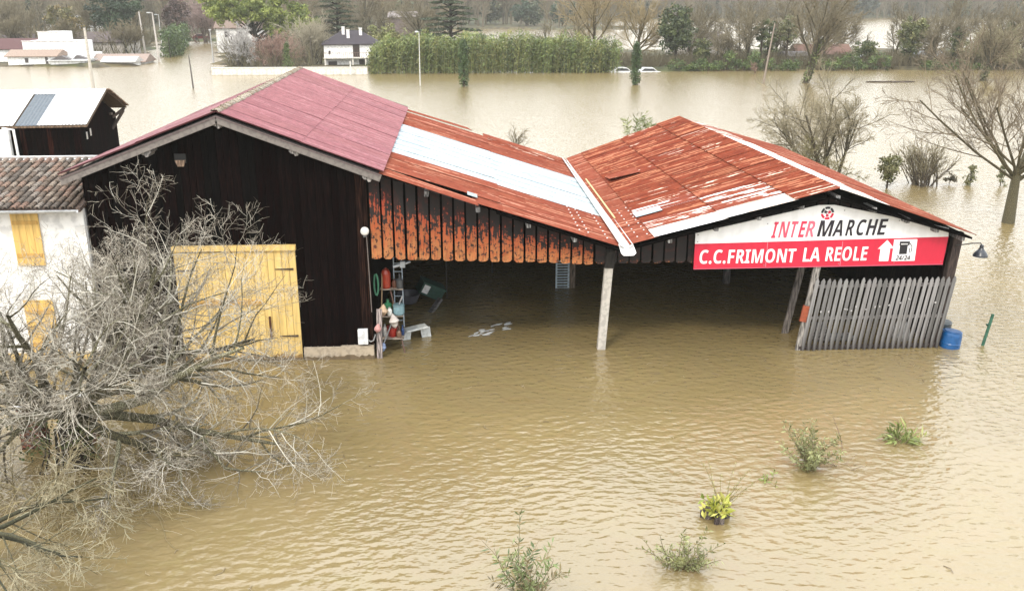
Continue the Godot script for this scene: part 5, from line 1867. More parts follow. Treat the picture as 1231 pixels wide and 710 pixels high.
func build_right_trees() -> void:
	# big bare tree at the right edge
	var P := tp({"levels": 5, "n": [17, 8, 7, 5, 0], "from": [0.74, 0.2, 0.2, 0.2], "len": [2.75, 0.5, 0.5, 0.45], "ang": [50.0, 34.0, 36.0, 36.0], "up": [0.02, 0.085, 0.07, 0.05, 0.0], "wob0": 0.02, "wob": 0.11, "thin": [0.36, 0.5, 0.5, 0.6], "rmin": 0.011, "trunk": 0.33})
	P.col = [[lin(0.16, 0.14, 0.075), lin(0.16, 0.14, 0.075)], [lin(0.13, 0.11, 0.06), lin(0.17, 0.145, 0.08)], [lin(0.13, 0.1, 0.07), lin(0.22, 0.18, 0.12)]]
	bare_tree("spreading_tree", "large bare spreading tree standing in water at the right edge", "tree", Vector3(25.6, 0, -40.3), 8.5, P, 31, 0.3)
	# multi-stemmed shrub tree behind the shed roof
	var P2 := tp({"levels": 4, "n": [8, 8, 8, 0], "stems": 8, "last_seg": 3, "splay": 0.75, "foot": 0.5, "from": [0.3, 0.2, 0.2], "len": [0.55, 0.5, 0.45], "ang": [40.0, 42.0, 42.0], "up": [0.03, 0.03, 0.03, 0.0], "rmin": 0.012, "trunk": 0.8})
	P2.col = [[lin(0.1, 0.085, 0.055), lin(0.15, 0.125, 0.08)], [lin(0.12, 0.1, 0.065), lin(0.2, 0.165, 0.11)], [lin(0.18, 0.155, 0.095), lin(0.3, 0.26, 0.17)]]
	bare_tree("shrub_tree", "bare many stemmed shrub tree rising behind the sign roof", "tree", Vector3(20.3, 0, -49.0), 6.1, P2, 32, 0.09)
	var P3 := tp({"stems": 5, "splay": 1.3, "foot": 0.6, "levels": 4, "n": [8, 8, 6, 0], "from": [0.2, 0.2, 0.2], "len": [0.6, 0.5, 0.5], "ang": [50.0, 50.0, 45.0], "up": [-0.05, -0.03, 0.0, 0.0], "rmin": 0.012, "trunk": 0.95})
	P3.col = [[lin(0.1, 0.1, 0.045), lin(0.15, 0.14, 0.06)], [lin(0.14, 0.13, 0.06), lin(0.2, 0.18, 0.09)], [lin(0.18, 0.16, 0.08), lin(0.26, 0.23, 0.12)]]
	bare_tree("olive_shrub", "olive twiggy shrub spreading at the left foot of the shrub tree", "shrub", Vector3(19.4, 0, -48.0), 2.7, P3, 33, 0.05)
	var green := [lin(0.13, 0.13, 0.055), lin(0.09, 0.1, 0.04), lin(0.17, 0.16, 0.08)]
	leafy("ivy_bush", "ragged green ivy bush at the right foot of the shrub tree", "bush", Vector3(23.6, 0, -48.6), 2.1, Vector3(0.75, 1, 0.7), 40, 26, 0.3, Vector2(0.1, 0.16), green, 34, 0.0)
	var P4 := tp({"stems": 46, "splay": 0.5, "foot": 0.75, "levels": 3, "n": [5, 4, 0], "from": [0.2, 0.2], "len": [0.5, 0.5], "ang": [20.0, 30.0], "up": [0.02, 0.02, 0.0], "rmin": 0.011, "trunk": 0.85})
	P4.col = [[lin(0.1, 0.08, 0.06), lin(0.22, 0.18, 0.12)], [lin(0.13, 0.1, 0.07), lin(0.24, 0.2, 0.13)], [lin(0.16, 0.14, 0.08), lin(0.26, 0.23, 0.14)]]
	bare_tree("upright_shrub", "upright brown twiggy shrub between the shrub tree and the right edge tree", "shrub", Vector3(25.9, 0, -49.4), 2.5, P4, 35, 0.03)
	leafy("stump_bush", "low dark tuft at the water edge right of the upright shrub", "bush", Vector3(27.5, 0, -49.3), 0.7, Vector3(0.4, 0.4, 0.35), 14, 20, 0.16, Vector2(0.07, 0.12), [lin(0.1, 0.085, 0.05), lin(0.07, 0.06, 0.04)], 36, 0.0)
	leafy("small_green_bush", "small pointed green bush between the tuft and the right edge tree", "bush", Vector3(28.65, 0, -49.2), 1.05, Vector3(0.42, 0.5, 0.4), 20, 22, 0.18, Vector2(0.08, 0.13), green, 37, 0.0, 1)
	leafy("slim_bush", "slim brown green bush just left of the right edge trunk", "bush", Vector3(30.3, 0, -49.0), 1.2, Vector3(0.3, 0.5, 0.3), 16, 20, 0.16, Vector2(0.07, 0.13), green, 38, 0.0, 1)
	water_plant("reed_tuft", "green feathery shoot rising behind the roof ridge of the shed", "shrub", Vector3(10.6, 0, -53.0), 39, 22, 3.7, 0.24, 90, Vector2(0.07, 0.4), [lin(0.16, 0.18, 0.08), lin(0.22, 0.23, 0.11)], Vector3(0.12, 0, 0))
	var P5 := tp({"levels": 3, "n": [6, 5, 0], "from": [0.4, 0.2], "len": [0.6, 0.5], "ang": [40.0, 40.0], "up": [0.0, 0.02, 0.0], "rmin": 0.014, "trunk": 0.7, "stems": 3, "splay": 0.4})
	bare_tree("thin_sapling", "thin bare sapling behind the white roof panels", "sapling", Vector3(3.6, 0, -58.0), 3.0, P5, 40, 0.03)
	# far side of the flooded yard
	for e in [[Vector3(0.74, 0, -110.6), 5.4, "slender dark cypress standing in water before the middle of the hedge", 41], [Vector3(21.4, 0, -111.5), 4.9, "slender dark cypress standing in water before the white cars", 42]]:
		leafy("cypress", e[2], "cypress", e[0], e[1], Vector3(0.55, 1, 0.55), 130, 22, 0.26, Vector2(0.1, 0.26), [lin(0.05, 0.085, 0.028), lin(0.065, 0.105, 0.03), lin(0.04, 0.065, 0.022)], e[3], 0.02, 2, "cypresses in the water")
	# ivy clad leaning tree
	var P6 := tp({"levels": 4, "n": [14, 10, 8, 0], "from": [0.3, 0.15, 0.15], "len": [0.9, 0.55, 0.5], "ang": [36.0, 38.0, 38.0], "up": [0.08, 0.06, 0.05, 0.0], "rmin": 0.032, "trunk": 0.6})
	var it := bare_tree("leaning_ivy_tree", "tall bare tree with ivy green leaning trunk standing in the water", "tree", Vector3(42.6, 0, -112.6), 14.0, P6, 43, 0.42, Vector3(0.28, 0, 0))
	var ib := MB.new()
	var rng := rnd(44)
	for k in 60:
		var y := rng.randf_range(0, 5.0)
		leaves(ib, Vector3(y * 0.28 + rng.randf_range(-0.15, 0.15), y, rng.randf_range(-0.2, 0.3)), Vector3(0.5, 0.5, 0.5), 22, Vector2(0.2, 0.24), [lin(0.09, 0.12, 0.03), lin(0.06, 0.085, 0.025), lin(0.13, 0.15, 0.05)], rng)
	part("ivy", ib, M.leaf, it)
	var it2 := bare_tree("mossy_leaning_tree", "mossy leaning tree standing in the water near the right edge", "tree", Vector3(66.2, 0, -114.8), 9.0, tp({"levels": 4, "n": [14, 10, 8, 0], "from": [0.35, 0.15, 0.15], "len": [0.95, 0.55, 0.5], "rmin": 0.032, "trunk": 0.5}), 45, 0.4, Vector3(0.3, 0, 0))
	var ib2 := MB.new()
	for k in 26:
		var y := rng.randf_range(0, 2.4)
		leaves(ib2, Vector3(y * 0.3, y, 0.1), Vector3(0.5, 0.4, 0.5), 20, Vector2(0.2, 0.24), [lin(0.09, 0.1, 0.04), lin(0.06, 0.07, 0.03)], rng)
	part("ivy", ib2, M.leaf, it2)
	var db := MB.new()
	for k in 9:
		db.col = lin(0.12, 0.09, 0.07) * rng.randf_range(0.7, 1.5)
		var x := 50.6 + k * 0.5
		db.tube(PackedVector3Array([Vector3(x, 0.05, -113.0 + rng.randf_range(-0.3, 0.3)), Vector3(x + 1.2, 0.12, -113.0), Vector3(x + 2.2, 0.04, -113.0 + rng.randf_range(-0.3, 0.3))]), 0.1, 0.06, 5, true)
	solo("driftwood", db, M.bark, "long low raft of driftwood floating before the right hand bank", "driftwood")

func lamp_post(called: String, label: String, at: Vector3, h: float, lean: float, arm: bool, k: Color, r := 0.07, head := true) -> void:
	var o := thing(called, label, "pole", at)
	var m := MB.new()
	m.col = k
	m.tube(PackedVector3Array([Vector3(0, -0.5, 0), Vector3(lean * 0.5, h * 0.5, 0), Vector3(lean, h, 0)]), r, r * 0.6, 8, true)
	part("post", m, M.plain, o)
	if arm:
		m = MB.new()
		m.col = k
		m.tube(PackedVector3Array([Vector3(lean, h - 0.05, 0), Vector3(lean - 0.12, h + 0.02, 0.5), Vector3(lean - 0.2, h - 0.05, 1.1)]), r * 0.5, r * 0.5, 6, true)
		part("arm", m, M.plain, o)
	if head:
		m = MB.new()
		m.col = lin(0.6, 0.62, 0.62)
		m.box(Transform3D(Basis(), Vector3(lean - (0.25 if arm else 0.0), h + 0.04, 1.2 if arm else 0.0)), Vector3(0.32, 0.14, 0.6 if arm else 0.3))
		part("lamp_head", m, M.plain, o)

func car(called: String, label: String, at: Vector3, turn: float, k: Color) -> void:
	var o := thing(called, label, "car", at, "", turn)
	var m := MB.new()
	m.col = k
	m.prism(Transform3D(Basis(), Vector3(0, 0, 0.8)), PackedVector2Array([Vector2(-2.0, 0.3), Vector2(1.95, 0.3), Vector2(2.0, 0.65), Vector2(1.8, 0.8), Vector2(0.95, 0.92), Vector2(0.35, 1.38), Vector2(-1.0, 1.42), Vector2(-1.75, 1.0), Vector2(-2.05, 0.9)]), 1.6)
	part("body", m, M.gloss, o)
	for s in [0.805, -0.805]:
		m = MB.new()
		m.col = lin(0.03, 0.035, 0.04)
		m.prism(Transform3D(Basis() if s > 0 else Basis(Vector3.UP, PI), Vector3(0, 0, s + (0.005 if s > 0 else -0.005))), PackedVector2Array([Vector2(-1.4, 0.98), Vector2(0.8, 0.96), Vector2(0.3, 1.3), Vector2(-0.95, 1.34)] if s > 0 else [Vector2(-0.8, 0.96), Vector2(1.4, 0.98), Vector2(0.95, 1.34), Vector2(-0.3, 1.3)]), 0.01)
		part("window", m, M.gloss, o)
		for w in [-1.25, 1.25]:
			m = MB.new()
			m.col = lin(0.02, 0.02, 0.02)
			m.lathe(Transform3D(Basis(Vector3.RIGHT, PI / 2), Vector3(w, 0.32, s - (0.1 if s > 0 else -0.1))), [Vector2(0.0, -0.1), Vector2(0.32, -0.1), Vector2(0.32, 0.1), Vector2(0.0, 0.1)], 14)
			part("wheel", m, M.plain, o)

func house(called: String, label: String, at: Vector3, turn: float, w: float, d: float, h: float, rise: float, wall: Color, roof: Color, hip: float, wins: Array, chim: Array, cat := "house", over := 0.35) -> Node3D:
	var o := thing(called, label, cat, at, "", turn)
	var m := MB.new()
	m.col = wall
	m.bx(-w / 2, w / 2, -1.0, h, -d / 2, d / 2)
	if hip <= 0.01:
		for s in [-1.0, 1.0]:
			m.hexa([Vector3(s * w / 2 - 0.1, h, d / 2), Vector3(s * w / 2 + 0.0, h, d / 2), Vector3(s * w / 2, h, -d / 2), Vector3(s * w / 2 - 0.1, h, -d / 2), Vector3(s * w / 2 - 0.1, h + rise, 0.01), Vector3(s * w / 2, h + rise, 0.01), Vector3(s * w / 2, h + rise, -0.01), Vector3(s * w / 2 - 0.1, h + rise, -0.01)])
	part("wall", m, M.plaster, o)
	m = MB.new()
	m.col = roof
	var e := over
	var a := Vector3(-w / 2 - e, h - 0.05, d / 2 + e)
	var b := Vector3(w / 2 + e, h - 0.05, d / 2 + e)
	var c := Vector3(w / 2 + e, h - 0.05, -d / 2 - e)
	var dd := Vector3(-w / 2 - e, h - 0.05, -d / 2 - e)
	var r0 := Vector3(-w / 2 - e + hip, h + rise + 0.06, 0)
	var r1 := Vector3(w / 2 + e - hip, h + rise + 0.06, 0)
	m.quad(a, b, r1, r0)
	m.quad(c, dd, r0, r1)
	m.tri(b, c, r1)
	m.tri(dd, a, r0)
	var dn := Vector3(0, -0.12, 0)
	m.quad(a + dn, b + dn, b, a)
	m.quad(b + dn, c + dn, c, b)
	m.quad(dd + dn, a + dn, a, dd)
	var rf := part("roof", m, M.clay, o)
	for q in chim:
		m = MB.new()
		m.col = q[3]
		m.bx(q[0] - 0.22, q[0] + 0.22, h, q[2], q[1] - 0.22, q[1] + 0.22)
		m.bx(q[0] - 0.27, q[0] + 0.27, q[2], q[2] + 0.1, q[1] - 0.27, q[1] + 0.27)
		part("chimney", m, M.plaster, rf)
	for q in wins:
		m = MB.new()
		m.col = q[4]
		m.bx(q[0] - q[2] / 2, q[0] + q[2] / 2, q[1], q[1] + q[3], d / 2 - 0.02, d / 2 + 0.04)
		part("window" if q.size() < 6 else q[5], m, M.gloss, o)
	return o

func build_far_bank() -> void:
	var rng := rnd(707)
	# garden wall in three runs
	var gw := MB.new()
	gw.col = lin(0.72, 0.68, 0.6)
	gw.bx(-33.3, -12.3, -0.8, 0.9, -129.9, -129.6)
	gw.bx(-33.3, -12.3, 0.9, 0.98, -129.95, -129.55)
	solo("garden_wall", gw, M.plaster, "long low whitewashed wall before the white house with slate roof", "wall")
	# white house with slate roof
	var dkc := lin(0.05, 0.035, 0.03)
	var wh := house("slate_house", "white two storey house with dark slate roof and balcony beside the hedge", Vector3(-16.2, 0, -147.5), 0.12, 8.4, 7.0, 3.4, 1.75, lin(0.84, 0.83, 0.8), lin(0.055, 0.047, 0.055), 3.2, [[0.6, 1.45, 1.0, 1.9, dkc, "door"], [-3.0, 0.25, 1.3, 0.6, dkc], [1.4, 0.1, 0.9, 1.0, dkc], [3.0, 0.3, 0.9, 0.7, dkc], [-3.4, 1.9, 0.3, 0.5, dkc]], [[-1.2, 1.0, 5.7, lin(0.85, 0.83, 0.8)], [-0.5, 2.0, 5.3, lin(0.85, 0.83, 0.8)], [1.4, 1.2, 5.5, lin(0.85, 0.83, 0.8)]])
	var bal := MB.new()
	bal.col = lin(0.72, 0.68, 0.6)
	bal.bx(-4.3, 4.3, 1.3, 1.42, 3.5, 4.7)
	for x in [-4.1, 0.0, 1.9, 4.1]:
		bal.bx(x - 0.1, x + 0.1, -1.0, 1.3, 4.4, 4.6)
	part("balcony", bal, M.plaster, wh)
	for k in 30:
		var m := MB.new()
		m.col = lin(0.2, 0.14, 0.11)
		m.bx(-4.25 + k * 0.29, -4.2 + k * 0.29, 1.42, 2.1, 4.62, 4.66)
		part("baluster", m, M.plain, wh)
	var hr := MB.new()
	hr.col = lin(0.2, 0.14, 0.11)
	hr.bx(-4.3, 4.3, 2.1, 2.15, 4.6, 4.68)
	part("handrail", hr, M.plain, wh)
	# bamboo hedge
	var hg := thing("bamboo_hedge", "long feathery green bamboo hedge along the far water edge", "hedge", Vector3(0, 0, -131.5))
	var b := MB.new()
	var sb := MB.new()
	var cols := [lin(0.125, 0.165, 0.045), lin(0.165, 0.19, 0.06), lin(0.085, 0.115, 0.034), lin(0.185, 0.185, 0.062), lin(0.06, 0.083, 0.027)]
	var x := -12.2
	while x < 22.4:
		var top := 4.95 + sin(x * 0.9) * 0.25 + sin(x * 2.3) * 0.2 + rng.randf_range(-1.0, 0.35) + (rng.randf_range(0.2, 0.8) if rng.randf() < 0.22 else 0.0)
		if x > 14:
			top -= (x - 14) * 0.13
		if x < -9.5:
			top -= (-9.5 - x) * 0.5
		var zc := rng.randf_range(-2.2, 1.6)
		var lean := rng.randf_range(0.2, 1.0)
		sb.col = lin(0.2, 0.2, 0.07)
		sb.tube(PackedVector3Array([Vector3(x, -0.2, zc), Vector3(x + lean * 0.2, top * 0.5, zc), Vector3(x + lean * 0.7, top * 0.95, zc + 0.2)]), 0.03, 0.015, 4)
		var tint: Color = cols[rng.randi() % cols.size()]
		for i in 60:
			var f := pow(rng.randf(), 0.75)
			var p := Vector3(x + lean * 0.7 * f * f + rng.randfn() * 0.3, f * top, zc + rng.randfn() * 0.35)
			var a := Vector3(rng.randf_range(-0.7, 0.9), rng.randf_range(-0.1, 1.0), rng.randf_range(-0.6, 0.6)).normalized()
			var w := perp(a, rng)
			var nn := a.cross(w).normalized()
			if nn.z < 0:
				nn = -nn
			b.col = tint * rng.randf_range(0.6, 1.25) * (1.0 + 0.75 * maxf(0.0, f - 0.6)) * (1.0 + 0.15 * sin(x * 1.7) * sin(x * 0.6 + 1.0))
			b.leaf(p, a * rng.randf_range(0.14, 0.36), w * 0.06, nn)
		x += 0.06
	part("canes", sb, M.twig, hg).set_meta("kind", "stuff")
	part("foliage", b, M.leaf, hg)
	# street furniture in the water
	lamp_post("lamp_post", "tall white street lamp post in the water before the hedge", Vector3(-4.45, 0, -112.0), 6.2, 0.05, true, lin(0.6, 0.6, 0.58))
	lamp_post("wooden_pole", "tall leaning wooden pole in the water before the right bank", Vector3(37.7, 0, -113.5), 7.0, 0.85, false, lin(0.26, 0.21, 0.17), 0.13, false)
	lamp_post("small_wooden_post", "short dark post alone in the open water left of the barn ridge", Vector3(-30.6, 0, -110.3), 3.7, -0.15, false, lin(0.1, 0.09, 0.08), 0.1, false)
	lamp_post("white_marker_post", "short white post against the garden wall by the hedge", Vector3(-14.5, 0, -129.0), 1.8, 0.0, false, lin(0.7, 0.68, 0.62), 0.13, false)
	lamp_post("concrete_pole", "tall concrete power pole behind the small white roofed barn", Vector3(-39.9, 0, -105.0), 6.9, -0.1, false, lin(0.5, 0.46, 0.4), 0.2, false)
	lamp_post("road_pole", "left one of two concrete poles at the mouth of the drowned road", Vector3(-57.0, 0, -176.7), 7.6, -0.3, false, lin(0.5, 0.46, 0.42), 0.2, false)
	lamp_post("road_pole", "right one of two concrete poles at the mouth of the drowned road", Vector3(-48.2, 0, -155.8), 7.7, -0.25, true, lin(0.5, 0.46, 0.42), 0.17, true)
	lamp_post("road_lamp", "grey lamp post beside the drowned road left of the pine", Vector3(-38.9, 0, -153.2), 5.1, -0.1, false, lin(0.4, 0.4, 0.4), 0.1, true)
	lamp_post("far_street_lamp", "white street lamp above the green roadside hedge", Vector3(-62.5, 0, -205.0), 6.6, 0.0, true, lin(0.6, 0.6, 0.6), 0.1, true)
	car("white_car", "white car sunk to its windows left of the right hand cypress", Vector3(23.4, -0.75, -131.4), 0.1, lin(0.8, 0.8, 0.8))
	car("white_car", "white car sunk to its windows right of the right hand cypress", Vector3(27.4, -0.85, -132.2), 0.0, lin(0.78, 0.79, 0.8))
	car("white_car", "white van parked at the end of the drowned road", Vector3(-66.0, 0.1, -232.0), 0.6, lin(0.8, 0.8, 0.8))
	car("dark_car", "dark red car parked at the end of the drowned road", Vector3(-62.0, 0.2, -235.0), 0.3, lin(0.12, 0.02, 0.025))
	# cottages and cars on the right bank
	house("grey_shed", "small grey shed between bare trees on the right bank", Vector3(51.2, 0, -141.0), 0.2, 3.4, 3.0, 1.7, 0.5, lin(0.4, 0.38, 0.36), lin(0.2, 0.18, 0.17), 0.0, [[0.2, 0.7, 0.8, 0.6, dkc]], [], "shed")
	house("stone_cottage", "low pinkish cottage beside the ivy leaning tree on the far bank", Vector3(57.2, 0, -146.0), -0.1, 8.0, 5.0, 1.7, 1.3, lin(0.4, 0.33, 0.29), lin(0.22, 0.12, 0.09), 0.0, [[-2.0, 0.6, 0.9, 0.8, dkc], [1.6, 0.6, 0.9, 0.8, dkc]], [])
	car("white_car", "white car parked behind the laurel hedge on the right bank", Vector3(61.5, 0.4, -139.0), 0.2, lin(0.75, 0.76, 0.78))
	house("glass_house", "small white greenhouse beside the ivy clad tree on the right bank", Vector3(72.0, 0, -140.5), 0.1, 3.6, 2.6, 1.5, 0.7, lin(0.75, 0.77, 0.78), lin(0.6, 0.63, 0.66), 0.0, [[-0.9, 0.4, 0.7, 0.9, lin(0.2, 0.24, 0.25)], [0.7, 0.4, 0.7, 0.9, lin(0.2, 0.24, 0.25)]], [], "greenhouse")
	house("grey_barn_house", "grey roofed house behind the bare trees right of the evergreen", Vector3(42.0, 0, -165.0), 0.1, 9.0, 6.0, 2.6, 1.6, lin(0.5, 0.46, 0.42), lin(0.16, 0.13, 0.12), 0.0, [[-2.0, 1.0, 0.9, 1.0, dkc]], [])
	# trees and shrubs on the bank, left to right
	var ever := [lin(0.055, 0.075, 0.03), lin(0.08, 0.1, 0.035), lin(0.04, 0.055, 0.025)]
	cedar("tiered_cedar", "dark flat tiered cedar standing behind the bamboo hedge", Vector3(-1.0, 0, -153.0), 12.0, 6.0, 51)
	var wil := [[lin(0.1, 0.08, 0.04), lin(0.13, 0.1, 0.05)], [lin(0.16, 0.125, 0.06), lin(0.22, 0.17, 0.085)], [lin(0.22, 0.17, 0.085), lin(0.32, 0.25, 0.13)]]
	var PW := tp({"levels": 4, "n": [15, 10, 9, 0], "from": [0.15, 0.15, 0.15], "len": [0.85, 0.55, 0.5], "ang": [48.0, 38.0, 38.0], "up": [0.07, 0.08, 0.06, 0.0], "rmin": 0.034, "trunk": 0.6, "col": wil})
	bare_tree("yellow_willow", "tall bare yellow willow behind the right end of the hedge", "tree", Vector3(22.0, 0.2, -151.0), 13.5, PW, 52, 0.3)
	bare_tree("yellow_willow", "bare yellow willow with dark forked trunk above the white cars", "tree", Vector3(28.6, 0.2, -148.0), 13.0, PW, 53, 0.32)
	bare_tree("pale_shrub_row", "pale leafless thicket behind the hedge left of the willows", "thicket", Vector3(16.0, 0.2, -146.0), 6.5, tp({"stems": 14, "splay": 0.35, "foot": 3.2, "levels": 3, "n": [8, 7, 0], "from": [0.2, 0.2], "len": [0.5, 0.5], "ang": [28.0, 34.0], "up": [0.05, 0.05, 0.0], "rmin": 0.024, "trunk": 0.8}), 54, 0.06)
	leafy("holm_oak", "dark evergreen oak right of the willows at the water edge", "tree", Vector3(32.4, 0.2, -138.5), 9.2, Vector3(3.1, 4, 2.8), 110, 42, 0.85, Vector2(0.28, 0.34), ever, 55, 0.12)
	var thin := tp({"levels": 4, "n": [13, 9, 8, 0], "from": [0.2, 0.15, 0.15], "len": [0.85, 0.55, 0.5], "ang": [46.0, 38.0, 38.0], "rmin": 0.034, "trunk": 0.6, "up": [0.05, 0.08, 0.08, 0.0]})
	bare_tree("hazel", "bare brown hazel at the water edge right of the evergreen oak", "tree", Vector3(38.6, 0.1, -135.5), 6.5, tp({"stems": 6, "splay": 0.4, "foot": 1.0, "rmin": 0.024, "levels": 4, "n": [7, 6, 5, 0]}), 56, 0.08)
	bare_tree("mistletoe_tree", "bare tree with dark ivy balls behind the leaning wooden pole", "tree", Vector3(42.0, 0.1, -135.0), 8.6, thin, 57, 0.2)
	var mis := leafy("ivy_crown_tree", "ivy topped tree between the wooden pole and the leaning ivy tree", "tree", Vector3(44.5, 0.1, -136.0), 7.6, Vector3(1.8, 2, 1.6), 26, 34, 0.55, Vector2(0.24, 0.28), ever, 58, 0.45)
	mis.rotation.y = 0.4
	leafy("ivy_trunk_tree", "twisted ivy covered tree just left of the leaning ivy tree", "tree", Vector3(49.0, 0.1, -138.0), 7.8, Vector3(1.9, 2, 1.6), 30, 34, 0.6, Vector2(0.24, 0.28), [lin(0.1, 0.11, 0.045), lin(0.13, 0.13, 0.06)], 59, 0.3)
	bare_tree("bare_poplar", "pale bare tree behind the leaning ivy tree on the bank", "tree", Vector3(53.0, 0.1, -150.0), 11.5, thin, 60, 0.2)
	leafy("ivy_clad_tree", "ivy clad green tree right of the laurel hedge on the bank", "tree", Vector3(67.2, 0.1, -136.5), 8.4, Vector3(2.3, 3, 2.0), 70, 40, 0.7, Vector2(0.26, 0.3), [lin(0.11, 0.12, 0.04), lin(0.08, 0.095, 0.035), lin(0.15, 0.15, 0.06)], 61, 0.1)
	bare_tree("grey_birch", "grey bare tree between the ivy clad tree and the round shrub", "tree", Vector3(72.5, 0.1, -139.0), 8.5, thin, 62, 0.15)
	bare_tree("round_shrub", "round olive twiggy tree near the right edge of the bank", "tree", Vector3(77.5, 0.1, -133.0), 7.0, tp({"stems": 9, "splay": 0.9, "foot": 0.8, "levels": 4, "n": [8, 8, 7, 0], "from": [0.25, 0.2, 0.2], "rmin": 0.024, "col": [[lin(0.12, 0.11, 0.05), lin(0.16, 0.14, 0.07)], [lin(0.16, 0.15, 0.07), lin(0.22, 0.2, 0.1)], [lin(0.2, 0.18, 0.09), lin(0.3, 0.27, 0.16)]]}), 63, 0.09)
	bare_tree("edge_tree", "bare grey tree closing the bank at the far right edge", "tree", Vector3(84.5, 0.1, -137.0), 10.0, thin, 64, 0.2)
	bare_tree("red_sapling", "small reddish bare sapling in the water before the laurel bank", "sapling", Vector3(41.0, 0, -127.0), 2.6, tp({"levels": 3, "n": [7, 6, 0], "from": [0.2, 0.2], "len": [0.5, 0.5], "stems": 4, "splay": 0.5, "rmin": 0.02, "col": [[lin(0.25, 0.17, 0.13), lin(0.3, 0.2, 0.15)]]}), 65, 0.03)
	for e in [[36.0, -137.0, 4.5, 1.6, "ivy smothered stump tree between the evergreen oak and the hazel", 171], [47.3, -141.5, 7.0, 1.5, "slim ivy green tree right of the ivy topped tree", 172], [60.5, -136.5, 5.2, 1.9, "green bushy tree behind the middle of the broad laurel hedge", 173], [75.0, -137.5, 6.0, 1.7, "dark ivy hung tree behind the white greenhouse corner", 174], [82.5, -137.0, 7.5, 2.2, "broad ivy green tree left of the tree that closes the bank", 175]]:
		leafy("ivy_tree", e[4], "tree", Vector3(e[0], 0.1, e[1]), e[2], Vector3(e[3], 2, e[3] * 0.9), 44, 34, 0.55, Vector2(0.24, 0.28), [lin(0.085, 0.1, 0.035), lin(0.115, 0.125, 0.045), lin(0.06, 0.075, 0.028)], e[5], 0.08)
	var lau := [lin(0.075, 0.11, 0.03), lin(0.1, 0.14, 0.035), lin(0.05, 0.075, 0.025)]
	for e in [[57.6, 9.6, 2.3, "broad glossy laurel hedge at the water edge right of the leaning ivy tree", 66], [40.6, 7.5, 2.6, "green laurel hedge at the water edge behind the wooden pole", 67], [33.5, 7.0, 1.6, "low dark hedge at the water edge below the evergreen oak", 68], [72.0, 9.0, 1.3, "low brown green hedge at the water edge left of the round twiggy tree", 69], [47.0, 4.5, 1.5, "low green hedge left of the leaning ivy trunk", 70]]:
		var o := thing("laurel_hedge", e[3], "hedge", Vector3(e[0], 0, -132.6))
		var lb := MB.new()
		var r2 := rnd(e[4])
		var n := int(e[1] * 11)
		for k in n:
			var f := r2.randf()
			var hh: float = e[2] * (0.75 + 0.3 * sin(f * 13.0 + e[4])) * sqrt(r2.randf())
			leaves(lb, Vector3((f - 0.5) * e[1], hh, r2.randf_range(-0.9, 0.9)), Vector3(0.5, 0.4, 0.5), 22, Vector2(0.16, 0.24), lau, r2)
		part("foliage", lb, M.leaf, o)
		var tb := MB.new()
		tb.col = lin(0.07, 0.05, 0.04)
		for k in 8:
			var xx: float = (k / 7.0 - 0.5) * e[1] * 0.9
			tb.tube(PackedVector3Array([Vector3(xx, -0.4, 0), Vector3(xx + 0.1, e[2] * 0.6, 0.1)]), 0.05, 0.02, 5)
		part("stems", tb, M.bark, o)
	# brush under the trees
	var br := thing("bank_brush", "brown tangled undergrowth along the right bank under the trees", "undergrowth")
	br.set_meta("kind", "stuff")
	var bb := MB.new()
	for k in 2600:
		var p := Vector3(rng.randf_range(24, 104), 0.1, rng.randf_range(-146, -133.5))
		var hh := rng.randf_range(0.7, 2.3)
		bb.col = lin(0.08, 0.066, 0.036).lerp(lin(0.16, 0.135, 0.075), rng.randf())
		for s in 5:
			var dx := Vector3(rng.randfn() * 0.35, 1, rng.randfn() * 0.35) * hh
			bb.tube(PackedVector3Array([p, p + dx * 0.55 + Vector3(rng.randfn() * 0.1, 0, 0), p + dx]), 0.04, 0.02, 3)
	part("stems", bb, M.twig, br).set_meta("kind", "stuff")
	bank_trees("bank_tree", "bare trees crowding the right bank", [[36.5, -146.0, 9.0, "bare brown tree just right of the evergreen oak, behind the hazel"], [46.0, -152.0, 10.0, "bare tree standing behind the ivy topped tree on the right bank"], [49.5, -144.0, 8.0, "bare tree close behind the twisted ivy covered tree"], [55.5, -140.0, 9.0, "bare tree before the left end of the pinkish cottage"], [58.5, -155.0, 10.5, "tall bare tree rising behind the middle of the pinkish cottage"], [62.0, -150.0, 8.5, "bare tree at the right end of the pinkish cottage"], [64.0, -160.0, 11.0, "tall bare tree farthest back between the cottage and the ivy clad tree"], [69.5, -146.0, 9.5, "bare tree close behind the ivy clad green tree"], [74.5, -150.0, 10.5, "bare tree rising behind the white greenhouse"], [79.0, -144.0, 9.0, "bare tree directly behind the round twiggy tree"], [82.0, -152.0, 11.0, "tall bare tree far back, right of the round twiggy tree"], [86.0, -146.0, 10.0, "bare tree just behind the grey tree that closes the bank at right"], [90.0, -140.0, 10.5, "bare tree right of the grey tree that closes the bank"], [93.0, -150.0, 11.0, "tall bare tree farthest right and back on the bank"], [40.0, -156.0, 9.5, "bare tree before the grey roofed house behind the wooden pole"], [70.5, -134.5, 6.5, "short bare tree at the water edge right of the ivy clad tree"], [81.5, -134.5, 7.5, "bare tree at the water edge right of the round twiggy tree"], [88.0, -133.5, 8.0, "bare tree at the water edge at the right end of the bank"]], thin, 500)

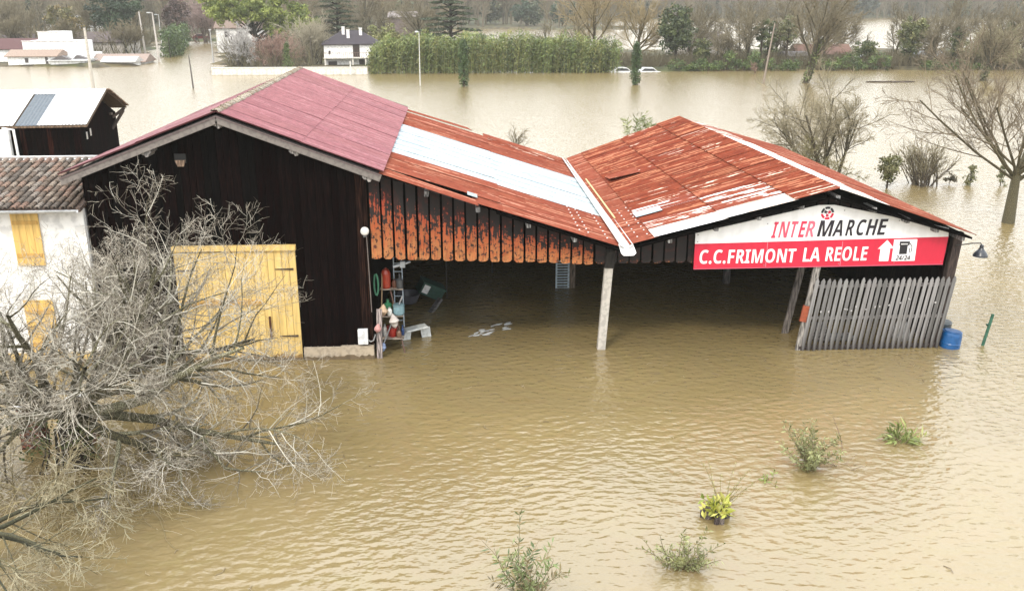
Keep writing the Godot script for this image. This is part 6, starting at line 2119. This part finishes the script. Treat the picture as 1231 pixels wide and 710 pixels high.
func cedar(called: String, label: String, at: Vector3, h: float, rad: float, sd: int) -> void:
	var o := thing(called, label, "cedar", at)
	var rng := rnd(sd)
	var tb := MB.new()
	tb.col = lin(0.06, 0.045, 0.035)
	tb.tube(PackedVector3Array([Vector3(0, -0.4, 0), Vector3(0.1, h * 0.5, 0), Vector3(0.0, h, 0)]), 0.4, 0.08, 8)
	var b := MB.new()
	var tiers := 11
	for k in tiers:
		var f := float(k) / (tiers - 1)
		var y := lerpf(h * 0.28, h * 0.98, f)
		var r := rad * (1.0 - f * 0.75) * rng.randf_range(0.75, 1.15)
		for j in 7:
			var a := rng.randf() * TAU
			var tip := Vector3(cos(a) * r, y + rng.randf_range(-0.4, 0.3), sin(a) * r)
			tb.tube(PackedVector3Array([Vector3(0, y - 0.6, 0), tip * 0.5 + Vector3(0, y * 0.5 + 0.1, 0), tip]), 0.1, 0.03, 5)
			for s in 5:
				var g := 0.35 + s * 0.16
				leaves(b, Vector3(tip.x * g, y + 0.15 - (g - 0.5) * 0.3, tip.z * g), Vector3(0.85, 0.16, 0.85), 26, Vector2(0.2, 0.36), [lin(0.055, 0.075, 0.04), lin(0.08, 0.095, 0.05), lin(0.04, 0.055, 0.03)], rng)
	part("trunk", tb, M.bark, o)
	part("crown", b, M.leaf, o)

func bank_trees(called: String, group: String, spots: Array, P: Dictionary, sd: int) -> void:
	var k := 0
	for e in spots:
		bare_tree(called, e[3], "tree", Vector3(e[0], 0.1, e[1]), e[2], P, sd + k, 0.16, Vector3.ZERO, group)
		k += 1

func build_far_left() -> void:
	var rng := rnd(808)
	var wht := lin(0.84, 0.84, 0.83)
	var dkc := lin(0.06, 0.05, 0.05)
	var tile := lin(0.36, 0.22, 0.16)
	# the white stepped building
	var o := thing("white_block", "white stepped flat roofed building with a square tower at far left", "building", Vector3(-63.5, 0, -155.0))
	var m := MB.new()
	m.col = wht
	m.bx(-4.2, 4.3, -1, 3.5, -3, 3)
	m.bx(-1.8, 1.6, 3.5, 4.9, -2.2, 2.6)
	m.bx(4.3, 6.0, -1, 1.7, -2, 2.5)
	part("wall", m, M.plaster, o)
	m = MB.new()
	m.col = lin(0.6, 0.58, 0.56)
	m.bx(-4.3, 4.4, 3.5, 3.6, 2.8, 3.1)
	m.bx(-1.9, 1.7, 4.9, 5.0, 2.3, 2.7)
	part("coping", m, M.plaster, o)
	house("terracotta_house", "low white house with pale tile roof before the stepped building", Vector3(-65.0, 0, -150.6), 0.0, 7.2, 4.5, 1.55, 0.75, wht, lin(0.45, 0.33, 0.26), 0.0, [[2.2, 0.35, 0.4, 1.0, dkc], [-0.8, 0.5, 0.5, 0.7, dkc]], [])
	var g := house("gabled_garage", "white garage with dark open gables at the foot of the stepped building", Vector3(-59.5, 0, -149.8), 0.0, 5.2, 4.0, 0.95, 0.05, wht, wht, 0.0, [], [], "garage")
	m = MB.new()
	m.col = lin(0.1, 0.09, 0.09)
	m.prism(Transform3D(Basis(), Vector3(-1.0, 0.95, 2.06)), PackedVector2Array([Vector2(-1.6, 0), Vector2(1.6, 0), Vector2(0.2, 0.62)]), 1.0)
	part("gable", m, M.plain, g)
	m = MB.new()
	m.col = lin(0.1, 0.09, 0.09)
	m.prism(Transform3D(Basis(), Vector3(1.6, 1.0, 1.0)), PackedVector2Array([Vector2(-1.2, 0), Vector2(1.2, 0), Vector2(-0.5, 0.6)]), 1.0)
	part("gable", m, M.plain, g)
	house("maroon_roof_house", "house with maroon roof left of the stepped white building", Vector3(-73.0, 0, -160.0), 0.0, 11.0, 7.0, 2.2, 1.4, wht, lin(0.14, 0.055, 0.055), 0.0, [], [])
	house("dark_roof_hall", "long low brown roofed hall behind the stepped white building", Vector3(-72.0, 0, -176.0), 0.0, 26.0, 9.0, 2.6, 1.5, lin(0.5, 0.46, 0.42), lin(0.12, 0.09, 0.085), 0.0, [], [])
	house("drowned_house", "small white building sunk to its tile roof right of the garage", Vector3(-51.9, 0, -149.4), 0.0, 4.6, 3.0, 0.75, 0.55, wht, lin(0.8, 0.78, 0.75), 0.0, [], [])
	house("drowned_tile_house", "flooded house with long pinkish tile roof behind the small white building", Vector3(-54.2, 0, -154.5), 0.0, 9.5, 5.0, 0.45, 0.95, wht, lin(0.42, 0.32, 0.27), 0.0, [], [])
	house("white_outbuilding", "low white outbuilding at the far left edge above the maroon roof", Vector3(-93.0, 0, -180.0), 0.0, 6.0, 5.0, 2.4, 0.8, wht, lin(0.5, 0.46, 0.42), 0.0, [[0.0, 1.0, 0.7, 0.8, dkc]], [])
	house("pine_house", "pale house half hidden behind the pine beside the drowned road", Vector3(-41.5, 0.2, -186.0), 0.0, 8.0, 6.0, 4.4, 1.6, lin(0.74, 0.72, 0.7), lin(0.28, 0.2, 0.16), 0.0, [[-2.0, 2.6, 0.8, 1.1, dkc], [0.5, 2.6, 0.8, 1.1, dkc]], [])
	house("brown_barn", "grey brown plank barn among trees left of the tiered cedar", Vector3(-10.4, 0.2, -192.0), 0.0, 5.6, 5.0, 6.2, 0.9, lin(0.2, 0.16, 0.15), lin(0.3, 0.26, 0.25), 0.0, [], [], "barn")
	house("long_shed", "long pale low shed before the hillside at far left", Vector3(-118.0, 1.0, -262.0), 0.0, 44.0, 8.0, 4.0, 0.8, lin(0.6, 0.6, 0.6), lin(0.55, 0.56, 0.56), 0.0, [], [], "shed")
	# trees, left to right
	var con := [lin(0.03, 0.055, 0.028), lin(0.045, 0.075, 0.035), lin(0.025, 0.042, 0.025)]
	leafy("dark_conifer", "large dark green conifer left of the road poles", "conifer", Vector3(-66.0, 0.2, -190.0), 14.0, Vector3(6.2, 6, 5.5), 150, 40, 1.05, Vector2(0.36, 0.46), con, 81, 0.2)
	leafy("bronze_tree", "rounded bronze green tree left of the dark conifer", "tree", Vector3(-84.0, 0.3, -212.0), 9.3, Vector3(5.4, 4, 4.5), 110, 36, 1.0, Vector2(0.36, 0.42), [lin(0.14, 0.12, 0.04), lin(0.11, 0.11, 0.045), lin(0.19, 0.14, 0.05)], 82, 0.1)
	leafy("maroon_tree", "dark maroon rounded tree behind the roadside hedge", "tree", Vector3(-61.5, 0.3, -214.0), 10.5, Vector3(3.4, 4, 3.0), 100, 40, 0.85, Vector2(0.3, 0.36), [lin(0.075, 0.045, 0.042), lin(0.1, 0.06, 0.05)], 83, 0.12)
	var pk := tp({"stems": 10, "splay": 0.7, "foot": 1.6, "levels": 4, "n": [7, 7, 6, 0], "from": [0.25, 0.2, 0.2], "rmin": 0.035, "trunk": 0.8, "col": [[lin(0.2, 0.14, 0.12), lin(0.24, 0.17, 0.14)], [lin(0.24, 0.17, 0.15), lin(0.3, 0.22, 0.2)]]})
	bare_tree("pink_shrub", "pinkish brown leafless shrub at the end of the drowned road", "shrub", Vector3(-59.0, 0.3, -224.0), 8.0, pk, 84, 0.12)
	var hg := thing("roadside_hedge", "clipped dark green hedge along the left side of the drowned road", "hedge", Vector3(-53.5, 0, -180.0))
	var lb := MB.new()
	for k in 330:
		var f := rng.randf()
		leaves(lb, Vector3(lerpf(3.5, -7.0, f) + rng.randf_range(-1.4, 1.4), rng.randf() * 4.6, lerpf(12, -34, f)), Vector3(0.7, 0.6, 0.8), 22, Vector2(0.3, 0.36), [lin(0.06, 0.095, 0.03), lin(0.085, 0.12, 0.035), lin(0.05, 0.075, 0.03)], rng)
	part("foliage", lb, M.leaf, hg)
	var tb := MB.new()
	tb.col = lin(0.06, 0.05, 0.04)
	for k in 10:
		var f := k / 9.0
		tb.tube(PackedVector3Array([Vector3(lerpf(3.5, -7.0, f), -0.3, lerpf(12, -34, f)), Vector3(lerpf(3.5, -7.0, f), 3.5, lerpf(12, -34, f))]), 0.1, 0.05, 5)
	part("stems", tb, M.bark, hg)
	# umbrella of the pine: clumps at several heights on crooked limbs
	var pn := thing("stone_pine", "broad yellow green pine with dark crooked limbs beside the drowned road", "pine", Vector3(-34.5, 0.1, -166.0))
	var pt := MB.new()
	pt.col = lin(0.06, 0.045, 0.035)
	pt.tube(PackedVector3Array([Vector3(0, -0.4, 0), Vector3(0.4, 2.4, 0), Vector3(-0.4, 5.0, 0.2), Vector3(-0.6, 9.0, 0)]), 0.45, 0.2, 8)
	var pb := MB.new()
	var lobes := [Vector3(5.6, 6.4, 1.5), Vector3(3.2, 5.2, 1.0), Vector3(6.6, 4.6, 0.6), Vector3(1.5, 8.2, 0), Vector3(-3.5, 8.6, 0.5), Vector3(-6.5, 8.2, 0), Vector3(-1.0, 10.0, -1), Vector3(4.2, 9.2, -1), Vector3(-4.8, 6.9, 1.2), Vector3(7.4, 7.9, -0.5), Vector3(-7.6, 9.4, -1), Vector3(-2.2, 6.9, 1.6), Vector3(9.0, 6.0, 0.3), Vector3(4.6, 3.9, 1.8), Vector3(6.5, 10.5, 0), Vector3(-2.0, 7.6, 2.5), Vector3(1.0, 6.6, 2.6), Vector3(3.4, 7.4, 2.4), Vector3(0.2, 8.8, 2.0), Vector3(7.8, 5.6, 1.6), Vector3(-5.6, 7.4, 2.0), Vector3(-4.0, 9.6, 2.0)]
	for L in lobes:
		pt.tube(PackedVector3Array([Vector3(-0.2, minf(L.y * 0.5, 7.0), 0), Vector3(L.x * 0.5, L.y * 0.8, L.z), L]), 0.16, 0.05, 6)
		for k in 20:
			var d := Vector3(rng.randfn(), rng.randfn() * 0.55, rng.randfn()).normalized() * pow(rng.randf(), 0.4)
			leaves(pb, L + d * Vector3(1.9, 1.4, 1.9), Vector3(0.75, 0.55, 0.75), 34, Vector2(0.22, 0.5), [lin(0.16, 0.19, 0.04), lin(0.22, 0.25, 0.055), lin(0.115, 0.15, 0.035)], rng, 0.5)
	part("trunk", pt, M.bark, pn)
	part("crown", pb, M.leaf, pn)
	cedar("pine_backdrop_cedar", "dark cedar partly hidden on the right behind the pine", Vector3(-22.5, 0.2, -182.0), 13.0, 6.0, 86)
	leafy("dark_holly", "dark green holly under the right side of the pine", "bush", Vector3(-28.5, 0.2, -152.0), 4.6, Vector3(2.0, 2, 1.8), 40, 36, 0.6, Vector2(0.22, 0.28), con, 87, 0.05)
	var gs := tp({"stems": 7, "splay": 0.75, "foot": 0.6, "levels": 5, "n": [6, 6, 5, 4, 0], "from": [0.25, 0.2, 0.2, 0.2], "len": [0.6, 0.5, 0.5, 0.5], "ang": [40.0, 42.0, 42.0, 42.0], "up": [0.02, 0.03, 0.03, 0.03, 0.0], "thin": [0.45, 0.5, 0.6, 0.7], "rmin": 0.022, "trunk": 0.75, "col": [[lin(0.14, 0.12, 0.1), lin(0.18, 0.16, 0.13)], [lin(0.2, 0.18, 0.16), lin(0.28, 0.26, 0.24)], [lin(0.32, 0.3, 0.28), lin(0.46, 0.44, 0.42)]]})
	bare_tree("grey_thornbush", "pale grey twiggy thorn tree at the left end of the garden wall", "tree", Vector3(-32.6, 0.1, -142.0), 6.2, gs, 88, 0.12)
	bare_tree("russet_shrub", "russet leafless shrub behind the garden wall", "shrub", Vector3(-27.3, 0.1, -141.0), 4.6, tp({"stems": 12, "splay": 0.7, "foot": 1.0, "levels": 4, "n": [6, 6, 5, 0], "from": [0.2, 0.2, 0.2], "rmin": 0.022, "trunk": 0.8, "col": [[lin(0.2, 0.11, 0.09), lin(0.26, 0.15, 0.12)], [lin(0.26, 0.16, 0.13), lin(0.34, 0.23, 0.18)]]}), 89, 0.06)
	leafy("thuja", "small pointed green thuja before the garden wall behind the barn ridge", "thuja", Vector3(-23.8, 0, -134.0), 4.0, Vector3(0.9, 2, 0.8), 60, 26, 0.34, Vector2(0.14, 0.22), [lin(0.07, 0.1, 0.03), lin(0.1, 0.13, 0.04)], 90, 0.02, 1)
	bare_tree("grey_orchard", "grey bare bushes between the thuja and the slate roofed house", "thicket", Vector3(-22.2, 0.1, -146.0), 7.0, tp({"stems": 12, "splay": 0.35, "foot": 1.6, "levels": 4, "n": [6, 6, 5, 0], "from": [0.25, 0.2, 0.2], "rmin": 0.024, "trunk": 0.7, "col": [[lin(0.2, 0.17, 0.13), lin(0.26, 0.22, 0.17)], [lin(0.28, 0.25, 0.18), lin(0.38, 0.34, 0.25)]]}), 91, 0.08)
	leafy("lime_bush", "yellow green bush right behind the slate roofed house", "bush", Vector3(-12.6, 0.2, -168.0), 6.4, Vector3(3.2, 3, 2.6), 60, 34, 0.8, Vector2(0.28, 0.34), [lin(0.17, 0.18, 0.06), lin(0.21, 0.2, 0.08)], 92, 0.05)
	bare_tree("tall_poplar", "tall dark trunked bare tree rising behind the slate roofed house", "tree", Vector3(-20.5, 0.3, -215.0), 17.0, tp({"rmin": 0.035, "trunk": 0.75, "n": [9, 7, 6, 0]}), 93, 0.5)
	bare_tree("ash_tree", "pale bare ash between the plank barn and the tiered cedar", "tree", Vector3(-6.8, 0.2, -170.0), 12.5, tp({"rmin": 0.03, "trunk": 0.6, "n": [10, 8, 7, 0]}), 94, 0.25)
	var br := thing("garden_brush", "brown leafless undergrowth between the gardens on the left bank", "undergrowth")
	br.set_meta("kind", "stuff")
	var bb := MB.new()
	for q in 2600:
		var z := rng.randf_range(-236, -158)
		var p := Vector3(rng.randf_range(-122, -14), 0.2, z)
		if p.x > -36.0 and rng.randf() < 0.3:
			p.z = rng.randf_range(-160, -137)
		var rx := -38.0 - (-125.0 - p.z) * 0.24
		if absf(p.x - rx) < 8.0 or (p.x > -20.5 and p.z > -154.0) or (p.x < -40.0 and p.z > -163.0):
			continue
		var hh := rng.randf_range(0.9, 3.4)
		bb.col = lin(0.08, 0.066, 0.036).lerp(lin(0.16, 0.14, 0.075), rng.randf())
		for s2 in 5:
			var dx := Vector3(rng.randfn() * 0.4, 1, rng.randfn() * 0.4) * hh
			bb.tube(PackedVector3Array([p, p + dx * 0.55 + Vector3(rng.randfn() * 0.1, 0, 0), p + dx]), 0.05, 0.025, 3)
	part("stems", bb, M.twig, br).set_meta("kind", "stuff")
	var lt := tp({"levels": 4, "n": [11, 9, 7, 0], "from": [0.2, 0.15, 0.15], "len": [0.85, 0.55, 0.5], "ang": [46.0, 38.0, 38.0], "rmin": 0.04, "trunk": 0.6})
	bank_trees("background_tree", "bare trees filling the left gardens", [[-28.0, -176.0, 10.0, "bare tree just right of the pine, before the dark cedar"], [-24.0, -192.0, 12.0, "tall bare tree behind the cedar that stands right of the pine"], [-16.0, -180.0, 11.0, "bare tree straight behind the slate roofed house"], [-13.0, -205.0, 13.0, "tall bare tree behind the grey plank barn"], [-30.0, -205.0, 13.0, "tall bare tree far behind the right half of the pine"], [-38.0, -215.0, 13.0, "tall bare tree far behind the pale house and pine"], [-45.0, -222.0, 12.0, "bare tree far back behind the left half of the pine"], [-47.0, -205.0, 11.0, "bare tree between the drowned road and the pale house"], [-52.0, -232.0, 13.0, "tall bare tree right beside the far end of the drowned road"], [-78.0, -226.0, 11.0, "bare tree right behind the bronze green tree"], [-88.0, -228.0, 11.0, "bare tree far behind the left side of the bronze green tree"], [-98.0, -222.0, 11.0, "bare tree before the long pale shed at far left"], [-104.0, -206.0, 10.0, "bare tree nearest the left edge before the long pale shed"], [-71.0, -216.0, 10.0, "bare tree between the dark conifer and the maroon tree"], [-5.5, -185.0, 11.0, "bare tree right of the grey plank barn, behind the ash"], [-17.0, -225.0, 14.0, "very tall bare tree behind the tall dark trunked poplar"], [-6.0, -176.0, 9.0, "short bare tree left of the tiered cedar, beside the ash"]], lt, 540)
	var k := 0
	for e in [[-98.0, -196.0, 6.0], [-91.0, -200.0, 6.5], [-72.5, -200.0, 7.0], [-76.0, -172.0, 5.5], [-68.0, -168.0, 4.5], [-58.0, -170.0, 4.5]]:
		bare_tree("garden_tree", ["bare brown tree at the far left edge before the hillside", "bare brown tree above the dark roofed hall at far left", "bare tree between the bronze tree and the dark conifer", "bare brush behind the stepped building tower", "bare brown shrub right behind the stepped building", "bare brown shrub below the dark conifer left of the road poles"][k], "tree", Vector3(e[0], 0.3, e[1]), e[2] * 1.25, tp({"stems": 7, "splay": 0.6, "foot": 2.0, "rmin": 0.035, "n": [7, 6, 6, 0], "trunk": 0.75}), 95 + k, 0.1)
		k += 1

func build_far_woods() -> void:
	var rng := rnd(909)
	var nf := land_noise()
	# houses on the hillside at top left
	var spots := [[-262.0, -520.0, 9.0, "white hillside house nearest the top left corner"], [-246.0, -505.0, 8.0, "white hillside house second from the top left corner"], [-226.0, -540.0, 10.0, "large white hillside house above the bronze tree"], [-212.0, -512.0, 8.0, "white hillside house with brown roof above the tower"], [-198.0, -530.0, 9.0, "pale hillside house left of the dark conifer top"], [-186.0, -508.0, 8.0, "small white hillside house beside the dark conifer top"], [-172.0, -535.0, 10.0, "white hillside house behind the road poles"], [-236.0, -560.0, 11.0, "long white hillside house highest at top left"]]
	for e in spots:
		var y := land_height(e[0], e[1], nf)
		house("hillside_house", e[3], Vector3(e[0], y, e[1]), rng.randf_range(-0.4, 0.4), e[2], 7.0, 4.6, 1.8, lin(0.8, 0.79, 0.77), lin(0.32, 0.22, 0.17), 0.0, [[-2.0, 1.6, 1.1, 1.4, lin(0.08, 0.07, 0.07)], [2.0, 1.6, 1.1, 1.4, lin(0.08, 0.07, 0.07)]], [])
	leafy("far_evergreen", "left one of two dark evergreens across the flooded meadow", "tree", Vector3(24.5, 0.3, -335.0), 9.5, Vector3(6.5, 4, 4), 70, 30, 1.2, Vector2(0.6, 0.7), [lin(0.035, 0.06, 0.035), lin(0.05, 0.08, 0.045)], 111, 0.05)
	leafy("far_evergreen", "right one of two dark evergreens across the flooded meadow", "tree", Vector3(37.0, 0.3, -332.0), 10.0, Vector3(5.0, 4, 4), 70, 30, 1.2, Vector2(0.6, 0.7), [lin(0.035, 0.06, 0.035), lin(0.05, 0.08, 0.045)], 112, 0.1)
	leafy("dark_wood_edge", "dark evergreen at the end of the far flooded field", "tree", Vector3(198.0, 0.3, -455.0), 16.0, Vector3(9, 8, 6), 70, 30, 2.2, Vector2(1.0, 1.1), [lin(0.04, 0.055, 0.045), lin(0.055, 0.07, 0.055)], 113, 0.05)
	# one bare tree shape per kind, strewn as woodland
	var kinds := []
	for k in 4:
		var mbs := [MB.new()]
		var P := tp({"levels": 3, "n": [13, 9, 0], "from": [0.2, 0.2], "len": [0.5, 0.5], "ang": [32.0, 36.0], "up": [0.08, 0.08, 0.0], "rmin": 0.07, "thin": [0.35, 0.6], "wob": 0.1})
		P.col = [[lin(0.10, 0.082, 0.055), lin(0.12, 0.1, 0.068)], [lin(0.12, 0.1, 0.068), lin(0.16, 0.135, 0.092)], [lin(0.14, 0.118, 0.08), lin(0.2, 0.17, 0.115)]]
		if k == 3:
			P.col = [[lin(0.13, 0.1, 0.05), lin(0.16, 0.13, 0.065)], [lin(0.18, 0.15, 0.085), lin(0.22, 0.18, 0.11)]]
		var r2 := rnd(200 + k)
		grow(mbs, Vector3(0, -0.3, 0), Vector3.UP, 9.0, 0.3, 0, P, r2)
		kinds.append(mbs[0].mesh(M.twig))
	var eb := MB.new()
	var r3 := rnd(300)
	for k in 34:
		var d := Vector3(r3.randfn(), r3.randfn(), r3.randfn()).normalized()
		leaves(eb, Vector3(0, 5, 0) + d * Vector3(3.2, 4.2, 3.2) * pow(r3.randf(), 0.4), Vector3(1.2, 1.0, 1.2), 20, Vector2(0.7, 0.8), [lin(0.06, 0.075, 0.04), lin(0.045, 0.06, 0.035), lin(0.085, 0.09, 0.045)], r3)
	kinds.append(eb.mesh(M.leaf))
	var labels := ["grey brown leafless woodland covering the far hillside", "brown leafless trees scattered through the far woods", "dull leafless trees along the far meadow edge", "yellowish leafless trees mixed in the far woods", "dark evergreens scattered over the far hillside"]
	var counts := [2200, 2200, 1200, 700, 420]
	for k in 5:
		var where := []
		var tries := 0
		while where.size() < counts[k] and tries < counts[k] * 12:
			tries += 1
			var z := -rng.randf_range(236.0, 800.0)
			if rng.randf() < 0.45:
				z = -rng.randf_range(440.0, 640.0)
			var x := rng.randf_range(-0.62, 0.72) * absf(z) + rng.randf_range(-20, 20)
			var h := land_height(x, z, nf)
			if h < 0.1:
				continue
			if absf(x - (-38.0 - (-125.0 - z) * 0.24)) < 14.0 and z > -262.0:
				continue
			if x > -16 and z > -300:
				continue
			if x > -60 and x < 60 and z > -345 and rng.randf() < 0.5:
				continue
			var s := rng.randf_range(0.85, 1.6)
			if z > -330 and x < -20:
				s *= 0.72
			if x < -120 and z > -600 and z < -480 and rng.randf() < 0.72:
				continue
			where.append(Transform3D(Basis(Vector3.UP, rng.randf() * TAU).scaled(Vector3(s, s * rng.randf_range(0.85, 1.2), s)), Vector3(x, h - 0.2, z)))
		var mm := MultiMesh.new()
		mm.transform_format = MultiMesh.TRANSFORM_3D
		mm.mesh = kinds[k]
		mm.instance_count = where.size()
		for i in where.size():
			mm.set_instance_transform(i, where[i])
		var mi := MultiMeshInstance3D.new()
		mi.multimesh = mm
		put(mi, "woodland")
		mi.set_meta("kind", "stuff")
		tag(mi, labels[k], "woodland")
